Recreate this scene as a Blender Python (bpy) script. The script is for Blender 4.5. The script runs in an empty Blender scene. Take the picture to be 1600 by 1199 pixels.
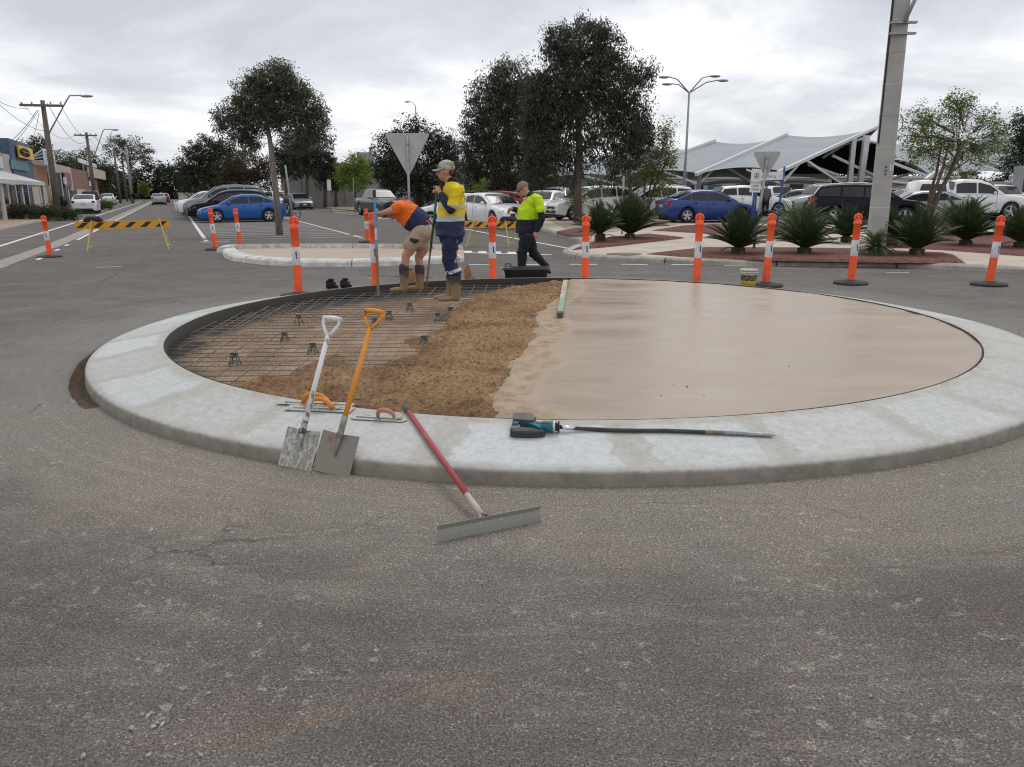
import bpy, bmesh, math, random
import numpy as np
from mathutils import Vector, Matrix, Euler
R=math.radians; PI=math.pi
random.seed(7); RNG=np.random.default_rng(11)
scene=bpy.context.scene; COL=scene.collection
# ---------------------------------------------------------------- camera
CAMH=1.6; FPX=1233.7; PITCH=.239568; ROLL=-.0048192
cam_d=bpy.data.cameras.new('camera'); cam=bpy.data.objects.new('camera',cam_d); COL.objects.link(cam)
cam_d.sensor_fit='HORIZONTAL'; cam_d.sensor_width=36; cam_d.lens=36*FPX/1600
cam_d.clip_start=.05; cam_d.clip_end=3000
cam.matrix_world=Matrix.Translation((0,0,CAMH))@Matrix.Rotation(PI/2-PITCH,4,'X')@Matrix.Rotation(ROLL,4,'Z')
scene.camera=cam
# ---------------------------------------------------------------- sky: overcast, thin sun
SUN_EL=R(58); SUN_AZ=R(25)
world=bpy.data.worlds.new('World'); scene.world=world; world.use_nodes=True
def world_nodes():
    nt=world.node_tree; N=nt.nodes; L=nt.links; N.clear()
    def n(t,**k):
        x=N.new(t)
        for a,b in k.items(): setattr(x,a,b)
        return x
    out=n('ShaderNodeOutputWorld'); bg=n('ShaderNodeBackground'); bg.inputs[1].default_value=.1
    sky=n('ShaderNodeTexSky',sky_type='NISHITA',sun_disc=False,sun_elevation=SUN_EL,sun_rotation=SUN_AZ)
    tc=n('ShaderNodeTexCoord'); sp=n('ShaderNodeSeparateXYZ'); L.new(tc.outputs['Generated'],sp.inputs[0])
    mx=n('ShaderNodeMath',operation='MAXIMUM'); L.new(sp.outputs[2],mx.inputs[0]); mx.inputs[1].default_value=0.
    ad=n('ShaderNodeMath',operation='ADD'); L.new(mx.outputs[0],ad.inputs[0]); ad.inputs[1].default_value=.22
    dx=n('ShaderNodeMath',operation='DIVIDE'); dy=n('ShaderNodeMath',operation='DIVIDE')
    L.new(sp.outputs[0],dx.inputs[0]); L.new(ad.outputs[0],dx.inputs[1]); L.new(sp.outputs[1],dy.inputs[0]); L.new(ad.outputs[0],dy.inputs[1])
    cb=n('ShaderNodeCombineXYZ'); L.new(dx.outputs[0],cb.inputs[0]); L.new(dy.outputs[0],cb.inputs[1])
    n1=n('ShaderNodeTexNoise'); n1.inputs['Scale'].default_value=.95; n1.inputs['Detail'].default_value=10; n1.inputs['Roughness'].default_value=.58; n1.inputs['Distortion'].default_value=.35
    mp=n('ShaderNodeMapping'); mp.inputs['Location'].default_value=(3.3,1.7,0); L.new(cb.outputs[0],mp.inputs[0]); L.new(mp.outputs[0],n1.inputs['Vector'])
    rp=n('ShaderNodeValToRGB'); L.new(n1.outputs[0],rp.inputs[0])
    e=rp.color_ramp.elements; e[0].position=.36; e[0].color=(.50,.52,.565,1); e[1].position=.62; e[1].color=(1.04,1.04,1.05,1)
    m=e.new(.46); m.color=(.61,.625,.665,1); m=e.new(.55); m.color=(.78,.79,.82,1)
    sc=n('ShaderNodeVectorMath',operation='SCALE'); L.new(rp.outputs[0],sc.inputs[0]); sc.inputs['Scale'].default_value=11.6
    mix=n('ShaderNodeMix',data_type='RGBA'); mix.inputs[0].default_value=.94
    L.new(sky.outputs[0],mix.inputs[6]); L.new(sc.outputs[0],mix.inputs[7]); L.new(mix.outputs[2],bg.inputs[0]); L.new(bg.outputs[0],out.inputs[0])
world_nodes()
sun_d=bpy.data.lights.new('sun','SUN'); sun_d.energy=1.0; sun_d.angle=R(24); sun_d.color=(1,.96,.9)
sun=bpy.data.objects.new('sun',sun_d); COL.objects.link(sun)
_sd=Vector((math.sin(SUN_AZ)*math.cos(SUN_EL),math.cos(SUN_AZ)*math.cos(SUN_EL),math.sin(SUN_EL)))
sun.rotation_euler=_sd.to_track_quat('Z','Y').to_euler(); sun.location=(0,0,60)
vs=scene.view_settings; vs.view_transform='Standard'; vs.look='None'; vs.gamma=1; vs.exposure=0.1; vs.use_curve_mapping=False
scene.cycles.filter_width=1.15; scene.cycles.max_bounces=6; scene.cycles.transparent_max_bounces=4
# ---------------------------------------------------------------- survey helpers (photo point -> place)
def _ray(x,y):
    a=x-800; b=-(y-599.5)
    a,b=a*math.cos(ROLL)-b*math.sin(ROLL),a*math.sin(ROLL)+b*math.cos(ROLL)
    return Vector((a,FPX*math.cos(PITCH)+b*math.sin(PITCH),-FPX*math.sin(PITCH)+b*math.cos(PITCH)))
def G(x,y,z=0.):
    r=_ray(x,y); return r*((z-CAMH)/r.z)+Vector((0,0,CAMH))
def D(x,y,Y):
    r=_ray(x,y); return r*(Y/r.y)+Vector((0,0,CAMH))
S0=Vector((-11.05,28.85,0)); TV=Vector((.923,.385,0)); SV=Vector((-.385,.923,0))
def TS(t,s,z=0.): return S0+TV*t+SV*s+Vector((0,0,z))
def WT(x,y,T):
    r=_ray(x,y); k=(T+S0.dot(TV))/r.dot(TV); g=r*k+Vector((0,0,CAMH)); return (g-S0).dot(SV), g.z
STREET=math.atan2(SV.y,SV.x)
# ---------------------------------------------------------------- materials
def nodes(name):
    m=bpy.data.materials.new(name); m.use_nodes=True; nt=m.node_tree; b=nt.nodes['Principled BSDF']; return m,nt,nt.nodes,nt.links,b
def col4(c): return (c[0],c[1],c[2],1)
def ramp(N,stops,interp='LINEAR'):
    r=N.new('ShaderNodeValToRGB'); e=r.color_ramp.elements; r.color_ramp.interpolation=interp
    while len(e)>1: e.remove(e[-1])
    e[0].position=stops[0][0]; e[0].color=col4(stops[0][1])
    for p,c in stops[1:]: x=e.new(p); x.color=col4(c)
    return r
def noise(N,L,vec,scale,detail=4,rough=.55,dist=0):
    n=N.new('ShaderNodeTexNoise'); n.inputs['Scale'].default_value=scale; n.inputs['Detail'].default_value=detail; n.inputs['Roughness'].default_value=rough; n.inputs['Distortion'].default_value=dist
    if vec is not None: L.new(vec,n.inputs['Vector'])
    return n
def mixc(N,L,fac,a,b,mode='MIX'):
    m=N.new('ShaderNodeMix'); m.data_type='RGBA'; m.blend_type=mode
    for i,v in ((0,fac),(6,a),(7,b)):
        if hasattr(v,'links'): L.new(v,m.inputs[i])
        elif i==0: m.inputs[0].default_value=v
        else: m.inputs[i].default_value=col4(v)
    return m.outputs[2]
def math_(N,L,op,a,b=None,clamp=False):
    m=N.new('ShaderNodeMath'); m.operation=op; m.use_clamp=clamp
    for i,v in enumerate((a,b)):
        if v is None: continue
        if hasattr(v,'links'): L.new(v,m.inputs[i])
        else: m.inputs[i].default_value=v
    return m.outputs[0]
def mrange(N,L,v,a,b,c=0.,d=1.,smooth=True):
    m=N.new('ShaderNodeMapRange'); m.interpolation_type='SMOOTHSTEP' if smooth else 'LINEAR'
    L.new(v,m.inputs[0])
    for i,x in zip((1,2,3,4),(a,b,c,d)): m.inputs[i].default_value=x
    return m.outputs[0]
def bump(N,L,b,h,strength,dist=.01):
    x=N.new('ShaderNodeBump'); x.inputs['Strength'].default_value=strength; x.inputs['Distance'].default_value=dist; L.new(h,x.inputs['Height']); L.new(x.outputs[0],b.inputs['Normal']); return x
def M(name,c,c2=None,scale=4.,rough=.6,metal=0.,bs=None,bst=.3,bd=.01,spec=None,coat=0.,detail=4,lo=.35,hi=.65,stretch=None):
    m,nt,N,L,b=nodes(name)
    b.inputs['Roughness'].default_value=rough; b.inputs['Metallic'].default_value=metal
    if spec is not None: b.inputs['Specular IOR Level'].default_value=spec
    if coat: b.inputs['Coat Weight'].default_value=coat; b.inputs['Coat Roughness'].default_value=.05
    tc=N.new('ShaderNodeTexCoord'); v=tc.outputs['Object']
    if stretch:
        mp=N.new('ShaderNodeMapping'); mp.inputs['Scale'].default_value=stretch; L.new(v,mp.inputs[0]); v=mp.outputs[0]
    if c2 is None: c2=tuple(x*.82 for x in c)
    n=noise(N,L,v,scale,detail); r=ramp(N,[(lo,c2),(hi,c)]); L.new(n.outputs[0],r.inputs[0]); L.new(r.outputs[0],b.inputs['Base Color'])
    if bs: bump(N,L,b,noise(N,L,v,bs,3).outputs[0],bst,bd)
    return m
# ---------------------------------------------------------------- mesh builder
class MB:
    def __init__(s): s.v=[]; s.f=[]; s.m=[]; s.sm=[]
    def add(s,vs_,fs,mi=0,smooth=False):
        o=len(s.v); s.v+= [tuple(x) for x in vs_]
        for f in fs: s.f.append(tuple(i+o for i in f)); s.m.append(mi); s.sm.append(smooth)
        return s
    def box(s,c,size,rot=None,mi=0,taper=1.):
        x,y,z=[a/2 for a in size]; P=[]
        for dz in (-1,1):
            k=1 if dz<0 else taper
            for dx,dy in ((-1,-1),(1,-1),(1,1),(-1,1)): P.append(Vector((dx*x*k,dy*y*k,dz*z)))
        if rot is not None:
            q=Euler(rot) if not isinstance(rot,Matrix) else None
            mt=q.to_matrix() if q else rot
            P=[mt@p for p in P]
        c=Vector(c); P=[p+c for p in P]
        return s.add(P,[(0,3,2,1),(4,5,6,7),(0,1,5,4),(1,2,6,5),(2,3,7,6),(3,0,4,7)],mi)
    def beam(s,p0,p1,w,h,mi=0,up=(0,0,1)):
        p0=Vector(p0);p1=Vector(p1);d=(p1-p0);z=d.normalized();x=Vector(up).cross(z)
        if x.length<1e-4: x=Vector((1,0,0)).cross(z)
        x.normalize();y=z.cross(x)
        P=[p+x*a*w/2+y*b*h/2 for p in (p0,p1) for a,b in ((-1,-1),(1,-1),(1,1),(-1,1))]
        return s.add(P,[(0,3,2,1),(4,5,6,7),(0,1,5,4),(1,2,6,5),(2,3,7,6),(3,0,4,7)],mi)
    def tube(s,pts,r,n=8,mi=0,caps=True,smooth=True,sq=1.):
        pts=[Vector(p) for p in pts]; rs=r if isinstance(r,(list,tuple)) else [r]*len(pts)
        o=[];T=(pts[1]-pts[0]).normalized(); ref=Vector((0,0,1)) if abs(T.z)<.9 else Vector((1,0,0)); X=ref.cross(T).normalized()
        for i,p in enumerate(pts):
            a=pts[max(0,i-1)];b=pts[min(len(pts)-1,i+1)];T=(b-a).normalized()
            X=(X-T*X.dot(T)); X=X.normalized() if X.length>1e-6 else Vector((1,0,0)); Y=T.cross(X)
            for k in range(n):
                an=2*PI*k/n; o.append(p+X*math.cos(an)*rs[i]+Y*math.sin(an)*rs[i]*sq)
        fs=[]
        for i in range(len(pts)-1):
            for k in range(n): fs.append((i*n+k,i*n+(k+1)%n,(i+1)*n+(k+1)%n,(i+1)*n+k))
        s.add(o,fs,mi,smooth)
        if caps:
            b0=len(s.v)-len(o); s.f.append(tuple(b0+k for k in range(n))[::-1]); s.m.append(mi); s.sm.append(False)
            s.f.append(tuple(b0+(len(pts)-1)*n+k for k in range(n))); s.m.append(mi); s.sm.append(False)
        return s
    def lathe(s,prof,c=(0,0,0),n=24,mi=0,smooth=True,axis='Z'):
        o=[]
        for r,z in prof:
            for k in range(n):
                a=2*PI*k/n
                p=(r*math.cos(a),r*math.sin(a),z) if axis=='Z' else (r*math.cos(a),z,r*math.sin(a))
                o.append(Vector(p)+Vector(c))
        fs=[]
        for i in range(len(prof)-1):
            for k in range(n):
                f=(i*n+k,i*n+(k+1)%n,(i+1)*n+(k+1)%n,(i+1)*n+k); fs.append(f if axis=='Z' else f[::-1])
        return s.add(o,fs,mi,smooth)
    def sph(s,c,r,n=12,m=8,mi=0,rot=None):
        if not isinstance(r,(tuple,list)): r=(r,r,r)
        o=[];c=Vector(c)
        for i in range(m+1):
            ph=PI*i/m
            for k in range(n):
                a=2*PI*k/n; p=Vector((r[0]*math.sin(ph)*math.cos(a),r[1]*math.sin(ph)*math.sin(a),r[2]*math.cos(ph)))
                if rot is not None: p=rot@p
                o.append(c+p)
        fs=[(i*n+k,(i+1)*n+k,(i+1)*n+(k+1)%n,i*n+(k+1)%n) for i in range(m) for k in range(n)]
        return s.add(o,fs,mi,True)
    def prism(s,poly,z0,z1,mi=0,bottom=False):
        n=len(poly); o=[(p[0],p[1],z0) for p in poly]+[(p[0],p[1],z1) for p in poly]
        ar=sum(poly[i][0]*poly[(i+1)%n][1]-poly[(i+1)%n][0]*poly[i][1] for i in range(n))
        idx=list(range(n)) if ar>0 else list(range(n))[::-1]
        fs=[tuple(n+i for i in idx)]
        if bottom: fs.append(tuple(idx[::-1]))
        for a in range(n):
            i,j=idx[a],idx[(a+1)%n]; fs.append((i,j,n+j,n+i))
        return s.add(o,fs,mi)
    def grid(s,P,mi=0,smooth=True,closed=False):
        nu=len(P);nv=len(P[0]); o=[q for row in P for q in row]
        fs=[(i*nv+j,(i+1)*nv+j,(i+1)*nv+(j+1)%nv,i*nv+(j+1)%nv) for i in range(nu-1) for j in range(nv if closed else nv-1)]
        return s.add(o,fs,mi,smooth)
    def mesh(s,name,mats):
        me=bpy.data.meshes.new(name); me.from_pydata(s.v,[],s.f)
        for m in mats: me.materials.append(m)
        me.polygons.foreach_set('material_index',s.m); me.polygons.foreach_set('use_smooth',s.sm); me.update(); return me
    def build(s,name,mats,parent=None,**k):
        if not isinstance(mats,(list,tuple)): mats=[mats]
        return link(name,s.mesh(name,mats),parent,**k)
def link(name,me,parent=None,loc=None,rotz=None,rot=None,label=None,cat=None,group=None,kind=None,scale=None):
    o=bpy.data.objects.new(name,me); COL.objects.link(o)
    if parent is not None: o.parent=parent
    if loc is not None: o.location=loc
    if rotz is not None: o.rotation_euler=(0,0,rotz)
    if rot is not None: o.rotation_euler=rot
    if scale is not None: o.scale=(scale,)*3 if not isinstance(scale,(tuple,list)) else scale
    for a,b in (('label',label),('category',cat),('group',group),('kind',kind)):
        if b: o[a]=b
    return o
def thing(name,label,cat,loc=(0,0,0),rotz=0,group=None,rot=None,scale=None):
    return link(name,None,None,loc=loc,rotz=rotz if rot is None else None,rot=rot,label=label,cat=cat,group=group,scale=scale)
def fastmesh(name,V,F,mats,smooth=False):
    me=bpy.data.meshes.new(name); F=np.asarray(F,dtype=np.int32); k=F.shape[1]; nf=len(F)
    me.vertices.add(len(V)); me.vertices.foreach_set('co',np.asarray(V,dtype=np.float32).ravel())
    me.loops.add(nf*k); me.loops.foreach_set('vertex_index',F.ravel())
    me.polygons.add(nf); me.polygons.foreach_set('loop_start',np.arange(nf,dtype=np.int32)*k); me.polygons.foreach_set('loop_total',np.full(nf,k,dtype=np.int32))
    for m in mats: me.materials.append(m)
    if smooth: me.polygons.foreach_set('use_smooth',np.ones(nf,dtype=bool))
    me.update(calc_edges=True); return me
_kids={}
def children_of(o):
    return [c for c in COL.objects if c.parent==o]
def dup(root,loc,rotz=None,label=None,group=None,scale=None,rot=None,kids=None):
    r=root.copy(); COL.objects.link(r); r.location=loc
    if rotz is not None: r.rotation_euler=(0,0,rotz)
    if rot is not None: r.rotation_euler=rot
    if scale is not None: r.scale=(scale,)*3 if not isinstance(scale,(tuple,list)) else scale
    if label: r['label']=label
    if group: r['group']=group
    for ch in (kids if kids is not None else children_of(root)):
        c=ch.copy(); COL.objects.link(c); c.parent=r
        for g in children_of(ch):
            d=g.copy(); COL.objects.link(d); d.parent=c
    return r
def vnoise(x,y,seed=0):
    # smooth value noise on arrays
    xi=np.floor(x).astype(int); yi=np.floor(y).astype(int); fx=x-xi; fy=y-yi
    fx=fx*fx*(3-2*fx); fy=fy*fy*(3-2*fy)
    def h(a,b):
        n=(a*374761393+b*668265263+seed*974711)&0x7fffffff; n=((n^(n>>13))*1274126177)&0x7fffffff
        return ((n^(n>>16))&0xffff)/65535.
    return (h(xi,yi)*(1-fx)+h(xi+1,yi)*fx)*(1-fy)+(h(xi,yi+1)*(1-fx)+h(xi+1,yi+1)*fx)*fy
def text_mesh(s,size,extrude=.002,align='CENTER'):
    cu=bpy.data.curves.new('t','FONT'); cu.body=s; cu.size=size; cu.extrude=extrude; cu.align_x=align; cu.align_y='CENTER'; cu.resolution_u=2
    o=bpy.data.objects.new('t',cu); COL.objects.link(o); dg=bpy.context.evaluated_depsgraph_get(); dg.update()
    me=bpy.data.meshes.new_from_object(o.evaluated_get(dg)); bpy.data.objects.remove(o); bpy.data.curves.remove(cu); return me
# ================================================================ GROUND AND ROUNDABOUT
CX,CY,RI,RO=.5665,8.982,4.192,4.859
C0=Vector((CX,CY,0))
def asphalt_mat(name,dusty=True,base=(.111,.104,.099)):
    m,nt,N,L,b=nodes(name); b.inputs['Roughness'].default_value=.86; b.inputs['Specular IOR Level'].default_value=.3
    tc=N.new('ShaderNodeTexCoord'); v=tc.outputs['Object']
    agv=N.new('ShaderNodeTexVoronoi'); agv.inputs['Scale'].default_value=210; L.new(v,agv.inputs['Vector']); ags=N.new('ShaderNodeSeparateColor'); L.new(agv.outputs['Color'],ags.inputs[0])
    agf=ramp(N,[(0,(.66,.66,.66)),(.45,(.90,.90,.90)),(.88,(1.10,1.09,1.07)),(.97,(1.45,1.42,1.38)),(1,(2.5,2.4,2.3))]); L.new(ags.outputs[0],agf.inputs[0])
    agg=noise(N,L,v,120,2,.6); agr=ramp(N,[(.34,(.62,.62,.62)),(.5,(1,1,1)),(.64,(1.35,1.33,1.3))]); L.new(agg.outputs[0],agr.inputs[0])
    agg2=noise(N,L,v,60,2,.6); agr2=ramp(N,[(.3,(.80,.80,.80)),(.7,(1.22,1.22,1.22))]); L.new(agg2.outputs[0],agr2.inputs[0])
    big=noise(N,L,v,.55,5,.6); bigr=ramp(N,[(.3,tuple(x*.86 for x in base)),(.5,base),(.72,tuple(x*1.12 for x in base))]); L.new(big.outputs[0],bigr.inputs[0])
    c=bigr.outputs[0]
    hue=noise(N,L,v,1.7,3); hr=ramp(N,[(.42,(1,1,1)),(.62,(1.10,.98,.95))]); L.new(hue.outputs[0],hr.inputs[0]); c=mixc(N,L,1,c,hr.outputs[0],'MULTIPLY')
    sp=N.new('ShaderNodeSeparateXYZ'); L.new(v,sp.inputs[0])
    if dusty:
        dx=math_(N,L,'SUBTRACT',sp.outputs[0],CX); dy=math_(N,L,'SUBTRACT',sp.outputs[1],CY)
        rr=math_(N,L,'SQRT',math_(N,L,'ADD',math_(N,L,'MULTIPLY',dx,dx),math_(N,L,'MULTIPLY',dy,dy)))
        an=math_(N,L,'ARCTAN2',dy,dx)
        cb=N.new('ShaderNodeCombineXYZ'); L.new(math_(N,L,'MULTIPLY',rr,3.2),cb.inputs[0]); L.new(math_(N,L,'MULTIPLY',an,1.6),cb.inputs[1])
        st=noise(N,L,cb.outputs[0],1.6,6,.62,.4)                       # swept and rolled streaks running round the island
        dn=noise(N,L,v,1.3,6,.62,.3)
        near=mrange(N,L,rr,4.9,6.6,1.,0.)
        far=mrange(N,L,rr,6.0,14,.55,.0)
        front=mrange(N,L,sp.outputs[1],4.6,2.6,0.,-.14)
        f=math_(N,L,'ADD',math_(N,L,'MULTIPLY',near,.66),far)
        f=math_(N,L,'ADD',f,math_(N,L,'MULTIPLY',math_(N,L,'SUBTRACT',dn.outputs[0],.5),1.15))
        f=math_(N,L,'ADD',f,math_(N,L,'MULTIPLY',math_(N,L,'SUBTRACT',st.outputs[0],.5),.7))
        f=math_(N,L,'ADD',f,front); f=math_(N,L,'ADD',f,math_(N,L,'MULTIPLY',math_(N,L,'SUBTRACT',noise(N,L,v,6,5,.7).outputs[0],.5),.5))
        fr=mrange(N,L,f,.18,1.15,0.,.80)
        dc=noise(N,L,v,.9,3); dcr=ramp(N,[(.4,(.225,.202,.175)),(.6,(.25,.22,.182))]); L.new(dc.outputs[0],dcr.inputs[0])
        dcol=mixc(N,L,mrange(N,L,sp.outputs[1],4.2,7.5),dcr.outputs[0],(.20,.193,.18))
        cb2=N.new('ShaderNodeCombineXYZ'); L.new(math_(N,L,'MULTIPLY',rr,13.),cb2.inputs[0]); L.new(math_(N,L,'MULTIPLY',an,1.3),cb2.inputs[1]); st2=noise(N,L,cb2.outputs[0],1.,5,.65,.3)
        fr=math_(N,L,'ADD',fr,math_(N,L,'MULTIPLY',mrange(N,L,st2.outputs[0],.5,.72),mrange(N,L,sp.outputs[1],3.,6.,.08,.42)),True)
        dm=mixc(N,L,fr,c,dcol); c=dm
        # splashes of slurry
        mp=N.new('ShaderNodeMapping'); mp.inputs['Rotation'].default_value=(0,0,.5); mp.inputs['Scale'].default_value=(1.2,1.2,1); L.new(v,mp.inputs[0])
        s1=noise(N,L,mp.outputs[0],11,5,.68,.25); s2=noise(N,L,v,1.1,3,.6)
        sm=math_(N,L,'MULTIPLY',mrange(N,L,s1.outputs[0],.575,.63),mrange(N,L,s2.outputs[0],.44,.56))
        c=mixc(N,L,math_(N,L,'MULTIPLY',sm,.52),c,(.34,.325,.29))
        s3=noise(N,L,v,42,3,.6,.4); s4=noise(N,L,v,2.3,4,.6); c=mixc(N,L,math_(N,L,'MULTIPLY',mrange(N,L,s3.outputs[0],.66,.70),mrange(N,L,s4.outputs[0],.45,.6,0.,.7)),c,(.36,.345,.31))
        # scraped dusty wedges and fine drag scratches, sharp edged
        m2=N.new('ShaderNodeMapping'); m2.inputs['Rotation'].default_value=(0,0,-.22); m2.inputs['Scale'].default_value=(.55,3.2,1); L.new(v,m2.inputs[0]); q1=noise(N,L,m2.outputs[0],1.5,7,.66,.15)
        m3=N.new('ShaderNodeMapping'); m3.inputs['Rotation'].default_value=(0,0,-.3); m3.inputs['Scale'].default_value=(1.2,16,1); L.new(v,m3.inputs[0]); q2=noise(N,L,m3.outputs[0],2.2,5,.7)
        c=mixc(N,L,math_(N,L,'MULTIPLY',mrange(N,L,q1.outputs[0],.555,.60,0.,.38),mrange(N,L,q2.outputs[0],.38,.58,.3,1.)),c,(.235,.205,.17))
        m4=N.new('ShaderNodeMapping'); m4.inputs['Rotation'].default_value=(0,0,.55); m4.inputs['Scale'].default_value=(1.,20,1); L.new(v,m4.inputs[0]); q3=noise(N,L,m4.outputs[0],3.2,4,.7)
        c=mixc(N,L,math_(N,L,'MULTIPLY',mrange(N,L,q3.outputs[0],.66,.72,0.,.35),mrange(N,L,s2.outputs[0],.48,.6)),c,(.30,.28,.25))
        ck=N.new('ShaderNodeTexVoronoi'); ck.feature='DISTANCE_TO_EDGE'; ck.inputs['Scale'].default_value=.42; cv=N.new('ShaderNodeVectorMath'); cv.operation='MULTIPLY_ADD'; L.new(dn.outputs[1],cv.inputs[0]); cv.inputs[1].default_value=(.45,.45,0); L.new(v,cv.inputs[2]); L.new(cv.outputs[0],ck.inputs['Vector'])
        c=mixc(N,L,math_(N,L,'MULTIPLY',mrange(N,L,ck.outputs[0],.0,.0035,1.,0.),mrange(N,L,s2.outputs[0],.46,.62,0.,.6)),c,(.035,.033,.032))
        # ochre drag mark
        w=noise(N,L,v,3,5,.65); ln=math_(N,L,'ADD',math_(N,L,'SUBTRACT',sp.outputs[1],math_(N,L,'MULTIPLY',sp.outputs[0],.42)),math_(N,L,'MULTIPLY',math_(N,L,'SUBTRACT',w.outputs[0],.5),.22))
        lw=math_(N,L,'ABSOLUTE',math_(N,L,'SUBTRACT',ln,2.42)); lm=math_(N,L,'MULTIPLY',mrange(N,L,lw,.0,.10,1.,0.),mrange(N,L,math_(N,L,'ABSOLUTE',math_(N,L,'ADD',sp.outputs[0],.32)),.25,.75,.42,0.))
        c=mixc(N,L,math_(N,L,'MULTIPLY',lm,mrange(N,L,w.outputs[0],.4,.62)),c,(.235,.17,.12))
        # dark tyre tracks, arcs about the island
        for r0,wd,st_ in ((6.35,.03,.16),(6.72,.03,.15),(8.6,.05,.15)):
            q=math_(N,L,'ABSOLUTE',math_(N,L,'SUBTRACT',math_(N,L,'ADD',rr,math_(N,L,'MULTIPLY',w.outputs[0],.12)),r0))
            tm=math_(N,L,'MULTIPLY',mrange(N,L,q,wd*.3,wd,st_,0.),mrange(N,L,st.outputs[0],.38,.55))
            c=mixc(N,L,tm,c,(.055,.052,.052))
    c=mixc(N,L,1,c,agr.outputs[0],'MULTIPLY'); c=mixc(N,L,1,c,agf.outputs[0],'MULTIPLY'); c=mixc(N,L,1,c,agr2.outputs[0],'MULTIPLY')
    L.new(c,b.inputs['Base Color'])
    h=math_(N,L,'ADD',agg.outputs[0],math_(N,L,'MULTIPLY',agg2.outputs[0],.6)); bump(N,L,b,h,.8,.008)
    return m
m_asphalt=asphalt_mat('asphalt'); m_asphalt2=asphalt_mat('old_asphalt',False,(.098,.094,.092))
m_dirt=M('dirt',(.13,.085,.05),(.05,.035,.025),scale=30,rough=.95,bs=60,bst=.8,bd=.02)
# --- ground: one sheet, rings about the island, sunk where the trench was dug
def build_ground():
    rad=[0,2,4.0,4.80,4.862,4.875,4.91,4.945,4.975,5.05,5.4,6,7,8.5,10.5,13,17,22,30,42,60,85,120,170,240,350,600,1200]
    n=360; V=[];F=[];MI=[]
    for i,r in enumerate(rad):
        for k in range(n):
            a=2*PI*k/n; rr=r; z=0.
            dg=abs(((math.degrees(a)-196+180)%360)-180)   # trench arc
            if 4.87<r<4.95 and dg<24:
                w=math.cos(dg/24*PI/2)**.6
                z=-.085*w
            if 4.93<r<5.0 and dg<24: rr=r+ .045*w+.02*(vnoise(np.array([a*40.]),np.array([r*9]))[0]-.5)
            V.append((CX+rr*math.cos(a),CY+rr*math.sin(a),z))
    for i in range(len(rad)-1):
        for k in range(n):
            F.append((i*n+k,i*n+(k+1)%n,(i+1)*n+(k+1)%n,(i+1)*n+k)[::1])
            zs=min(V[j][2] for j in F[-1]); MI.append(1 if zs<-.01 and rad[i]<5.0 else 0)
    F=[ (f[0],f[3],f[2],f[1]) for f in F]
    me=fastmesh('road',V,F,[m_asphalt,m_dirt]); me.polygons.foreach_set('material_index',MI); me.update()
    o=link('road',me,kind='structure')
    return o
road=build_ground()
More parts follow.
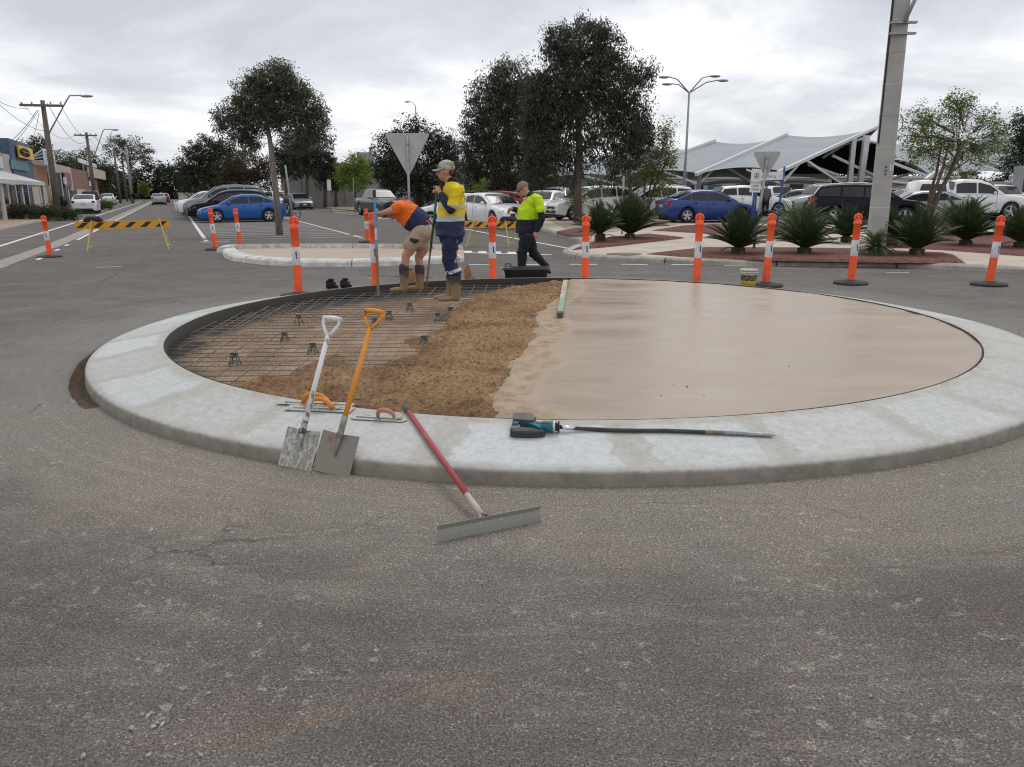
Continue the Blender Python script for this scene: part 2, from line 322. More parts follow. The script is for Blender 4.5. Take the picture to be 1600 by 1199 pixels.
# --- concrete
def kerb_mat():
    m,nt,N,L,b=nodes('new_concrete_kerb'); b.inputs['Roughness'].default_value=.72
    tc=N.new('ShaderNodeTexCoord'); v=tc.outputs['Object']; sp=N.new('ShaderNodeSeparateXYZ'); L.new(v,sp.inputs[0])
    an=math_(N,L,'ARCTAN2',sp.outputs[1],sp.outputs[0]); rr=math_(N,L,'SQRT',math_(N,L,'ADD',math_(N,L,'MULTIPLY',sp.outputs[0],sp.outputs[0]),math_(N,L,'MULTIPLY',sp.outputs[1],sp.outputs[1])))
    n1=noise(N,L,v,1.6,6,.6); n2=noise(N,L,v,14,5,.65); n3=noise(N,L,v,120,3,.6); n4=noise(N,L,v,3.5,6,.65)
    w_=math_(N,L,'ADD',math_(N,L,'MULTIPLY',an,4.6),math_(N,L,'MULTIPLY',math_(N,L,'SUBTRACT',n4.outputs[0],.5),.42))
    vo=N.new('ShaderNodeTexVoronoi'); vo.voronoi_dimensions='1D'; vo.feature='DISTANCE_TO_EDGE'; vo.inputs['Scale'].default_value=.95; L.new(w_,vo.inputs['W'])
    vc=N.new('ShaderNodeTexVoronoi'); vc.voronoi_dimensions='1D'; vc.inputs['Scale'].default_value=.95; L.new(w_,vc.inputs['W']); vcs=N.new('ShaderNodeSeparateColor'); L.new(vc.outputs['Color'],vcs.inputs[0])
    c=mixc(N,L,n1.outputs[0],(.37,.36,.33),(.43,.43,.405))
    rm=math_(N,L,'ADD',rr,math_(N,L,'MULTIPLY',math_(N,L,'SUBTRACT',n4.outputs[0],.5),.25))
    patch=math_(N,L,'MULTIPLY',mrange(N,L,vo.outputs[0],.085,.12),math_(N,L,'MULTIPLY',mrange(N,L,rm,4.24,4.32),mrange(N,L,rm,4.84,4.76)))
    patch=math_(N,L,'MULTIPLY',patch,mrange(N,L,vcs.outputs[0],.2,.9,.25,1.,False))
    c=mixc(N,L,patch,c,(.495,.515,.52))
    seam=math_(N,L,'MULTIPLY',mrange(N,L,vo.outputs[0],.0,.05,1.,0.),mrange(N,L,n2.outputs[0],.35,.6)); c=mixc(N,L,math_(N,L,'MULTIPLY',seam,.5),c,(.33,.31,.26))
    fine=noise(N,L,v,38,4,.7); fr_=ramp(N,[(.32,(.86,.85,.83)),(.5,(1,1,1)),(.7,(1.07,1.07,1.07))]); L.new(fine.outputs[0],fr_.inputs[0]); c=mixc(N,L,1,c,fr_.outputs[0],'MULTIPLY')
    mot=ramp(N,[(.34,(.88,.88,.86)),(.62,(1.04,1.04,1.04))]); L.new(n2.outputs[0],mot.inputs[0]); c=mixc(N,L,1,c,mot.outputs[0],'MULTIPLY')
    sm_=math_(N,L,'MULTIPLY',mrange(N,L,rr,4.20,4.36,1.,0.),mrange(N,L,noise(N,L,v,7,6,.7,.4).outputs[0],.50,.60,0.,.7)); c=mixc(N,L,sm_,c,(.33,.255,.185))
    # the arris and face below stayed raw and damp: greyer brown, with pin holes
    fz=mrange(N,L,math_(N,L,'ADD',sp.outputs[2],math_(N,L,'MULTIPLY',math_(N,L,'SUBTRACT',n2.outputs[0],.5),.02)),.068,.094,1.,0.)
    fo=mrange(N,L,rr,4.5,4.7); fz=math_(N,L,'MULTIPLY',fz,fo)
    fc=ramp(N,[(.3,(.18,.16,.13)),(.7,(.29,.265,.22))]); L.new(noise(N,L,v,9,5,.65).outputs[0],fc.inputs[0])
    c=mixc(N,L,fz,c,fc.outputs[0])
    ri=mrange(N,L,rr,4.1925,4.196,1.,0.); c=mixc(N,L,ri,c,(.06,.058,.055))
    pin=N.new('ShaderNodeTexVoronoi'); pin.inputs['Scale'].default_value=26; L.new(v,pin.inputs['Vector'])
    ph=math_(N,L,'MULTIPLY',mrange(N,L,pin.outputs[0],.06,.14,1.,0.),math_(N,L,'MULTIPLY',mrange(N,L,noise(N,L,v,5,2).outputs[0],.5,.62),math_(N,L,'ADD',math_(N,L,'MULTIPLY',fz,.75),.25)))
    c=mixc(N,L,math_(N,L,'MULTIPLY',ph,.7),c,(.07,.06,.05))
    L.new(c,b.inputs['Base Color'])
    bump(N,L,b,math_(N,L,'ADD',math_(N,L,'MULTIPLY',n2.outputs[0],.8),math_(N,L,'MULTIPLY',n3.outputs[0],.3)),.35,.012)
    return m
m_kerb=kerb_mat(); m_strip=M('expansion_foam',(.035,.033,.03),rough=.9,scale=8)
island=thing('roundabout_island','large round concrete traffic island under construction in the middle of the junction','traffic island',loc=(CX,CY,0))
def ring(prof,n,wob=0.):
    mb=MB(); P=[]
    for r,z in prof:
        row=[]
        for k in range(n):
            a=2*PI*k/n; w=wob*math.sin(a*3+r)*.5+wob*.5*math.sin(a*11+2)
            row.append((r*math.cos(a)*(1+w*.0015) , r*math.sin(a)*(1+w*.0015), z+(w*.004 if .05<z<.19 else 0)))
        P.append(row)
    mb.grid(P[::-1],closed=True); return mb
kb=ring([(4.868,-.12),(4.862,.03),(4.859,.066),(4.852,.082),(4.838,.092),(4.80,.099),(4.6,.129),(4.4,.160),(4.25,.183),(4.205,.191),(4.196,.190),(4.192,.182),(4.192,-.02)],240,1.)
o=kb.build('kerb',m_kerb,island)
st=ring([(4.190,.0),(4.190,.190),(4.183,.190),(4.183,.0)][::-1],240); 
for f in range(len(st.f)): pass
st.f=[x[::-1] for x in st.f]; st.build('edging_strip',m_strip,island)
def floor_mat():
    m,nt,N,L,b=nodes('gravel_base'); b.inputs['Roughness'].default_value=.9
    tc=N.new('ShaderNodeTexCoord'); v=tc.outputs['Object']; sp=N.new('ShaderNodeSeparateXYZ'); L.new(v,sp.inputs[0])
    rr=math_(N,L,'SQRT',math_(N,L,'ADD',math_(N,L,'MULTIPLY',sp.outputs[0],sp.outputs[0]),math_(N,L,'MULTIPLY',sp.outputs[1],sp.outputs[1])))
    n1=noise(N,L,v,2.2,6,.65); r=ramp(N,[(.3,(.21,.135,.082)),(.5,(.34,.235,.155)),(.7,(.45,.34,.24))]); L.new(n1.outputs[0],r.inputs[0])
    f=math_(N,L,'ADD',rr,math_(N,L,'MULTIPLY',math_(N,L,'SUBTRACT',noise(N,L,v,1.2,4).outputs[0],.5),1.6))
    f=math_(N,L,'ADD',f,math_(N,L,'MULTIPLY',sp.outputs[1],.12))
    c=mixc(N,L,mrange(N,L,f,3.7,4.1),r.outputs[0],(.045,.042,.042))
    n2=noise(N,L,v,55,3,.7); rr2=ramp(N,[(.3,(.6,.6,.6)),(.6,(1.15,1.15,1.15))]); L.new(n2.outputs[0],rr2.inputs[0]); c=mixc(N,L,1,c,rr2.outputs[0],'MULTIPLY')
    L.new(c,b.inputs['Base Color']); bump(N,L,b,n2.outputs[0],.8,.03); return m
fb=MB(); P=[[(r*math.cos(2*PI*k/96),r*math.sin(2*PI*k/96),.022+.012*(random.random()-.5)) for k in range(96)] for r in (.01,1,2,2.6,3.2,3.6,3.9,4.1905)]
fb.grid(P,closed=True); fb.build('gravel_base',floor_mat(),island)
# --- poured slab and raw concrete heap
SLABL=[(0.90,13.20),(0.88,12.61),(.62,11.1),(.27,9.42),(.22,8.9),(.24,8.4),(.0,6.74),(-.15,5.81),(-.2,5.29),(-.1,4.93),(0.05,4.7)]
def slab_left(y):
    ys=[p[1] for p in SLABL][::-1]; xs=[p[0] for p in SLABL][::-1]; return np.interp(y,ys,xs)
def slab_mat():
    m,nt,N,L,b=nodes('wet_slab_concrete')
    tc=N.new('ShaderNodeTexCoord'); v=tc.outputs['Object']
    at=N.new('ShaderNodeAttribute'); at.attribute_name='edge'; e=at.outputs['Fac']
    mp=N.new('ShaderNodeMapping'); mp.inputs['Scale'].default_value=(.5,1.6,1); mp.inputs['Rotation'].default_value=(0,0,.15); L.new(v,mp.inputs[0])
    n1=noise(N,L,mp.outputs[0],1.1,6,.6,.4); r=ramp(N,[(.3,(.275,.205,.145)),(.5,(.32,.243,.171)),(.7,(.36,.283,.208))]); L.new(n1.outputs[0],r.inputs[0])
    n2=noise(N,L,mp.outputs[0],9,5,.6); n3=noise(N,L,v,60,4,.65)
    gr=mixc(N,L,mrange(N,L,n2.outputs[0],.48,.66,0.,.28),r.outputs[0]  ,(.37,.325,.275))
    er=ramp(N,[(.35,(.25,.17,.105)),(.5,(.33,.25,.17)),(.68,(.40,.315,.225))]); L.new(noise(N,L,v,7,6,.7).outputs[0],er.inputs[0])
    c=mixc(N,L,e,gr,er.outputs[0])
    L.new(c,b.inputs['Base Color'])
    rg=mrange(N,L,n1.outputs[0],.3,.7,.24,.44); rg=math_(N,L,'ADD',rg,math_(N,L,'MULTIPLY',e,.5),True); L.new(rg,b.inputs['Roughness'])
    h=math_(N,L,'ADD',math_(N,L,'MULTIPLY',n2.outputs[0],.2),math_(N,L,'MULTIPLY',math_(N,L,'MULTIPLY',n3.outputs[0],e),1.2)); bump(N,L,b,h,.35,.012)
    return m
def build_slab():
    ny,nx=260,150; y0,y1=CY-4.155,CY+4.155; ys=np.linspace(y0,y1,ny); u=np.linspace(0,1,nx)**1.5
    Y=np.repeat(ys[:,None],nx,1); half=np.sqrt(np.maximum(4.180**2-(ys-CY)**2,0)); xr=CX+half
    xl=np.minimum(np.maximum(slab_left(ys)-.06,CX-half),xr-.001)
    X=xl[:,None]+(xr-xl)[:,None]*u[None,:]
    dl=X-slab_left(Y)-.20-.16*vnoise(X*2,Y*2,5)+.10*np.clip((Y-8)/3,0,1)
    edge=1-np.clip(dl/.18,0,1); edge=edge*edge*(3-2*edge)
    # smooth trowelled part rises slightly over the rough edge
    Z=.181+.004*vnoise(X*1.2,Y*1.2,3)+.0015*vnoise(X*5,Y*12,9)
    rough=(.018*vnoise(X*5,Y*5,1)+.013*vnoise(X*14,Y*14,2)+.012*vnoise(X*35,Y*35,6)-.032)
    Z=Z+edge*rough-.05*np.clip((slab_left(Y)+.1-X)/.15,0,1)
    rim=np.sqrt((X-CX)**2+(Y-CY)**2); Z=Z-.012*np.clip((rim-4.1)/.07,0,1)*vnoise(X*4,Y*4,8)
    V=np.stack([X-CX,Y-CY,Z],-1).reshape(-1,3)
    i=np.arange((ny-1)*nx).reshape(ny-1,nx)[:,:-1].ravel(); F=np.stack([i,i+1,i+nx+1,i+nx],-1)
    me=fastmesh('concrete_slab',V,F,[slab_mat()],True); a=me.attributes.new('edge','FLOAT','POINT'); a.data.foreach_set('value',edge.ravel().astype(np.float32))
    return link('concrete_slab',me,island)
build_slab()
HEAP=[(1.0,13.12),(.5,13.05),(0.,12.6),(-.55,11.9),(-.75,11.2),(-.68,10.6),(-.85,10.0),(-.86,9.0),(-1.1,8.4),(-.95,7.5),(-1.25,7.15),(-1.5,7.05),(-1.62,7.6),(-1.85,7.6),(-1.9,7.05),(-1.95,6.6),(-2.5,6.5),(-2.3,5.75),(-1.8,5.5),(-.75,4.95),(.1,4.8)]
def heap_mat():
    m,nt,N,L,b=nodes('raw_stiff_concrete'); b.inputs['Roughness'].default_value=.85
    tc=N.new('ShaderNodeTexCoord'); v=tc.outputs['Object']
    n0=noise(N,L,v,1.5,3); n1=noise(N,L,v,30,6,.72,.1)
    r=ramp(N,[(.34,(.055,.023,.009)),(.43,(.28,.155,.065)),(.56,(.43,.262,.128)),(.78,(.55,.385,.22))]); L.new(n1.outputs[0],r.inputs[0])
    r0=ramp(N,[(.38,(.62,.55,.48)),(.58,(1.06,1.06,1.06))]); L.new(n0.outputs[0],r0.inputs[0]); c=mixc(N,L,1,r.outputs[0],r0.outputs[0],'MULTIPLY')
    L.new(c,b.inputs['Base Color']); bump(N,L,b,n1.outputs[0],1.,.05); return m
def poly_dist(X,Y,poly):
    P=np.array(poly); n=len(P); ins=np.zeros(X.shape,bool); d=np.full(X.shape,9.)
    for i in range(n):
        a=P[i];b=P[(i+1)%n]; ab=b-a; t=np.clip(((X-a[0])*ab[0]+(Y-a[1])*ab[1])/(ab@ab),0,1)
        d=np.minimum(d,np.hypot(X-a[0]-t*ab[0],Y-a[1]-t*ab[1]))
        c=((a[1]>Y)!=(b[1]>Y))&(X<(b[0]-a[0])*(Y-a[1])/(b[1]-a[1]+1e-12)+a[0]); ins^=c
    return np.where(ins,d,-d)
def build_heap():
    xs=np.arange(-2.75,1.05,.0165); ys=np.arange(4.72,13.2,.022); X,Y=np.meshgrid(xs,ys)
    poly=HEAP+[(.3,4.8),(.3,5.3),(.35,6.7),(.6,8.4),(.7,9.4),(1.0,11.),(1.2,12.6)]
    d=poly_dist(X,Y,poly)+.16*(vnoise(X*2.6,Y*2.6,1)-.5)+.07*(vnoise(X*9,Y*9,2)-.5)
    full=np.clip((X+1.25+.4*(Y>8.8))/1.1,0,1); full=full*full*(3-2*full)
    low=np.exp(-(((X+1.75)/.7)**2+((Y-6.1)/.7)**2))
    top=.055+.085*full+.052*low+.03*np.exp(-(((X+1.7)/.25)**2+((Y-7.3)/.3)**2))
    k=np.clip(d/.30,0,1)**.6
    Z=.015+(top)*k
    Z+=k*(.055*(vnoise(X*4.5,Y*4.5,3)-.42)+.026*(vnoise(X*15,Y*15,4)-.5)+.030*(vnoise(X*30,Y*26,5)-.5)+.024*(vnoise(X*58,Y*44,7)-.5))
    lim=.190-.03*np.clip((X-slab_left(Y))/.1,0,1)*2; Z=np.minimum(Z,lim+.012*vnoise(X*32,Y*32,6))
    rim=np.hypot(X-CX,Y-CY); ok=(d>-.02)&(rim<4.176)&(X<slab_left(Y)+.12)
    V=np.stack([X,Y,Z],-1).reshape(-1,3); ny,nx=X.shape
    idx=(np.arange(ny-1)[:,None]*nx+np.arange(nx-1)[None,:]); q=ok[:-1,:-1]&ok[1:,:-1]&ok[:-1,1:]&ok[1:,1:]; i=idx[q]
    F=np.stack([i,i+1,i+nx+1,i+nx],-1); used=np.unique(F); rm=-np.ones(len(V),int); rm[used]=np.arange(len(used))
    me=fastmesh('concrete_heap',V[used]-np.array([-.6,8.5,0]),rm[F],[heap_mat()],True)
    return link('concrete_heap',me,loc=(-.6,8.5,0),label='raw brown unspread concrete heaped against the wet slab over the steel mesh',cat='concrete heap',kind='stuff')
build_heap()
# --- reinforcing mesh
m_rebar=M('rusty_steel',(.27,.225,.17),(.13,.105,.08),scale=18,rough=.75,metal=.2)
def chord(c,ang,off):  # line through offset; returns two ends within circle r
    d=Vector((math.cos(ang),math.sin(ang),0)); nrm=Vector((-d.y,d.x,0)); p=nrm*off; r=4.12; h2=r*r-off*off
    if h2<=0.05: return None
    h=math.sqrt(h2); return p-d*h,p+d*h
_bar_cache={}
def bar_mesh(L_):
    k=round(L_/.25)*.25 if L_>.25 else .25
    if k not in _bar_cache:
        mb=MB(); mb.tube([(0,0,0),(k/2,0,0),(k,0,0)],.0044,5); _bar_cache[k]=mb.mesh('bar',[m_rebar])
    return _bar_cache[k],k
def rebar_sheet(name,label,ang,x0,x1,ylo,yhi,z,sx=.2,sy=.2,phase=0.):
    root=thing(name,label,'rebar mesh',loc=(CX,CY,0),group='steel mesh sheets in the unpoured half')
    rnd=random.Random(int(z*1000))
    def put(a,b,zz):
        d=b-a; L_=d.length
        if L_<.3: return
        me,k=bar_mesh(L_)
        o=link('bar',me,root,loc=(a.x,a.y,zz)); o.rotation_euler=(0,rnd.uniform(-.002,.002),math.atan2(d.y,d.x)+rnd.uniform(-.002,.002)); o.scale=(L_/k,1,1)
    y=ylo+phase
    while y<yhi:                          # bars running left to right
        r2=4.12**2-y*y
        if r2>0.1:
            a=max(x0,-math.sqrt(r2)); b=min(x1+rnd.uniform(-.12,.12),math.sqrt(r2))
            if b-a>.3: put(Vector((a,y+a*math.tan(ang),0)),Vector((b,y+b*math.tan(ang),0)),z)
        y+=sy
    x=x0+phase
    while x<x1:
        r2=4.12**2-x*x
        if r2>0.1:
            a=max(ylo,-math.sqrt(r2)); b=min(yhi,math.sqrt(r2))
            if b-a>.3: put(Vector((x-a*math.tan(ang),a,0)),Vector((x-b*math.tan(ang),b,0)),z+.0086)
        x+=sx
rebar_sheet('reinforcing_mesh','wide square steel mesh sheet lying in front half of the unpoured island floor',R(1.2),-4.1,-.75,-4.0,1.2,.085)
rebar_sheet('reinforcing_mesh','rear steel mesh sheet overlapping the front one under the workers boots',R(-1.0),-3.9,-.35,.55,4.0,.100,phase=.07)
rebar_sheet('reinforcing_mesh','short steel mesh offcut lapped along the left inner edge of the island',R(4),-4.05,-2.9,-2.2,2.4,.094,.2,.2,phase=.11)
m_chair=M('grey_green_plastic',(.10,.115,.105),(.05,.055,.05),scale=12,rough=.6)
def make_chair():
    t=thing('bar_chair','','bar chair')
    for i in range(4):
        a=PI/4+i*PI/2; mb=MB(); mb.tube([(.055*math.cos(a),.055*math.sin(a),0),(.03*math.cos(a),.03*math.sin(a),.075)],[.006,.005],5); mb.build('leg',m_chair,t)
    mb=MB(); mb.lathe([(.028,.068),(.036,.068),(.036,.080),(.028,.080),(.028,.068)],n=10); mb.lathe([(.050,.022),(.056,.022),(.054,.030),(.048,.030),(.050,.022)],n=10); mb.build('ring',m_chair,t)
    mb=MB()
    for a in (0,PI/2): mb.beam((-.034*math.cos(a),-.034*math.sin(a),.098),(.034*math.cos(a),.034*math.sin(a),.098),.006,.02)
    mb.build('cradle',m_chair,t); return t
CH=[(367,566,'nearest the left inner kerb'),(445,531,'just up and right of the leftmost one'),(489,549,'beside the white shovel handle'),(467,504,'farthest back on the left by the dark wall'),(586,508,'just behind the orange shovel grip'),(608,497,'farther right of the orange shovel grip'),(663,538,'at the left edge of the brown heap'),(684,500,'in the heap notch left of the standing worker'),(704,491,'right under the standing worker\'s boots'),(640,484,'in front of the bending worker\'s boots')]
for i,(x,y,w) in enumerate(CH):
    g=G(x,y,.05); lb='small plastic bar chair under the mesh, '+w
    if i==0: chair0=make_chair(); chair0.location=(g.x,g.y,.026); chair0['label']=lb; chair0['group']='bar chairs under the steel mesh'; chair0.scale=(1.05,)*3; chk=children_of(chair0)
    else: dup(chair0,(g.x,g.y,.026),random.random()*1.5,lb,scale=random.uniform(.95,1.1),kids=chk)
# --- crumbs on the slab and on the road
def crumbs(name,pts,zf,m,label,smin,smax,parent=None):
    mb=MB(); rr=random.Random(5)
    for (x,y) in pts:
        s=rr.uniform(smin,smax); q=Euler((rr.random()*6,rr.random()*6,rr.random()*6)).to_matrix()
        P=[q@Vector(p)*s*rr.uniform(.7,1.2) for p in ((1,0,0),(-1,0,0),(0,.8,0),(0,-.8,0),(0,0,.5),(0,0,-.5))]
        P=[Vector((p.x,p.y,p.z*.6)) for p in P]; mn=min(p.z for p in P)
        P=[p+Vector((x,y,zf-mn-.001)) for p in P]
        mb.add(P,[(0,2,4),(2,1,4),(1,3,4),(3,0,4),(2,0,5),(1,2,5),(3,1,5),(0,3,5)])
    return mb.build(name,m,parent,label=label,cat=None if parent else 'crumbs',kind='stuff')
m_crumb=M('dark_crumb',(.08,.045,.025),rough=.9); m_peb=M('pebble',(.27,.25,.22),(.13,.12,.11),scale=20,rough=.85)
sp=[]
for x,y in [(1033,620),(1053,616),(1052,602),(1073,606),(1075,606),(1035,630),(1084,639),(1027,592),(1100,619),(1129,606),(1233,574),(1238,576),(1253,571),(1255,570),(1083,638),(1157,611),(1152,622),(1448,496),(1410,498),(935,634),(980,470),(1049,449)]:
    g=G(x,y,.178); sp.append((g.x-CX,g.y-CY))
crumbs('crumb',[ (a,b) for a,b in sp],.178,m_crumb,'scattered dark mud crumbs on the smooth wet slab',.006,.014,island)
pb=[]
rr=random.Random(3)
for k in range(420):
    x=rr.uniform(-4,5); y=rr.uniform(1.3,6)
    if math.hypot(x-CX,y-CY)>4.95: pb.append((x,y))
for k in range(160):
    a=rr.uniform(PI,2*PI); r=4.93+abs(rr.gauss(0,.12)); pb.append((CX+r*math.cos(a),CY+r*math.sin(a)))
crumbs('pebble',pb,0,m_peb,'loose grit and small stones scattered over the asphalt in front',.0022,.0065)
pc=[]
for x,y in [(222,1120),(232,1119),(236,1117),(206,1140),(240,1138),(246,1132),(254,1133),(328,1161),(314,1182),(326,1085),(236,830),(236,829),(486,1092),(232,1182),(1290,860),(1360,1090),(980,900),(130,1185),(884,815),(1126,812)]:
    g=G(x,y,0); pc.append((g.x,g.y))
crumbs('concrete_chip',pc,0,M('chip',(.38,.37,.33),rough=.9),'pale chips of dried concrete lying on the asphalt in the foreground',.009,.017)
# --- painted lines and the other ground sheets
m_paint=M('road_paint',(.72,.72,.70),(.50,.49,.47),scale=6,rough=.7,lo=.3,hi=.55)
m_paint_old=M('worn_road_paint',(.66,.65,.63),(.48,.47,.45),scale=9,rough=.8)
m_gutter=M('old_gutter_concrete',(.32,.29,.25),(.23,.205,.18),scale=5,rough=.85,bs=80)
m_path=M('pale_footpath_concrete',(.50,.435,.355),(.41,.35,.285),scale=1.3,rough=.85,bs=90,bst=.2)
m_pathdirt=M('tan_driveway',(.40,.315,.24),(.29,.22,.165),scale=.8,rough=.9,bs=60)
m_mulch=None
def mulch_mat():
    m,nt,N,L,b=nodes('red_bark_mulch'); b.inputs['Roughness'].default_value=.9
    tc=N.new('ShaderNodeTexCoord'); vo=N.new('ShaderNodeTexVoronoi'); vo.inputs['Scale'].default_value=22; L.new(tc.outputs['Object'],vo.inputs['Vector'])
    sp_=N.new('ShaderNodeSeparateColor'); L.new(vo.outputs['Color'],sp_.inputs[0])
    r=ramp(N,[(0,(.045,.014,.011)),(.5,(.115,.032,.024)),(1,(.20,.065,.045))]); L.new(sp_.outputs[0],r.inputs[0]); L.new(r.outputs[0],b.inputs['Base Color'])
    bump(N,L,b,sp_.outputs[1],.9,.03); return m
m_mulch=mulch_mat()
def strip(mb,pts,w,z=.004,taper=None):
    pts=[Vector((p[0],p[1],0)) for p in pts]; Lf=[];Rt=[]
    for i,p in enumerate(pts):
        d=(pts[min(i+1,len(pts)-1)]-pts[max(i-1,0)]).normalized(); n=Vector((-d.y,d.x,0))*w/2; Lf.append(p+n); Rt.append(p-n)
    o=[Vector((p.x,p.y,z)) for p in Rt+Lf]; k=len(pts)
    mb.add(o,[(i,i+1,k+i+1,k+i) for i in range(k-1)])
ln=MB()
strip(ln,[G(-60,400),TS(-6,-2),TS(-6,19),TS(-6,60),TS(-6.2,130)],.13)
for a,b in ((35,55),(81,90),(101,110)):
    pass
for s0,s1 in ((-8.3,-7.5),(-4.9,-4.2),(-2.6,-1.9),(.8,9.6),(11.,130)): strip(ln,[TS(-4.12,s0),TS(-4.12,s1)],.11)
ln.build('edge_line',m_paint,kind='structure')
lg=MB(); strip(lg,[TS(-4.9,-16),TS(-4.7,-8),TS(-4.5,-2),TS(-4.45,10),TS(-4.5,60),TS(-4.55,140)],.50); lg.build('spoon_drain',m_gutter,kind='structure')
lp=MB()
for s in (12.5,10.0,7.5,5.0,2.5): strip(lp,[TS(-7.9,s),TS(-6.1,s)],.08)
strip(lp,[TS(0,.4),TS(0,15.2)],.14)
for s in (.4,-1.3): strip(lp,[TS(0,s-.9),TS(0,s-.1)],.14)
for s in np.arange(-1.6,17,1.35): strip(lp,[TS(.15,float(s)),TS(5.1,float(s)-.25)],.12)
for s in (-2.3,-2.8): strip(lp,[TS(-.2,s),TS(.7,s-.05)],.12)
strip(lp,[TS(5.2,-.2),TS(5.45,15),TS(5.6,40),TS(5.7,90)],.12); strip(lp,[TS(5.15,-2.6),TS(5.2,-1.0)],.12); strip(lp,[TS(5.1,-4.4),TS(5.1,-3.3)],.12)
for s in np.arange(16,90,2.75): strip(lp,[TS(.1,float(s)),TS(5.3,float(s))],.09)
strip(lp,[TS(0,15.2),TS(0,95)],.12)
lp.build('parking_lines',m_paint_old,kind='structure')
lr=MB()
strip(lr,[G(440,315),G(548,332),G(614,352),G(725,358)][:2]+[G(600,341),G(660,349),G(725,358),G(800,372),G(886,388)],.12)
strip(lr,[G(520,331),G(600,343)],.10)
for x0,x1,y in ((733,765,414),(821,842,413.7),(890,933,413.4),(971,1012,413.5),(1049,1090,414),(1131,1176,415),(1216,1262,415.9),(1301,1349,417.6)):
    strip(lr,[G(x0,y),G(x1,y+.2)],.11)
for a in ((1384,426,1420,426.5),(150,418,190,417)): strip(lr,[G(a[0],a[1]),G(a[2],a[3])],.06)
# give-way holding line with saw teeth
A=G(700,394.6);B=G(862,398.6); d=(B-A).normalized(); nrm=Vector((-d.y,d.x,0)); L_=(B-A).length
strip(lr,[A,B],.16)
k=0.
while k<L_-.5:
    p=A+d*k+nrm*.08; lr.add([p+Vector((0,0,.004)),p+d*.24+Vector((0,0,.004)),p+d*.02+nrm*.55+Vector((0,0,.004)),p-d*.22+nrm*.55+Vector((0,0,.004))],[(0,1,2,3)]); k+=.42
lr.build('lane_marks',m_paint,kind='structure')
# --- splitter island behind
m_wkerb=M('whitewashed_kerb',(.62,.61,.58),(.38,.36,.33),scale=5,rough=.75,bs=40,lo=.3,hi=.6)
m_exposed=M('exposed_aggregate',(.46,.38,.295),(.36,.29,.22),scale=40,rough=.85,bs=120)
spl=thing('splitter_island','long low splitter island with whitewashed kerb blocks and pebble infill behind the roundabout','traffic island',loc=tuple(G(500,400)))
SL=spl.location.copy()
frontp=[G(347,397),G(350,403),G(362,408),G(390,412),G(415,414.5),G(480,417.5),G(550,417.5),G(620,415.5),G(690,412.5),G(725,410)]
backp=[G(338,395),G(345,391.5),G(360,389.5),G(420,388.5),G(485,388.3),G(545,388.3),G(600,388.5),G(640,389),G(690,390),G(725,391.5)]
def resample(pts,step):
    out=[pts[0].copy()]; acc=0.
    for a,b in zip(pts[:-1],pts[1:]):
        L_=(b-a).length; t=step-acc
        while t<L_: out.append(a+(b-a)*(t/L_)); t+=step
        acc=(acc+L_)%step
    out.append(pts[-1].copy()); return out
def kerb_blocks(pts,inward,parent,off,mat,w=.28,h=.12,step=1.25,name='kerb_block',label=None):
    fine=resample(pts,step/4)
    for i in range(0,len(fine)-1,4):
        seg=fine[i:i+5]
        if len(seg)<2: continue
        P=[]
        for j,p in enumerate(seg):
            a=fine[max(0,i+j-1)]; b=fine[min(len(fine)-1,i+j+1)]; d=(b-a).normalized(); n=Vector((-d.y,d.x,0))*inward
            q=p.copy()
            if j==0 and i>0: q=p+(seg[1]-p)*.035
            if j==len(seg)-1: q=p-(p-seg[-2])*.035
            q=q-off
            P.append([q,q+n*.02+Vector((0,0,h*.7)),q+n*.07+Vector((0,0,h)),q+n*w+Vector((0,0,h+.015)),q+n*w+Vector((0,0,-.01))])
        mb=MB(); mb.grid(P if inward<0 else [r[::-1] for r in P],smooth=False)
        for r,fl in ((P[0],0),(P[-1],1)): mb.add(r,[(0,1,2,3,4) if (fl==0)==(inward>0) else (4,3,2,1,0)])
        mb.build(name,mat,parent)
kerb_blocks(frontp,1,spl,SL,m_wkerb,w=.34,h=.14)
kerb_blocks(backp,-1,spl,SL,m_wkerb,w=.34,h=.14)
inf=MB(); poly=[G(353,397.5)-SL]+[p+Vector((0,.2,0))-SL for p in frontp[2:]]+[p-Vector((0,.2,0))-SL for p in backp[:1:-1]]
inf.prism(poly,-.01,.03); inf.build('infill',m_exposed,spl)
# --- right hand block: footpath, kerb, mulch beds, car park
kr=[G(600,318),G(680,327),G(760,340),G(848,361.5),G(878,371.5),G(908,379),G(893,389),G(877,396),G(880,400.5),G(900,404.5),G(947,408),G(1020,411),G(1120,414.5),G(1240,416.5),G(1400,418.5),G(1504,423),G(1640,430)]
kr=[Vector((p.x,p.y,0)) for p in kr]
fpoly=[p.copy() for p in kr]+[Vector((60,14,0)),Vector((90,40,0)),Vector((90,66,0)),Vector((-12,66,0))]
nrmin=[]
pv=MB(); inner=[]
for i,p in enumerate(kr):
    a=kr[max(0,i-1)];b=kr[min(len(kr)-1,i+1)]; d=(b-a).normalized(); inner.append(p+Vector((-d.y,d.x,0))*.14)
pv.prism([tuple(p) for p in inner]+[tuple(p) for p in fpoly[len(kr):]],-.02,.118); pv.build('footpath',m_path,kind='structure')
m_kgrey=M('kerb_concrete',(.37,.335,.28),(.25,.225,.19),scale=5,rough=.85,bs=60)
kthing=thing('kerb_line','weathered concrete kerb curving round the planted corner and carpark','kerb',loc=(0,0,0)); 
kerb_blocks(kr,1,kthing,Vector((0,0,0)),m_kgrey,w=.15,h=.11,step=2.4)
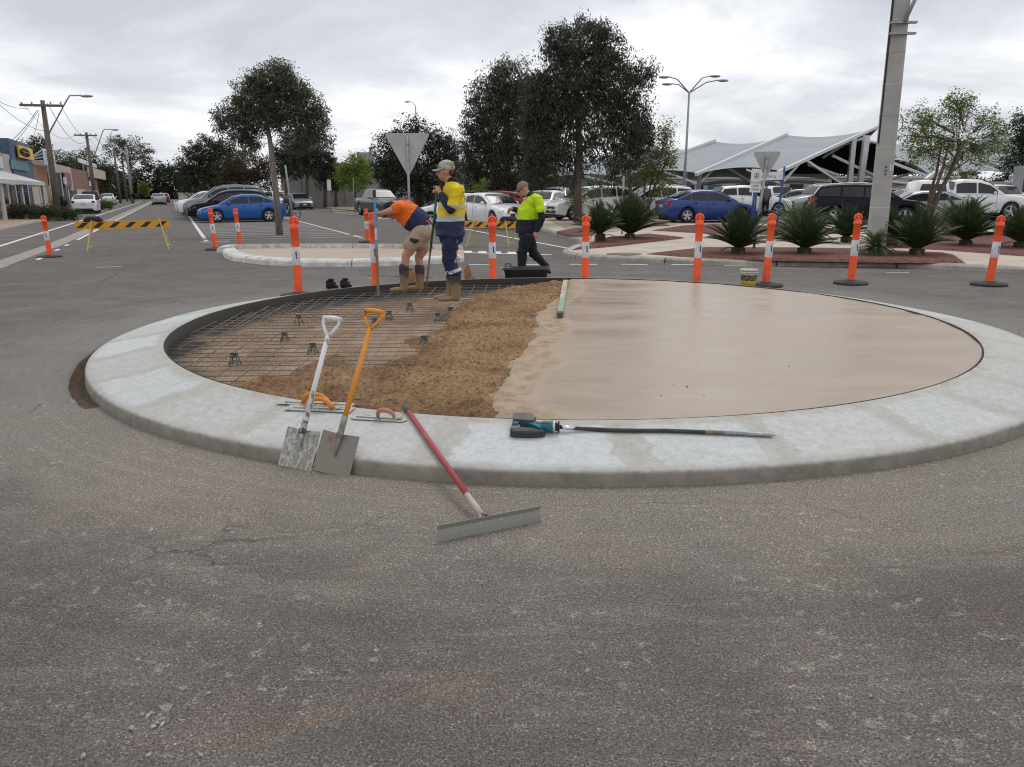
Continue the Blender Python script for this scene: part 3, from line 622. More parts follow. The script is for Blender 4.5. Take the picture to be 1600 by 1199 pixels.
cp=MB(); cp.prism([(-9.5,64.5),(-7,56),(0,48.5),(3.0,43.),(6,37.0),(11,36.0),(20,30.5),(34,27),(62,24),(88,45),(88,65)],.0,.122); cp.build('car_park',m_asphalt2,kind='structure')
dw=MB(); dw.prism([tuple(G(850,341,.12))[:2],tuple(G(905,368,.12))[:2],tuple(G(960,362,.12))[:2],tuple(G(1060,352,.12))[:2],tuple(G(1040,343,.12))[:2],tuple(G(940,337,.12))[:2]],.1,.126); dw.build('driveway',m_pathdirt,kind='structure')
def bed(name,px,z=.118,h=.05,label=None):
    c=[G(x,y,z) for x,y in px]; mb=MB(); n=len(c); ar=sum(c[i].x*c[(i+1)%n].y-c[(i+1)%n].x*c[i].y for i in range(n))
    if ar<0: c=c[::-1]
    ce=sum(c,Vector())/n; ins=[p+(ce-p)*.08+Vector((0,0,h)) for p in c]
    P=c+ins; mb.add(P,[(i,(i+1)%n,n+(i+1)%n,n+i) for i in range(n)]+[tuple(range(n,2*n))]); return mb.build(name,m_mulch,kind='structure')
bed('mulch_bed',[(892,391.5),(950,372),(1015,366.5),(1070,372.5),(1042,376),(947,387)])
bed('mulch_bed',[(1008,397.5),(1090,388.5),(1240,389),(1330,390.5),(1430,395),(1489,397.5),(1510,412),(1400,411),(1240,408.5),(1120,405),(1060,401.5)])
bed('mulch_bed',[(1017,360.5),(1060,354),(1112,351.5),(1200,354),(1300,358),(1310,366),(1250,368),(1117,366.5)])
bed('mulch_bed',[(1372,386),(1378,374),(1440,366),(1520,364),(1660,366),(1700,412),(1600,401),(1480,392)])
bed('mulch_bed',[(868,363.5),(905,357),(938,360),(928,368),(905,371),(885,368)])
mh=MB(); g=G(975,397.5,.12); mh.lathe([(.0,.0),(.42,.0),(.42,-.008)][::-1],n=24); mh.build('manhole_cover',M('manhole',(.17,.155,.14),(.09,.085,.08),scale=30,rough=.8),loc=(g.x,g.y,.126),label='round dark manhole cover set in the pale footpath corner',cat='manhole cover')
# --- left footpath and garden
lf=[TS(-10.5,-2),TS(-8,9),TS(-8,18.6),TS(-7.85,23.6),TS(-7.2,25.8),TS(-7.4,27.6),TS(-10.2,30.5),TS(-10.4,60),TS(-10.4,150),TS(-40,150),TS(-40,-2)]
lk=thing('kerb_line','low concrete kerb along the shop side footpath on the left','kerb'); kerb_blocks(lf[:9],1,lk,Vector((0,0,0)),m_kgrey,w=.15,h=.11,step=2.4)
mb=MB(); lfi=[p-TV*.13 for p in lf[:9]]+lf[9:]; mb.prism([tuple(p) for p in lfi],-.02,.118); mb.build('footpath',M('brick_paving',(.36,.25,.175),(.26,.175,.125),scale=3,rough=.9,bs=30),kind='structure')
# grass and dirt far off
mg=MB(); mg.prism([tuple(p) for p in (TS(-10.4,152),TS(25,140),TS(120,160),TS(300,500),TS(-300,500),TS(-200,152))],.0,.03); mg.build('verge',M('dry_grass',(.16,.14,.06),(.09,.09,.04),scale=2,rough=.95),kind='structure')
mg=MB(); mg.prism([tuple(p) for p in (TS(12.6,32),TS(13.2,140),TS(40,150),TS(60,80),TS(31,50),TS(16,24))],-.01,.10); mg.build('verge',M('tan_verge',(.27,.20,.14),(.17,.13,.09),scale=1.2,rough=.95),kind='structure')
# ================================================================ VEHICLES
def paint(name,c,rough=.28,metal=.0): 
    return M(name,c,tuple(x*.93 for x in c),scale=2,rough=rough,metal=metal,coat=(.6 if max(c)>.5 else .3) if max(c)>.05 else 0,spec=.5 if max(c)>.05 else .12)
m_glass=M('car_glass',(.020,.024,.028),(.012,.014,.016),rough=.08,spec=.42,scale=1.5)
m_tyre=M('tyre_rubber',(.022,.022,.022),rough=.85); m_alloy=M('alloy_rim',(.55,.56,.58),rough=.35,metal=.6)
m_blackp=M('black_plastic',(.02,.02,.021),rough=.6); m_lampw=M('headlight_lens',(.62,.65,.68),(.35,.37,.4),rough=.12,scale=9,coat=.5); m_lampr=M('taillight_lens',(.42,.015,.015),rough=.15,coat=.5)
m_plate=M('number_plate',(.62,.62,.60),rough=.5); m_chrome=M('chrome',(.7,.7,.7),rough=.15,metal=1.)
P_WHITE=paint('white_paint',(.82,.83,.83)); P_BLUE=paint('bright_blue_paint',(.003,.095,.36)); P_NAVY=paint('royal_blue_paint',(.004,.035,.20)); P_BLACK=paint('black_paint',(.014,.015,.02)); P_SILVER=paint('silver_paint',(.36,.38,.39),.3,.5); P_GREY=paint('grey_paint',(.10,.11,.115),.3,.4); P_RED=paint('red_paint',(.24,.012,.012)); P_MAROON=paint('maroon_paint',(.05,.015,.02)); P_DSILV=paint('dark_silver_paint',(.2,.21,.22),.3,.5)
CARS={
 'sedan':dict(L=4.58,W=1.80,z0=.20,deck=[(0,.60),(.10,.70),(.45,.80),(1.0,.90),(1.35,.97),(2.2,.97),(3.4,1.03),(4.0,1.07),(4.40,1.05),(4.52,.96),(4.58,.80)],roof=[(1.10,.93),(1.9,1.36),(2.3,1.455),(2.9,1.465),(3.35,1.41),(4.12,1.07)],wx=(.92,3.63),wr=.325,pil=[(2.62,.06),(3.42,.07)],ws=(1.16,1.95),rw=(3.40,4.02),rt=4.1),
 'suv':dict(L=4.55,W=1.85,z0=.26,deck=[(0,.72),(.10,.85),(.45,.96),(1.0,1.04),(1.3,1.08),(2.2,1.08),(3.4,1.14),(4.3,1.17),(4.47,1.10),(4.55,.85)],roof=[(1.02,1.05),(1.75,1.52),(2.15,1.66),(2.9,1.70),(3.7,1.66),(4.15,1.60),(4.46,1.16)],wx=(.90,3.55),wr=.36,pil=[(2.5,.07),(3.38,.09)],ws=(1.10,1.86),rw=(4.16,4.42),rt=4.46),
 'hatch':dict(L=4.15,W=1.74,z0=.20,deck=[(0,.58),(.08,.70),(.4,.82),(.9,.93),(1.15,.97),(2.2,.98),(3.4,1.04),(3.95,1.06),(4.1,.98),(4.15,.75)],roof=[(.92,.95),(1.65,1.36),(2.05,1.46),(2.7,1.48),(3.3,1.43),(3.65,1.37),(4.06,1.03)],wx=(.84,3.35),wr=.31,pil=[(2.35,.06),(3.15,.08)],ws=(1.0,1.70),rw=(3.68,4.0),rt=4.05),
 'ute':dict(L=5.2,W=1.85,z0=.34,deck=[(0,.80),(.08,.95),(.45,1.04),(1.1,1.10),(1.45,1.13),(2.4,1.13),(3.45,1.15),(3.5,1.15),(5.12,1.17),(5.17,1.1),(5.2,.7)],roof=[(1.25,1.12),(1.9,1.62),(2.3,1.75),(3.0,1.77),(3.35,1.70),(3.52,1.15)],wx=(.95,4.05),wr=.38,pil=[(2.45,.07)],ws=(1.32,1.96),rw=(3.37,3.47),rt=5.17),
}
def interp(pts,x): return float(np.interp(x,[p[0] for p in pts],[p[1] for p in pts]))
def make_car(kind,pm,label,extras=(),plate=True,lod=0):
    S=CARS[kind]; L_=S['L'];W=S['W']/2; z0=S['z0']; root=thing(kind_name(kind),label,'car')
    deck=lambda x:interp(S['deck'],x)
    roof=lambda x:interp(S['roof'],x)
    xa,xb=S['roof'][0][0],S['roof'][-1][0]
    def wid(x):
        f=min(x,1.0); e=min(L_-x,.9)
        return W*(1-.20*(1-f)**3.2-.16*(1-e/.9)**3.2)
    X=lambda x:L_/2-x     # front towards +X
    xs=sorted(set([0,.03,.08,.16,.3,.45]+[round(v,3) for v in np.arange(.5,L_-.3,.09)]+[L_-.3,L_-.16,L_-.08,L_-.03,L_]))
    wr=S['wr']; ar=wr+.055
    def zl(x):
        z=z0
        for w in S['wx']:
            if abs(x-w)<ar: z=max(z,wr+math.sqrt(ar*ar-(x-w)**2))
        if x<.3: z=max(z,z0+.06*(1-x/.3))
        if L_-x<.3: z=max(z,z0+.10*(1-(L_-x)/.3))
        return z
    rows=[]
    for x in xs:
        w=wid(x); d=deck(x); zz=zl(x); zm=max(zz+.02,z0+.18); zh=max(zm+.02,(d+z0)*.56)
        zs=max(zh+.02,d-.055)
        row=[(w*.93,zz),(w*.985,zm),(w,zh),(w*.975,zs),(w*.93,d-.012),(w*.80,d+.006),(w*.4,d+.022),(0,d+.026)]
        r=[(X(x),y,z) for y,z in row]; rows.append(r+[(X(x),-y,z) for y,z in row[-2::-1]])
    mb=MB(); mb.grid([r for r in rows])
    n=len(rows[0])
    for r,fl in ((rows[0],1),(rows[-1],0)):
        c=(r[0][0]+(.03 if fl else -.03),0,.5); base=len(mb.v); mb.v+=[tuple(p) for p in r]
        mb.f.append(tuple(base+i for i in (range(n) if fl else range(n-1,-1,-1)))); mb.m.append(0); mb.sm.append(False)
    body=mb.build('body',[pm],root)
    ub=MB(); ub.box((0,0,(z0+.5)/2+.03),(L_-.35,2*W-.34,.5-z0+.26)); ub.build('underbody',m_blackp,root)
    # greenhouse
    k=.30
    def side(x,v,off=0.):
        H=roof(x)-deck(x); wb=wid(x)*.935; return (X(x),wb-k*v*H+off,deck(x)+v*H-.004)
    gx=[v for v in np.linspace(xa,xb,34)]; rows=[]
    for x in gx:
        H=max(roof(x)-deck(x),0.0); a=side(x,0);b=side(x,.5);c=side(x,.86); wt=c[1]; 
        row=[a,b,c,(X(x),wt-.05*min(1,H*4),deck(x)+H*.97),(X(x),wt*.6,deck(x)+H+.015),(X(x),0,deck(x)+H+.024)]
        rows.append(row+[(p[0],-p[1],p[2]) for p in row[-2::-1]])
    mb=MB(); mb.grid(rows); mb.build('cabin',[pm],root)
    # side glass
    gl=MB(); segs=[]; st=xa+.33; edges=[st]+[p[0] for p in S['pil']]; en=xb-.20
    pil=S['pil']; cur=st
    for px_,pw in pil: segs.append((cur,px_-pw/2)); cur=px_+pw/2
    if kind!='ute': segs.append((cur,en))
    else: segs.append((cur,xb-.16))
    glass_parts=[]
    for sgn in (1,-1):
        for a,b in segs:
            if b-a<.12: continue
            P=[]
            for x in np.linspace(a,b,9):
                H=roof(x)-deck(x); 
                if H<.10: H=.10
                vt=.82 if H>.3 else .82*max(H-.06,.02)/.3*1.0
                vt=min(.82,max(.12,(H-.075)/H)); p0=side(x,.07,.006); p1=side(x,vt*.96,.006)
                P.append([(p0[0],p0[1]*sgn,p0[2]),(p1[0],p1[1]*sgn,p1[2])])
            mb=MB(); mb.grid(P if sgn<0 else [r[::-1] for r in P]); mb.build('window',m_glass,root)
    for nm,(a,b) in (('windscreen',S['ws']),('rear_window',S['rw'])):
        P=[]; 
        for x in np.linspace(a,b,7):
            H=roof(x)-deck(x); wt=side(x,.86)[1]; zz=deck(x)+H
            nx=.022*(1 if nm=='windscreen' else -1)
            P.append([(X(x)+nx,y,zz+(.03 if abs(y)<.1 else .024 if abs(y)<wt*.7 else -.0)+.022) for y in (-wt*.88,-wt*.6,0,wt*.6,wt*.88)])
        mb=MB(); mb.grid(P); mb.build(nm,m_glass,root)
    # wheels
    for wx in S['wx']:
        for sgn in (1,-1):
            y=sgn*(wid(wx)-.115); w=MB(); hw=.10
            w.lathe([(wr*.66,-hw*.9),(wr*.95,-hw),(wr,-hw*.7),(wr,hw*.7),(wr*.95,hw),(wr*.66,hw*.9)],(X(wx),y,wr),n=22,axis='Y'); ty=w.build('wheel',m_tyre,root)
            r=MB(); 
            r.lathe([(.0,sgn*hw*.35),(wr*.6,sgn*hw*.35),(wr*.68,sgn*hw*.95),(wr*.62,sgn*hw*.97)],(X(wx),y,wr),n=22,axis='Y'); r2=MB()
            for i in range(5):
                a=i*2*PI/5+.3; p=(X(wx)+.03*math.cos(a),y+sgn*hw*.75,wr+.03*math.sin(a)); q=(X(wx)+wr*.63*math.cos(a),y+sgn*hw*.86,wr+wr*.63*math.sin(a)); r2.beam(p,q,.085,.03,up=(0,1,0))
            r2.lathe([(wr*.60,sgn*hw*.92),(wr*.70,sgn*hw*.98),(wr*.70,sgn*hw*.8)],(X(wx),y,wr),n=22,axis='Y'); r2.lathe([(0,sgn*hw*.93),(.055,sgn*hw*.93),(.06,sgn*hw*.7)],(X(wx),y,wr),n=10,axis='Y')
            r.build('rim_barrel',m_blackp,ty); r2.build('spokes',m_alloy,ty)
    fz=deck(0)
    zg=(z0+fz)/2+.1
    # lamps, grille, plates
    for sgn in (1,-1):
        m_=MB(); w0=wid(.12); m_.add([(X(.02),sgn*w0*.60,fz-.13),(X(.015),sgn*w0*.62,fz-.02),(X(.42),sgn*(wid(.42)*.93),deck(.42)-.06),(X(.40),sgn*(wid(.4)*1.003+.004),deck(.42)-.16),(X(.10),sgn*(wid(.10)+.006),fz-.12),(X(.10),sgn*(wid(.1)*.96+.004),deck(.10)-.01),(X(.22),sgn*wid(.22)*.66,deck(.22)+.022)],
              [(0,4,5,1) if sgn>0 else (1,5,4,0),(4,3,2,5) if sgn>0 else (5,2,3,4),(1,5,2,6) if sgn>0 else (6,2,5,1)]); m_.build('headlight',m_lampw,root)
        t=MB(); xr=L_; zt=S['rt']; zz=deck(xr-.35)-.05
        if kind in('suv','ute'): h0,h1=.28,.02
        else: h0,h1=.22,.04
        wA=wid(xr-.02); wB=wid(xr-.32)
        t.box((X(xr-.10),sgn*(wid(xr-.08)-.09),zz-.10),(.235,.20,.18 if h0<.25 else .26)); t.build('taillight',m_lampr,root)
        mi=MB(); mi.sph((X(xa+.50),sgn*(wid(xa+.5)+.07),deck(xa+.5)+.05),(.06,.10,.07),8,6); mi.beam((X(xa+.46),sgn*(wid(xa+.5)-.06),deck(xa+.5)),(X(xa+.48),sgn*(wid(xa+.5)+.03),deck(xa+.5)+.03),.05,.03); mi.build('wing_mirror',pm,root)
        for wxx in ((S['pil'][0][0]-.28),(S['pil'][0][0]+.62)):
            hb=MB(); hb.box((X(wxx),sgn*(wid(wxx)*.985+.012),deck(wxx)-.13),(.19,.028,.035)); hb.build('door_handle',pm,root)
    g=MB(); g.box((X(.012),0,fz-.10),(.05,W*.95,.13)); g.box((X(.018),0,z0+.16),(.06,W*1.25,.15)); g.build('grille',m_blackp,root)
    b=MB(); b.box((X(L_-.02),0,z0+.13),(.08,W*1.35,.16)); b.build('rear_bumper_trim',m_blackp,root)
    if plate:
        p=MB(); p.box((X(-.02),0,z0+.26),(.012,.37,.13)); p.build('number_plate',m_plate,root)
        p=MB(); p.box((X(L_+.015),0,deck(L_-.3)-.30),(.02,.37,.13)); p.build('number_plate',m_plate,root)
    # door shut lines
    sl=MB()
    for sgn in (1,-1):
        for xx in (xa+.36,S['pil'][0][0],min(S['wx'][1]-ar-.03,S['pil'][0][0]+.98)):
            P=[(X(xx),sgn*(wid(xx)*q+.0025),z) for q,z in ((.985,z0+.2),(1.,(deck(xx)+z0)*.56),(.978,deck(xx)-.06),(.94,deck(xx)-.015))]
            for u,v in zip(P[:-1],P[1:]): sl.beam(u,v,.012,.006,up=(0,1,0))
    sl.build('door_gap',m_blackp,root)
    if 'rack' in extras:
        r=MB(); zt=roof(2.7)
        for y in (-.55,-.28,0,.28,.55): r.beam((X(1.9),y,zt+.15),(X(4.1),y,zt+.15),.05,.03)
        for x in (1.9,2.6,3.4,4.1): r.beam((X(x),-.62,zt+.12),(X(x),.62,zt+.12),.05,.04)
        for x in (2.1,3.8):
            for y in (-.55,.55): r.beam((X(x),y,zt-.05),(X(x),y,zt+.12),.04,.04)
        r.build('roof_rack',m_blackp,root)
    if 'rails' in extras:
        for sgn in (1,-1):
            r=MB(); P=[(X(x),sgn*(W*.72),roof(x)+.05) for x in (1.9,2.4,3.2,3.9)]; r.tube([(X(1.85),sgn*W*.72,roof(1.85)-.01)]+P+[(X(4.0),sgn*W*.72,roof(4.0)-.01)],.016,6); r.build('roof_rail',m_chrome,root)
    if 'canopy' in extras:
        c=MB(); P=[]
        for x,h in ((3.56,1.17),(3.66,1.60),(3.72,1.72),(4.6,1.75),(5.02,1.70),(5.14,1.17)):
            P.append([(X(x),W*.90,1.15),(X(x),W*.84,1.15+(h-1.15)*.6),(X(x),W*.74,h-.03),(X(x),0,h+.02),(X(x),-W*.74,h-.03),(X(x),-W*.84,1.15+(h-1.15)*.6),(X(x),-W*.90,1.15)])
        c.grid(P); cp_=c.build('canopy',pm,root)
        for sgn in (1,-1):
            q=MB(); pp=[(3.78,1.26),(4.98,1.26),(4.86,1.58),(3.84,1.58)]; vv=[(X(x),sgn*(W*.905-(z-1.15)*.165+.02),z) for x,z in pp]; q.add(vv,[(0,3,2,1) if sgn<0 else (0,1,2,3)][::1]); q.build('window',m_glass,cp_)
    if 'bullbar' in extras:
        r=MB(); r.tube([(X(-.02),-.75,.52),(X(-.18),-.62,.60),(X(-.2),-.6,1.06),(X(-.2),.6,1.06),(X(-.18),.62,.60),(X(-.02),.75,.52)],.032,6); r.tube([(X(-.2),-.3,.55),(X(-.2),-.3,1.06)],.03,6); r.tube([(X(-.2),.3,.55),(X(-.2),.3,1.06)],.03,6); r.box((X(-.12),0,.52),(.12,1.5,.2)); r.build('bull_bar',P_WHITE if pm is not P_WHITE else m_alloy,root)
    if 'spare' in extras:
        r=MB(); r.lathe([(.0,.0),(.18,.0),(.34,.02),(.36,.09),(.34,.17),(.0,.19)],(0,0,0),n=20,axis='Y'); o=r.build('spare_wheel',m_tyre,root); o.rotation_euler=(0,0,PI/2); o.location=(X(L_)-.0,-.1,.95)
    if 'spoiler' in extras:
        r=MB(); r.box((X(L_-.16),0,deck(L_-.2)+.13),(.16,W*1.6,.025)); r.box((X(L_-.14),.5,deck(L_-.2)+.06),(.08,.05,.14)); r.box((X(L_-.14),-.5,deck(L_-.2)+.06),(.08,.05,.14)); r.build('spoiler',pm,root)
    return root
def kind_name(k): return {'sedan':'sedan_car','suv':'suv_car','hatch':'hatchback_car','ute':'utility_truck'}[k]
def car_at(kind,pm,label,pos,heading,z=0.,group=None,extras=(),scale=None,pitch=0):
    o=make_car(kind,pm,label,extras); o.location=(pos[0],pos[1],z); o.rotation_euler=(0,0,R(heading))
    if group: o['group']=group
    if scale: o.scale=scale
    return o
def gx_(x,Y): r=_ray(x,330); return (r.x/r.y*Y,Y)
# centre parking row
HT=math.degrees(math.atan2(-TV.y,-TV.x))
row='cars parked nose out down the centre parking row'
specs=[('sedan',P_BLUE,'bright blue sedan parked first in the centre row behind the striped bollards',(),None),
 ('suv',P_BLACK,'black wagon parked right behind the bright blue sedan',('rails',),None),
 ('suv',P_DSILV,'dark silver four wheel drive with a flat roof rack, third in the centre row',('rack',),(1.06,1.03,1.2)),
 ('ute',P_WHITE,'white utility with bull bar parked past the roof rack vehicle',('bullbar',),None),
 ('hatch',P_GREY,'grey hatchback parked just beyond the white bull bar utility',(),None),
 ('sedan',P_RED,'red sedan in the centre row beyond the grey hatchback',(),None),
 ('suv',P_DSILV,'dark silver wagon in the far half of the centre row',(),None),
 ('hatch',P_GREY,'small grey hatchback next to last but two of the centre row',(),None),
 ('suv',P_WHITE,'white wagon near the far end of the centre row',(),None),
 ('sedan',P_WHITE,'white sedan at the far end of the centre parking row',(),None)]
for i,(k,pm,lb,ex,sc) in enumerate(specs):
    c=TS(2.55-(.35 if i else 0)-.08*i,16.2+i*3.0+(2 if i>6 else 0)); car_at(k,pm,lb,c,HT+random.uniform(-1.5,1.5),0,row,ex,sc)
SD=math.degrees(STREET)
c=TS(-7.35,42.2); car_at('sedan',P_WHITE,'white sedan seen from behind, parked kerbside left of the barrier board',c,SD,0)
c=TS(-8.9,67); car_at('suv',P_MAROON,'dark maroon four wheel drive with spare wheel parked on the left kerb',c,SD,0,None,('spare',),(1,.98,1.06))
c=TS(-9.0,92); car_at('sedan',P_WHITE,'small white sedan parked beyond the maroon four wheel drive',c,SD,0)
c=TS(-2.6,86); car_at('sedan',P_SILVER,'silver sedan driving away down the middle of the left road',c,SD,0)
c=TS(-2.2,110); car_at('hatch',P_RED,'dark red car ahead of the silver sedan on the left road',c,SD,0)
# right of the centre row
car_at('sedan',P_SILVER,'silver car facing the camera behind the cyclist, by the tree row',gx_(468,76),-62,0)
car_at('suv',P_WHITE,'white wagon half hidden behind the cyclist and thin tree',gx_(438,80),-62,0)
car_at('ute',P_GREY,'dark grey dual cab utility parked facing the camera beside the blue stake',gx_(592,55),-60,0,None,(),(1,.95,1.0))
car_at('hatch',P_WHITE,'white hatchback mostly hidden between the two nearest workers',gx_(712,38.5),188,0,None)
z=.122
car_at('sedan',P_WHITE,'small white sedan behind the second barrier board, facing camera right',gx_(769,36.2),-57,.118,None,(),(.93,.93,.95))
car_at('hatch',P_RED,'red hatchback in the carpark just behind the small white sedan',gx_(768,50),178,z,None)
car_at('sedan',P_MAROON,'maroon car parked behind the yellow shirted worker, left of the red hatchback',gx_(720,50.5),186,z)
car_at('hatch',P_WHITE,'white hatchback half hidden behind the walking worker and tree trunk',gx_(850,46.5),-110,z)
car_at('suv',P_SILVER,'silver wagon with black roof load behind the white hatchback',gx_(868,54),-100,z,None,('rack',))
car_at('suv',P_WHITE,'white wagon with dark lower grille, nose left, right of the big tree trunk',gx_(922,42.0),203,z)
car_at('suv',P_WHITE,'white wagon with roof rails behind the sago palms and left of the blue sedan',gx_(1018,43.5),190,z,None,('rails',))
car_at('sedan',P_NAVY,'royal blue sedan with red taillights parked on the carpark corner',gx_(1104,38.4),11,.118)
car_at('suv',P_WHITE,'white wagon showing its tail behind the alcohol free zone sign',gx_(1170,47),8,z)
car_at('suv',P_WHITE,'white wagon just right of the grey dressed pedestrian',gx_(1197,56),100,z)
car_at('hatch',P_DSILV,'dark silver hatchback right of the blue street sign post',gx_(1240,53),168,z)
car_at('suv',P_SILVER,'silver wagon with roof rails left of the black wagon under the shade',gx_(1280,52),196,z,None,('rails',),(1.03,1,1.05))
car_at('suv',P_BLACK,'black wagon parked behind the thick concrete pole',gx_(1353,35.5),-16,z,None,('rails',),(1.04,1,1))
car_at('sedan',P_WHITE,'white sedan glimpsed between the concrete pole and the canopy utility',gx_(1418,44),190,z)
car_at('sedan',P_SILVER,'silver sedan with rear spoiler in front of the white canopy utility',gx_(1430,36.3),170,z,None,('spoiler',),(.98,.97,.94))
car_at('ute',P_WHITE,'white dual cab utility with canopy and bull bar under the bare tree',gx_(1506,39),-7,z,None,('canopy','bullbar'),(1.03,1,1.07))
# far cars in the shade, three sources copied
srcs=[]; far='cars parked under the shade sails'
cols=[(P_SILVER,'silver'),(P_WHITE,'white'),(P_DSILV,'dark silver'),(P_GREY,'grey'),(P_BLACK,'black')]
fx=[(1062,66,'just right of the light leafed tree'),(1088,60,'above the roof of the royal blue sedan'),(1130,62,'left of the alcohol free zone sign'),(1152,70,'behind the alcohol free zone sign, in shade'),(1222,66,'behind the blue street sign post'),(1262,70,'between the street sign and silver wagon'),(1308,62,'over the black wagon\'s tail'),(1400,60,'right of the concrete pole in deep shade'),(1450,66,'over the spoiler of the silver sedan'),(1560,52,'right behind the canopy utility\'s bonnet'),(1590,60,'at the far right edge of the photo'),(1545,66,'in shade right of the bare tree'),(1000,62,'behind the white wagon with roof rails'),(940,60,'above the white wagon right of the big tree')]
for i,(x,Y,w) in enumerate(fx):
    k=('suv','hatch','sedan')[i%3]; pm,cn=cols[(i*2+i//3)%5]
    if i<3:
        o=make_car(k,pm,''); srcs.append((o,children_of(o))); 
    else:
        o=dup(srcs[i%3][0],(0,0,0),kids=srcs[i%3][1])
        for ch in children_of(o):
            for sl in ch.material_slots: pass
            if ch.data.materials[0] in (cols[0][0],cols[2][0],cols[4][0],cols[3][0],cols[1][0]) : ch.material_slots[0].link='OBJECT'; ch.material_slots[0].material=pm
    p=gx_(x,Y); o.location=(p[0],p[1],z); o.rotation_euler=(0,0,R(random.choice((-80,100,-95,85)))); o['label']='%s %s parked %s'%(cn,{'suv':'wagon','hatch':'hatchback','sedan':'sedan'}[k],w); o['group']=far
# ================================================================ ROAD FURNITURE
m_org=M('orange_bollard_plastic',(.90,.105,.022),(.52,.10,.045),scale=9,rough=.5,lo=.30,hi=.46,detail=7); m_refl=M('white_reflective_band',(.66,.66,.68),(.52,.52,.54),scale=12,rough=.4); m_rub=M('recycled_rubber',(.065,.058,.052),rough=.9,scale=20,bs=50); m_ink=M('black_print',(.02,.02,.02),rough=.6)
def make_bollard():
    t=thing('bollard','','bollard')
    b=MB(); b.lathe([(0.0,0),(.275,0),(.288,.02),(.27,.045),(.11,.06),(.09,.075),(0,.075)],n=28); b.build('base',m_rub,t)
    p=MB(); p.lathe([(.066,.06),(.064,.12),(.061,.46),(.059,.715),(.059,.96),(.070,.965),(.072,.985),(.067,1.0),(.058,1.03),(.045,1.045),(0,1.047)],n=20); p.build('post',m_org,t)
    w=MB(); w.lathe([(.0615,.46),(.0632,.463),(.0618,.712),(.0595,.715)],n=20); wb=w.build('reflective_band',m_refl,t)
    g=MB(); 
    for k in range(3): a=-PI/2+.30+.02*k; g.box((.0635*math.cos(a),.0635*math.sin(a),.60-.035*(k-1)),(.02,.003,.03),(0,0,a+PI/2))
    g.build('logo',m_ink,wb)
    k=MB(); k.tube([(-.05,0,1.04),(-.058,0,1.075),(-.045,0,1.11),(0,0,1.128),(.045,0,1.11),(.058,0,1.075),(.05,0,1.04)],.020,8); k.sph((0,0,1.07),(.033,.03,.05),8,6); k.build('handle',m_org,t)
    return t
BP=[(78.5,402,336.5,'leftmost orange bollard, standing in the left road beside the barrier board'),(337,391,325,'orange bollard left of the pair in front of the bright blue sedan'),(376,387,325,'orange bollard right of the pair in front of the bright blue sedan'),(467,464,337.5,'tall near orange bollard behind the back left rim of the island'),(574,379,326,'farther orange bollard beyond the stake, half hidden by a nearer one'),(588,462,331,'near orange bollard directly behind the blue painted stake'),(770,447,337,'orange bollard in front of the small white sedan and second barrier'),(914,446,336,'orange bollard in front of the left sago palms'),(1088,449,333,'orange bollard in front of the royal blue sedan, leaning right'),(1196,447.5,333,'orange bollard beside the yellow bucket, right of the sign pole'),(1329,444,333,'orange bollard in front of the palm by the concrete pole'),(1545,446,336,'rightmost orange bollard, leaning right near the picture edge')]
lean={0:-.03,1:-.05,2:-.06,9:.03,10:.02,11:.05}
for i,(x,y,yt,lb) in enumerate(BP):
    g=G(x,y,0)
    if i==0: bol=make_bollard(); bol.location=(g.x,g.y,0); bol['label']=lb; bol['group']='orange and white traffic bollards around the works'; bk=children_of(bol); o=bol
    else: o=dup(bol,(g.x,g.y,0),label=lb,kids=bk)
    hz=D(x,yt,g.y).z; o.scale=(1.,1.,hz/1.148)
    for ch in children_of(o):
        if ch.name.split('.')[0]!='base': ch.rotation_euler=(0,lean.get(i,0),0)
m_yel=M('barrier_yellow',(.72,.36,.02),(.6,.28,.015),rough=.5,scale=5); m_ylw2=M('pale_yellow_steel',(.62,.50,.20),(.45,.36,.15),rough=.6,scale=15); m_blk=M('barrier_black',(.022,.018,.016),rough=.6); m_bag=M('black_sandbag',(.03,.027,.026),rough=.85,bs=12,bst=.6,bd=.03)
def barrier(a,b,z,h,nst,legs,label,bag):
    a=Vector(a);b=Vector(b); L_=(b-a).length; ang=math.atan2(b.y-a.y,b.x-a.x); t=thing('barrier_board',label,'barrier',loc=((a.x+b.x)/2,(a.y+b.y)/2,0),rotz=ang)
    m=MB(); m.box((0,0,z),(L_,.03,h)); bd=m.build('board',m_yel,t); w=L_/nst
    for i in range(nst):
        x=-L_/2+w*(i+.30); m=MB(); zz=h/2-.035; m.add([(x-.10,-.0175,z-zz),(x+w*.38-.10,-.0175,z-zz),(x+w*.38+.08,-.0175,z+zz),(x+.08,-.0175,z+zz)],[(0,1,2,3)]); m.build('stripe',m_blk,bd)
    for lx,d in legs:
        for yy in (-.30,.30):
            m=MB(); m.beam((lx,(.02 if yy>0 else -.03),z+.15),(lx+d*.18+(.06 if yy>0 else 0),yy,0),.03,.03); m.build('leg',m_ylw2,t)
        m=MB(); m.beam((lx+d*.15+.0,-.26,.12),(lx+d*.15+.05,.26,.12),.022,.022); m.build('brace',m_ylw2,t)
    if bag is not None:
        sb=MB(); P=[]
        for i,u in enumerate(np.linspace(-1,1,9)):
            r=.065*(1-u**4)**.5+.012; P.append((u*.24,0,.05-.05*u*u*1.4+.02)); 
        sb.tube(P,[.02,.055,.07,.06,.05,.06,.072,.055,.02],8,sq=1.2)
        w=t.matrix_basis if False else Matrix.Translation(t.location)@Matrix.Rotation(ang,4,'Z'); p=w@Vector((bag,0,z+h/2))
        sb.build('sandbag',m_bag,loc=p,rotz=ang,label='black sandbag slung over the '+('left barrier board near its left end' if a.x<-5 else 'second barrier board beside the walking worker'),cat='sandbag')
    return t
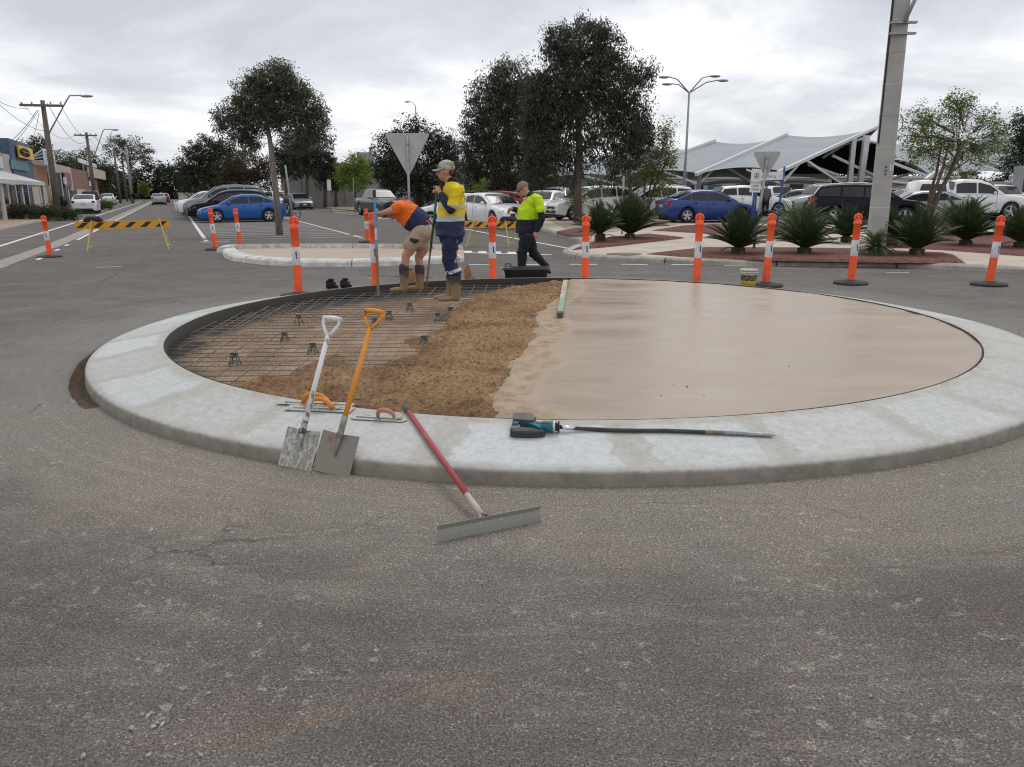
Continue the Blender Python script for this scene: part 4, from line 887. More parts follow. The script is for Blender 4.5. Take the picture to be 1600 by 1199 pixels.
a=D(117,352,22.4); b=D(265,350.5,23.3)
barrier((a.x,a.y),(b.x,b.y),(a.z+b.z)/2,.22,6,[(-.78,-1),(.95,1)],'black and yellow striped barrier board on legs closing the left road',-.75)
a=D(726,351,23.8); b=D(822,351.5,23.3)
barrier((a.x,a.y),(b.x,b.y),(a.z+b.z)/2,.21,6,[(-.62,-1),(.32,1)],'black and yellow striped barrier board between the yellow worker and walking worker',.38)
m_galv=M('galvanised_steel',(.36,.37,.38),(.26,.27,.28),rough=.5,metal=.4,scale=10); m_signback=M('sign_back_aluminium',(.44,.44,.42),(.37,.37,.35),rough=.55,scale=3); m_signw=M('white_sign_face',(.74,.74,.73),rough=.5)
def giveway(px,py,Y,w,h,ztop,label,zbase,lean=0):
    g=D(px,py,Y); t=thing('give_way_sign',label,'road sign',loc=(g.x,Y,zbase)); 
    p=MB(); p.tube([(0,0,0),(lean,0,ztop-.08-zbase)],.034,10); p.build('pole',m_galv,t)
    zt=ztop-zbase; r=.05; m=MB(); V=[]
    for cx_,cz,a0 in ((-w/2+r,zt-r,PI/2),(0,zt-h+r*1.5,-PI*5/6),(w/2-r,zt-r,-PI/6)):
        for k in range(5):
            a=a0+k*(2*PI/3)/4; V.append((cx_+r*math.cos(a)+lean,cz+r*math.sin(a)))
    n=len(V); o=[(x,.045,z_) for x,z_ in V]+[(x,.050,z_) for x,z_ in V]; m.add(o,[tuple(range(n)),tuple(range(2*n-1,n-1,-1))]+[(i,n+i,n+(i+1)%n,(i+1)%n) for i in range(n)]); m.build('sign_plate',m_signback,t)
    c=MB(); 
    for zz in (zt-.25*h,zt-.6*h): c.box((lean,.0,zz),(.085,.085,.03))
    c.build('clamp',m_galv,t); return t
giveway(642,388,23.0,1.22,1.16,D(642,208,23).z,'large triangular road sign seen from its grey back, above the bending worker',.12,.0)
giveway(1177,398,20.2,.66,.62,D(1190,237,20.2).z,'small triangular road sign from behind on a leaning pole before the car park',.12,.19)
# alcohol free zone sign and street name sign
m_bluepost=M('blue_post',(.012,.06,.22),rough=.4)
Y=25.0; g=D(1180,300,Y); t=thing('alcohol_free_zone_sign','white alcohol free zone sign on a blue post half behind the small triangle','sign',loc=(g.x,Y,.14))
zc=D(1180,282.5,Y).z-.14; m=MB(); m.tube([(.02,0.035,0),(.06,0.035,zc+.2)],.032,8); m.build('post',m_bluepost,t)
m=MB(); m.box((0,0,zc),(.33,.012,.70),(0,.04,0)); pl=m.build('sign_plate',m_signw,t)
for s,dz,sz in (('ALCOHOL',-.06,.070),('FREE',-.16,.085),('ZONE',-.265,.085)):
    me=text_mesh(s,sz,.001); me.materials.append(m_ink); o=link('lettering',me,pl,loc=(.04*dz,-.009,zc+dz),rot=(PI/2,0,0))
m=MB(); 
for k in range(20):
    a=2*PI*k/20;b_=2*PI*(k+1)/20; m.add([(r*math.cos(q)+.006,-.0085,zc+.15+r*math.sin(q)) for q,r in ((a,.085),(b_,.085),(b_,.070),(a,.070))],[(3,2,1,0)])
m.box((.006,-.0075,zc+.15),(.012,.002,.15),(0,.75,0)); m.box((.006,-.0075,zc+.13),(.030,.002,.07)); m.box((.006,-.0075,zc+.185),(.014,.002,.05)); m.build('prohibition_symbol',m_ink,pl)
Y=27.; g=D(1216,320,Y); t=thing('street_name_sign','white street name board with blue edge hung between blue posts','sign',loc=(g.x,Y,.14)); zt=D(1216,262,Y).z-.14
m=MB(); m.tube([(-.02,0,0),(.12,0,zt+.03)],.036,8); m.build('post',m_bluepost,t)
m=MB(); m.tube([(-.88,0,0),(-.80,0,zt-.2)],.036,8); m.build('post',m_bluepost,t)
m=MB(); zc=D(1200,275.5,Y).z-.14; m.box((-.36,-.03,zc),(.88,.02,.27),(0,-.03,0)); pl=m.build('name_board',m_signw,t)
m=MB(); m.box((-.36,-.03,zc-.15),(.88,.022,.04),(0,-.03,0)); m.build('edge_trim',m_bluepost,pl)
me=text_mesh('SMITH St',.13,.001,'RIGHT'); me.materials.append(m_bluepost); link('lettering',me,pl,loc=(-.14,-.042,zc-.03),rot=(PI/2,.03,0))
# small regulatory posts
def small_sign(px,pybase,pytop,Y,w,label,plate=True,pw=.22,ph=.45,z0=0.,tilt=0.,r=.025):
    g=D(px,pybase,Y); t=thing('sign_post',label,'sign post',loc=(g.x,Y,z0)); zt=D(px,pytop,Y).z-z0
    m=MB(); m.tube([(0,0,0),(tilt,0,zt)],r,6); m.build('post',m_galv,t)
    if plate: m=MB(); m.box((tilt*.95,-.03,zt-ph/2),(pw,.012,ph)); m.build('sign_plate',m_signw,t)
    return t
small_sign(459,345,258,34,.2,'tall galvanised post with slotted bracket left of the near bollard',plate=False,z0=0,tilt=-.2,r=.04)
small_sign(516,320,281,62,.2,'small white sign on a post in front of the dark tree row',pw=.3,ph=.8)
small_sign(554,325,278,60,.2,'slim grey post below the light green tree',plate=False)
small_sign(972,365,275,28,.2,'slim bare grey post rising behind the left sago palms',plate=False,z0=.12,r=.035)
# ---- poles and wires, left
m_wood=M('weathered_pole_timber',(.17,.145,.12),(.10,.085,.07),scale=3,rough=.9,stretch=(6,6,.4),bs=20)
m_wire=M('black_wire',(.03,.03,.03),rough=.6); m_porc=M('porcelain',(.35,.33,.3),rough=.3)
def wpole(pxb,pyt,s,T,armL,lamp,label,zt=None,r=.17):
    P=TS(T,s); zt=zt or 8; t=thing('power_pole',label,'power pole',loc=(P.x,P.y,0)); m=MB(); m.tube([(0,0,0),(0,0,zt*.5),(0,0,zt)],[r*1.1,r*.95,r*.75],10); m.build('pole',m_wood,t)
    if armL:
        m=MB(); m.beam((-armL/2,-.16,zt-.38),(armL/2,-.16,zt-.38),.12,.14); arm=m.build('crossarm',m_wood,t)
        for k in (-.45,-.2,.2,.45):
            m=MB(); m.lathe([(.0,0),(.04,0),(.05,.06),(.03,.10),(.0,.12)],(armL*k,-.16,zt-.31),n=8); m.build('insulator',m_porc,arm)
    if lamp:
        m=MB(); z1=zt*.72; m.tube([(.12,0,z1),(1.9,0,zt-.35),(2.2,0,zt-.05),(2.9,0,zt)],.04,6); la=m.build('lamp_arm',m_galv,t)
        m=MB(); m.sph((3.3,0,zt),(.42,.13,.09),10,6); m.build('lamp_head',m_galv,la)
    return t,Vector((P.x,P.y,0))
# pole positions along the shop side kerb
def pole_at(px,pyb,pyt,Y): 
    g=D(px,pyb,Y); return g.x,D(px,pyt,Y).z
tops=[]
for i,(px,pyt,Y,arm,lamp,lb,r) in enumerate(((86,157,54.,2.75,1,'nearest timber power pole with crossarm and street lamp, left foreground',.22),(147,207,92.,2.5,1,'second timber power pole beyond the white parked sedan',.23),(186,232,128.,0,0,'slim timber pole behind the maroon four wheel drive',.2),(205,228,120.,0,1,'pale leaning pole with lamp arm at the far kerb',.22),(197,240,150.,2.,0,'far thin power pole under the open gum tree',.2))):
    g=D(px,300,Y); zt=D(px,pyt,Y).z; t=thing('power_pole',lb,'power pole',loc=(g.x,Y,0),group='power poles down the left street')
    ln_=-.0*zt if i==0 else -.01*zt
    m=MB(); m.tube([(-ln_*.4,0,0),(ln_*.1,0,zt*.5),(ln_*.5,0,zt)],[r,r*.85,r*.62],10); m.build('pole',m_wood if i!=3 else m_gutter,t)
    if arm:
        m=MB(); m.beam((ln_*.5-arm/2,-.2,zt-.30),(ln_*.5+arm/2,-.2,zt-.36),.16,.15); ar=m.build('crossarm',m_wood,t)
        for k in (-.46,-.22,.22,.46):
            m=MB(); m.lathe([(.0,0),(.05,0),(.055,.08),(.03,.14),(.0,.16)],(ln_*.5+arm*k,-.2,zt-.24),n=8); m.build('insulator',m_porc,ar)
    if lamp:
        z1=zt*(.70 if i==0 else .55); k=zt/7.4
        m=MB(); m.tube([(0,0,z1),(1.75*k,-.3,zt-.0),(1.95*k,-.3,zt+.25*k),(2.75*k,-.4,zt+.25*k)],.045*k,6); la=m.build('lamp_arm',m_galv,t)
        m=MB(); m.sph((3.1*k,-.4,zt+.2*k),(.42*k,.16*k,.09*k),10,6); m.build('lamp_head',m_galv,la)
    tops.append(Vector((g.x+ln_*.5,Y-.2,zt)))
def wire(a,b,sag,label=None,r=.014):
    a=Vector(a);b=Vector(b); m=MB(); P=[a.lerp(b,u)-Vector((0,0,sag*4*u*(1-u))) for u in np.linspace(0,1,13)]
    P=[p-a for p in P]; m.tube(P,r,4,caps=False); return m.build('power_cable',m_wire,loc=a,label=label,cat='cable',group='overhead power cables on the left')
w0='thin black overhead cable '
wire(tops[0]+Vector((-1.2,0,-.2)),tops[1]+Vector((-1.1,0,-.2)),1.2,w0+'from the near crossarm\'s left end to the second pole')
wire(tops[0]+Vector((1.2,0,-.2)),tops[1]+Vector((1.1,0,-.2)),1.3,w0+'from the near crossarm\'s right end to the second pole')
wire(tops[0]+Vector((.4,0,-.2)),tops[1]+Vector((.4,0,-.3)),1.6,w0+'from the near pole top down to the second pole',.02)
wire(tops[0]+Vector((0,0,-1.9)),D(-60,105,30),.5,w0+'from the near pole up to the left picture edge, lower')
wire(tops[0]+Vector((-.8,0,-.5)),D(-60,120,34),.4,w0+'from the near crossarm up to the left picture edge')
wire(tops[0]+Vector((-.3,0,-.6)),D(-40,248,50),.6,w0+'sloping down to the shop roof, uppermost',.018)
wire(tops[0]+Vector((-.2,0,-.6)),D(-30,262,56),.5,w0+'sloping down to the shop roof, lowermost',.018)
wire(tops[0]+Vector((-.2,0,-.7)),D(47,222,68),.3,w0+'dropping to the blue shop front')
wire(tops[0]+Vector((-.1,0,-2.2)),D(-40,216,46),.3,w0+'nearly level, running left below the crossarm')
wire(tops[1]+Vector((.2,0,-.5)),tops[3]+Vector((0,0,-.5)),1.6,w0+'from the second pole to the pale leaning pole')
wire(tops[3]+Vector((0,0,-.8)),D(300,240,190),2.2,w0+'running away to the far trees above the road',.03)
wire(tops[1]+Vector((.9,0,-.4)),D(260,262,230),4.,w0+'from the second crossarm to far down the street',.03)
# ================================================================ TREES AND PLANTS
def leaf_mat(name,c1,c2,c3=None,trans=.25):
    m,nt,N,L,b=nodes(name); b.inputs['Roughness'].default_value=.55; b.inputs['Specular IOR Level'].default_value=.3
    ge=N.new('ShaderNodeNewGeometry'); st=[(0,c1),(.6,c2)]; st.append((1,c3 or c2)); r=ramp(N,st); L.new(ge.outputs['Random Per Island'],r.inputs[0]); L.new(r.outputs[0],b.inputs['Base Color'])
    tr=N.new('ShaderNodeBsdfTranslucent'); L.new(r.outputs[0],tr.inputs[0]); ms=N.new('ShaderNodeMixShader'); ms.inputs[0].default_value=trans
    out=nt.nodes['Material Output']; L.new(b.outputs[0],ms.inputs[1]); L.new(tr.outputs[0],ms.inputs[2]); L.new(ms.outputs[0],out.inputs[0]); return m
m_bark=M('grey_brown_bark',(.13,.10,.08),(.07,.055,.045),scale=6,rough=.95,stretch=(3,3,.7),bs=14,bst=.6)
m_barkp=M('pale_bark',(.25,.21,.18),(.13,.11,.095),scale=5,rough=.9,stretch=(3,3,.6),bs=14)
LM={'gum':leaf_mat('gum_leaves',(.050,.058,.036),(.085,.095,.058),(.15,.155,.10)),
 'dark':leaf_mat('dark_leaves',(.034,.037,.026),(.062,.065,.044),(.12,.118,.082)),
 'deep':leaf_mat('deep_leaves',(.025,.036,.021),(.045,.06,.034),(.08,.10,.055)),
 'brown':leaf_mat('bronze_leaves',(.035,.022,.012),(.07,.042,.022),(.06,.055,.02)),
 'lime':leaf_mat('lime_leaves',(.10,.16,.02),(.17,.25,.035),(.22,.30,.06),.4),
 'spring':leaf_mat('spring_leaves',(.08,.12,.03),(.15,.20,.05),(.24,.28,.10),.4),
 'far':leaf_mat('far_leaves',(.022,.032,.018),(.04,.055,.028),(.06,.07,.04)),
 'shrub':leaf_mat('shrub_leaves',(.025,.04,.02),(.05,.07,.03),(.09,.11,.05))}
def leaves(V,nrm_seed,size,droop,rng,aspect=2.6):
    n=len(V); a=rng.uniform(0,2*PI,n); el=rng.normal(-droop,.45,n)
    d=np.stack([np.cos(a)*np.cos(el),np.sin(a)*np.cos(el),np.sin(el)],-1)
    r=rng.normal(size=(n,3)); s=np.cross(d,r); s/=np.linalg.norm(s,axis=1)[:,None]+1e-9
    L_=size*rng.uniform(.6,1.3,n)[:,None]; w=L_/aspect
    p0=V;p1=V+d*L_*.5+s*w*.5;p2=V+d*L_;p3=V+d*L_*.5-s*w*.5
    return np.stack([p0,p1,p2,p3],1).reshape(-1,3)
def crown_points(blobs,dens,rng,clump,cs,hollow=.45,leaf=.15):
    out=[];cents=[]
    for (c,r,wt) in blobs:
        n=COVER*dens*wt*PI*r[0]*r[2]/(leaf*leaf/5.2); nc=max(4,int(n/clump))
        u=rng.normal(size=(nc,3)); u/=np.linalg.norm(u,axis=1)[:,None]; rad=hollow+(1-hollow)*rng.uniform(0,1,nc)**.6
        rad*=1+.13*np.clip(rng.normal(size=nc),-1.5,1.2)
        C_=np.array(c)+u*rad[:,None]*np.array(r); cents.append(C_)
        per=rng.integers(int(clump*.5),int(clump*1.5)+1,nc); idx=np.repeat(np.arange(nc),per)
        sz=cs*rng.uniform(.35,1.05,nc)
        out.append(C_[idx]+np.clip(rng.normal(size=(len(idx),3)),-1.7,1.7)*sz[idx][:,None]*np.array([1,1,.75]))
    return np.concatenate(out),np.concatenate(cents)
COVER=2.5
def tree(name,label,base,Y,blobs,mat,leaf,dens=1.,clump=26,cs=.22,droop=.5,trunk=None,r0=.12,bark=None,limbs=14,z0=0.,group=None,depthk=.85,hollow=.45,seed=0,stems=1,cat='tree'):
    """blobs: (px,py,rpx_x,rpx_y[,weight,dY]) at the tree's own distance"""
    rng=np.random.default_rng(100+seed+int(base[0])); g=D(base[0],base[1],Y); root=thing(name,label,cat,loc=(g.x,Y,z0),group=group)
    k=Y/FPX/.97; B=[]
    for bl in blobs:
        px,py,rx,ry=bl[:4]; wt=bl[4] if len(bl)>4 else 1.; dy=bl[5] if len(bl)>5 else 0.
        c=D(px,py,Y+dy)-Vector((g.x,Y,z0)); B.append(((c.x,c.y,c.z),(rx*k,rx*k*depthk,ry*k),wt))
    V,Cn=crown_points(B,dens,rng,clump,cs,hollow,leaf)
    q=leaves(V,None,leaf,droop,rng); F=np.arange(len(q)).reshape(-1,4)
    link('crown',fastmesh('crown',q,F,[mat]),root)
    m=MB(); tp=[Vector(p) for p in (trunk or [])]
    bark=bark or m_bark
    ctr=sum((Vector(b[0]) for b in B),Vector())/len(B)
    rr=random.Random(seed+5)
    for s in range(stems):
        if trunk: path=[D(px,py,Y)-Vector((g.x,Y,z0)) for px,py in trunk]; path[0].z=0
        else: path=[Vector((0,0,0)),Vector((ctr.x*.3,0,ctr.z*.45)),Vector((ctr.x*.8,0,ctr.z*.85))]
        if stems>1:
            a=2*PI*s/stems+rr.random(); e=Vector((math.cos(a),math.sin(a),0)); path=[p+e*(.03+ (p.z*.16)) for p in path]
        n=len(path); m.tube(path,[r0*(1-.6*i/(n-1)) for i in range(n)],8)
        top=path[-1]; 
    starts=path
    order=rr.sample(range(len(Cn)),min(limbs,len(Cn)))
    for bl in B:
        c=Vector(bl[0]); i0=max(1,len(starts)-2) if len(starts)>2 else 0; s=starts[i0].lerp(starts[-1],rr.random()*.9); mid=s.lerp(c,.5)+Vector((0,0,-.1*(c-s).length*.5)); m.tube([s,mid,c],[r0*.34,r0*.22,r0*.08],6,caps=False)
    for i in order:
        c=Vector(Cn[i]); bl=min(B,key=lambda b:(Vector(b[0])-c).length); b=Vector(bl[0]); s=starts[-1].lerp(b,rr.uniform(.2,1)); m.tube([s,s.lerp(c,.5)+Vector((0,0,.08)),c],[r0*.22,r0*.15,r0*.05],5,caps=False)
    m.build('trunk',bark,root); return root
tree('gum_tree','slender leaning gum tree with rounded crown standing in the centre parking bays',(437,367),30.8,
 [(428,125,34,24,1.),(392,148,30,24),(452,138,26,22),(478,165,26,26),(430,165,36,22),(372,172,24,20),(405,190,34,20,.9),(350,182,16,14,.8),(372,205,22,18,.9),(388,228,18,22,.8),(345,198,10,12,.6),(445,190,26,18,.8),(490,190,22,22),(478,215,22,18,.9),(505,208,10,22,.7),(462,228,16,12,.7),(436,104,20,10,.7),(398,120,14,10,.7),(500,170,10,12,.5)],LM['gum'],.095,dens=2.0,clump=34,cs=.17,droop=.6,trunk=[(437,367),(431,300),(424,235),(418,195),(424,150)],r0=.14,bark=m_barkp,limbs=46,hollow=.3,seed=1)
tree('gum_tree','largest dark tree, tall and drooping, rising beside the walking worker',(903,352),38.1,
 [(905,60,50,30,1),(868,75,22,26,.8),(940,80,36,36,.9),(890,130,52,48,1.1),(960,130,38,44,1),(1002,118,24,26,.75),(860,170,36,50,1),(838,150,22,36,.9),(832,200,20,36,.9),(925,185,46,44,1),(985,190,38,48,1),(855,235,34,46,1),(905,245,30,24,.7),(965,250,34,30,.8),(1000,225,24,36,.8),(880,275,26,20,.45),(955,282,20,16,.3),(835,262,22,32,.8)],LM['dark'],.128,dens=1.75,clump=36,cs=.22,droop=.95,trunk=[(903,352),(902,290),(905,230),(902,160),(905,90)],r0=.22,limbs=60,hollow=.3,z0=.12,seed=2)
tree('gum_tree','broad dark dense tree left of the largest one, over the red hatchback',(792,332),55.,
 [(795,125,34,30,1),(765,150,30,30,1),(825,160,34,40,1),(745,195,24,36,.9),(790,200,42,46,1.1),(845,220,30,46,1),(745,240,26,38,1),(790,255,40,40,1.1),(840,275,30,34,1),(740,280,20,28,.9),(775,298,34,24,.9),(822,305,24,22,.7),(728,255,10,16,.6)],LM['dark'],.165,dens=1.7,clump=32,cs=.30,droop=.8,trunk=[(792,332),(792,290),(790,220),(795,150)],r0=.30,limbs=40,hollow=.3,z0=.12,seed=3)
tree('dark_tree','round dark tree behind the large triangular sign',(655,322),62.,
 [(650,215,36,28,1),(615,235,30,30,1),(690,235,28,34,1),(600,265,22,30,.9),(640,265,38,36,1.1),(690,275,26,32,1),(610,292,24,20,.8),(660,300,30,18,.8),(710,262,10,28,.7)],LM['deep'],.20,dens=1.7,clump=30,cs=.30,droop=.5,r0=.28,limbs=24,hollow=.3,z0=.12,seed=4)
for i,(px,py,rx,ry,lm,lb) in enumerate(((447,245,24,46,'dark','dark hedge tree just right of the leaning gum trunk'),(480,240,28,50,'dark','tallest dark tree of the row, right of the leaning gum'),(508,262,22,40,'deep','narrower dark green tree, third in the row by the grey wall'),(525,275,14,30,'deep','small dark tree left of the lime green one'))):
    tree('dark_tree',lb,(px,320),78.+i,[(px,py-ry*.25,rx*.8,ry*.6,1),(px-rx*.35,py+ry*.2,rx*.6,ry*.55,1),(px+rx*.4,py+ry*.25,rx*.6,ry*.55,1)],LM[lm],.24,dens=1.7,clump=28,cs=.3,droop=.4,r0=.2,limbs=14,hollow=.3,z0=.1,group='dark trees along the grey wall',seed=10+i)
tree('lime_tree','bright lime green tree in front of the grey building',(556,322),68.,[(550,258,20,16,1),(538,275,14,18,.8),(567,270,16,22,.9),(552,285,22,14,.8)],LM['lime'],.2,dens=1.6,clump=26,cs=.28,droop=.3,r0=.14,limbs=14,hollow=.3,z0=.1,seed=20)
tree('dark_tree','big rounded dark evergreen at the far left end of the parking row',(335,318),105.,[(325,235,30,22,1),(300,258,22,30,1),(345,255,32,34,1.1),(320,280,34,26,1),(365,262,16,26,.8),(290,280,12,22,.7)],LM['deep'],.3,dens=1.6,clump=30,cs=.42,droop=.4,r0=.35,limbs=16,hollow=.3,z0=0,seed=21)
tree('bronze_tree','low spreading tree with bronze brown leaves behind the black wagon',(388,320),88.,[(385,260,32,22,1),(358,275,24,20,1),(412,268,24,26,1),(385,285,34,16,.9),(345,285,14,12,.7)],LM['brown'],.26,dens=1.3,clump=26,cs=.34,droop=.4,r0=.25,limbs=26,hollow=.3,seed=22)
tree('spring_tree','sparse light green young tree between the palms and the shade sails',(1013,345),41.5,[(1040,212,14,24,.6),(1022,245,24,28,.6),(1046,250,12,30,.55),(1005,268,26,24,.45),(1030,285,24,22,.4),(985,285,22,20,.3)],LM['spring'],.13,dens=1.7,clump=14,cs=.2,droop=.1,trunk=[(1013,345),(1010,322),(1014,290),(1030,240)],r0=.075,limbs=60,hollow=.2,z0=.12,stems=3,seed=23)
tree('bare_tree','half bare spreading tree with sparse leaves right of the concrete pole',(1462,325),33.,[(1445,185,30,22,.45),(1495,175,32,26,.45),(1430,215,28,20,.5),(1540,190,24,26,.4),(1475,225,44,28,.45),(1530,235,38,26,.4),(1425,245,20,18,.35),(1500,160,20,18,.4),(1560,215,18,26,.35),(1500,262,50,18,.25)],LM['spring'],.105,dens=1.55,clump=18,cs=.17,droop=.1,trunk=[(1450,330),(1462,300),(1475,270),(1490,220)],r0=.085,limbs=130,hollow=.1,z0=.12,stems=4,seed=24)
tree('dark_tree','dark tree cut by the right picture edge beyond the bare tree',(1600,325),55.,[(1596,200,22,26,.9),(1590,240,24,26,.9),(1620,215,30,40,1),(1575,258,20,14,.6)],LM['far'],.17,dens=1.2,clump=22,cs=.26,droop=.3,r0=.2,limbs=24,hollow=.25,z0=.12,seed=25)
tree('young_tree','small pale green street tree beside the walking worker\'s cap',(752,330),46.,[(752,290,12,14,.6),(745,300,12,12,.5)],LM['lime'],.12,dens=.9,clump=16,cs=.16,droop=.1,r0=.04,limbs=14,hollow=.2,z0=.12,seed=26)
for i,(px,py) in enumerate(((935,300),(905,310))): tree('young_tree',('thin half bare sapling in front of the white wagons','low sapling with few leaves by the big tree trunk')[i],(px,345),40.,[(px,py-5,24,18,.3),(px-12,py+4,16,14,.25)],LM['spring'],.09,dens=.8,clump=8,cs=.16,droop=.1,r0=.035,limbs=34,hollow=.2,z0=.12,stems=2,seed=27+i)
# left distance
tree('gum_tree','open crowned tall gum tree over the far end of the left street',(205,300),150.,[(185,222,16,12,.6),(205,228,22,14,.6),(222,245,18,12,.6),(195,245,20,10,.5),(175,235,12,12,.5),(228,232,10,8,.5)],LM['gum'],.34,dens=1.3,clump=22,cs=.5,droop=.6,r0=.3,limbs=30,hollow=.2,seed=30)
tl=[(62,225,14,14,105,'deep','dark tree rising behind the blue shop front'),(48,240,16,16,100,'far','dark tree behind the yellow sign'),(98,248,16,14,135,'gum','open dark tree beside the near power pole'),(118,250,12,14,140,'gum','second open tree between the power poles'),(135,247,14,16,145,'far','rounded tree just left of the second pole'),(160,262,18,16,160,'far','dark tree just right of the second power pole'),(22,232,18,12,100,'deep','tree top showing over the left shop roof')]
for i,(px,py,rx,ry,Y,lm,lb) in enumerate(tl):
    tree('far_tree',lb,(px,305),float(Y),[(px,py,rx,ry,1),(px-rx*.5,py+ry*.8,rx*.8,ry,1),(px+rx*.6,py+ry*.9,rx*.8,ry,1),(px,py+ry*1.8,rx*1.1,ry*1.1,1)],LM[lm],.34,dens=1.0,clump=24,cs=.5,droop=.4,r0=.3,limbs=12,hollow=.3,group='trees behind the left shops',seed=40+i)
# belt of trees at the end of the street
def belt(name,label,pts,Y,ry,mat,leaf,dens,cat='trees'):
    rng=np.random.default_rng(int(Y)); B=[]; k=Y/FPX/.97; g=D(pts[0][0],300,Y)
    for px,py,rx in pts:
        c=D(px,py,Y+rng.uniform(-6,6))-Vector((g.x,Y,0)); B.append(((c.x,c.y,c.z*.5),(rx*k,rx*k*.8,max(c.z*.62,1.)),1.))
    V,_=crown_points(B,dens,rng,26,.7,.5,leaf); V=V[V[:,2]>0.1]; q=leaves(V,None,leaf,.3,rng); return link(name,fastmesh(name,q,np.arange(len(q)).reshape(-1,4),[mat]),loc=(g.x,Y,0),label=label,cat=cat,kind='stuff')
belt('tree_belt','dark wooded belt closing the far end of the left street',[(150,268,16),(175,262,16),(195,268,14),(215,266,14),(235,262,14),(252,258,14),(268,262,14),(285,258,14),(300,262,14),(315,262,16),(335,272,20)],190.,10,LM['far'],.8,2.6)
belt('tree_belt','far tree belt glimpsed behind the shade sails and car park on the right',[(x,272+6*math.sin(x*.07),26) for x in range(900,1700,36)],150.,10,LM['far'],.7,1.5)
belt('tree_belt','low green mass filling under the dark wall trees',[(x,296,14) for x in range(400,480,16)],98.,10,LM['deep'],.35,1.4)
# cycads
m_frond=leaf_mat('sago_frond',(.028,.050,.020),(.048,.078,.032),(.09,.12,.05),.1); m_frond2=leaf_mat('date_palm_frond',(.055,.08,.03),(.09,.115,.045),(.14,.15,.06),.2)
m_ctrunk=M('cycad_trunk',(.085,.06,.045),(.035,.028,.022),scale=18,rough=.95,bs=25,bst=.9,bd=.04)
def frond_mesh(nm,L_,drop,mat,lw,ll,n=26):
    mb=MB(); P=[]
    for i in range(n+1):
        u=i/n; P.append(Vector((L_*u*(1-.15*u*drop),0,L_*(.10*u-drop*.42*u*u))))
    mb.tube(P[::4]+[P[-1]],[.011]*(len(P[::4]))+[.003],4,caps=False)
    for i in range(2,n+1):
        u=i/n; l=ll*math.sin(PI*min(1,.12+u*.86))**.6; d=(P[i]-P[i-1]).normalized()
        for s in (1,-1):
            b=P[i]; t=b+d*l*.55+Vector((0,s*l*.85,.25*l-.1*l*drop)); w=d*lw
            mb.add([b-w*.5,b+w*.5,t],[(0,1,2)])
    return mb.mesh(nm,[mat])
FR=[frond_mesh('frond',1.,a,m_frond,.034,.21) for a in (.1,.28,.5,.75)]; FR2=[frond_mesh('frond',1.,a,m_frond2,.022,.22,22) for a in (.9,1.3,1.7)]
m_dead=leaf_mat('dead_frond',(.10,.06,.03),(.16,.10,.05),(.20,.14,.08),.1); FRD=frond_mesh('frond',1.,1.1,m_dead,.018,.12)
def cycad(px,py,wpx,ptop,Y,label,palm=False,nf=84,group='sago palms in the mulch beds',tr=.16):
    g=G(px,py,.14) if Y is None else D(px,py,Y); Yv=g.y; k=Yv/FPX/.97; Rr=wpx/2*k; zt=D(px,ptop,Yv).z-.13; root=thing('sago_palm' if not palm else 'date_palm',label,'palm',loc=(g.x,Yv,.13),group=group if not palm else 'young feathery palms by the car park'); root.rotation_euler=(R((px*7)%11-5.5),R((px*5)%9-4.5),0)
    th=max(.12,zt-Rr*1.02) if not palm else max(.1,zt-Rr*1.1); rr=random.Random(int(px))
    m=MB(); pr=[(tr*.8,0),(tr,.04)]; z_=.04
    while z_<th: pr+= [(tr*1.08,z_+.02),(tr*.9,z_+.05)]; z_+=.06
    pr.append((tr*.5,th+.05)); pr.append((0,th+.07)); m.lathe(pr,n=12); m.build('trunk',m_ctrunk,root)
    fs=FR2 if palm else FR
    for i in range(nf):
        u=(i+.5)/nf; el=R(86-60*u**.9) if not palm else R(80-80*u); az=i*2.39996+rr.uniform(-.2,.2); L_=Rr*(1.02+.16*rr.random())*(1.0 if u>.2 else 1.0)/(.93)
        f=fs[min(len(fs)-1,int((u*.999)*len(fs)))]; f=FRD if (not palm and i>=nf-1-int(px)%4) else f; el-=(.35 if f is FRD else 0); L_*=rr.uniform(.82,1.06); o=link('frond',f,root,loc=(0,0,th)); o.rotation_euler=(rr.uniform(-.35,.35),-(el+rr.uniform(-.09,.09)),az); o.scale=(L_,L_*.95,L_)
CY_=[(938,378,80,323,'left one of the two sago palms behind the second front bollard'),(984,373,106,321,'right one of the two sago palms left of the royal blue sedan'),(1153,397,108,348,'sago palm in the front mulch bed beside the leaning sign pole'),(1256,397,100,342,'sago palm right behind the bollard next to the bucket'),(1432,399,112,344,'widest sago palm in the front bed, right of the concrete pole'),(1508,384,100,331,'sago palm in the rear bed right of the widest one'),(1594,388,96,339,'sago palm at the right picture edge behind the last bollard'),(1322,378,84,337,'sago palm partly behind the bollard by the concrete pole'),(1392,384,80,337,'sago palm tucked behind the foot of the concrete pole')]
for x,y,w,tp,lb in CY_: cycad(x,y,w,tp,None,lb)
for x,y,w,tp,lb in ((1368,400,66,350,'small drooping light green palm below the bollard by the pole'),(1246,372,108,312,'broad feathery light palm behind the sago left of centre bed'),(1500,368,118,312,'broad feathery light palm under the bare tree')): cycad(x,y,w,tp,None,lb,True,70)
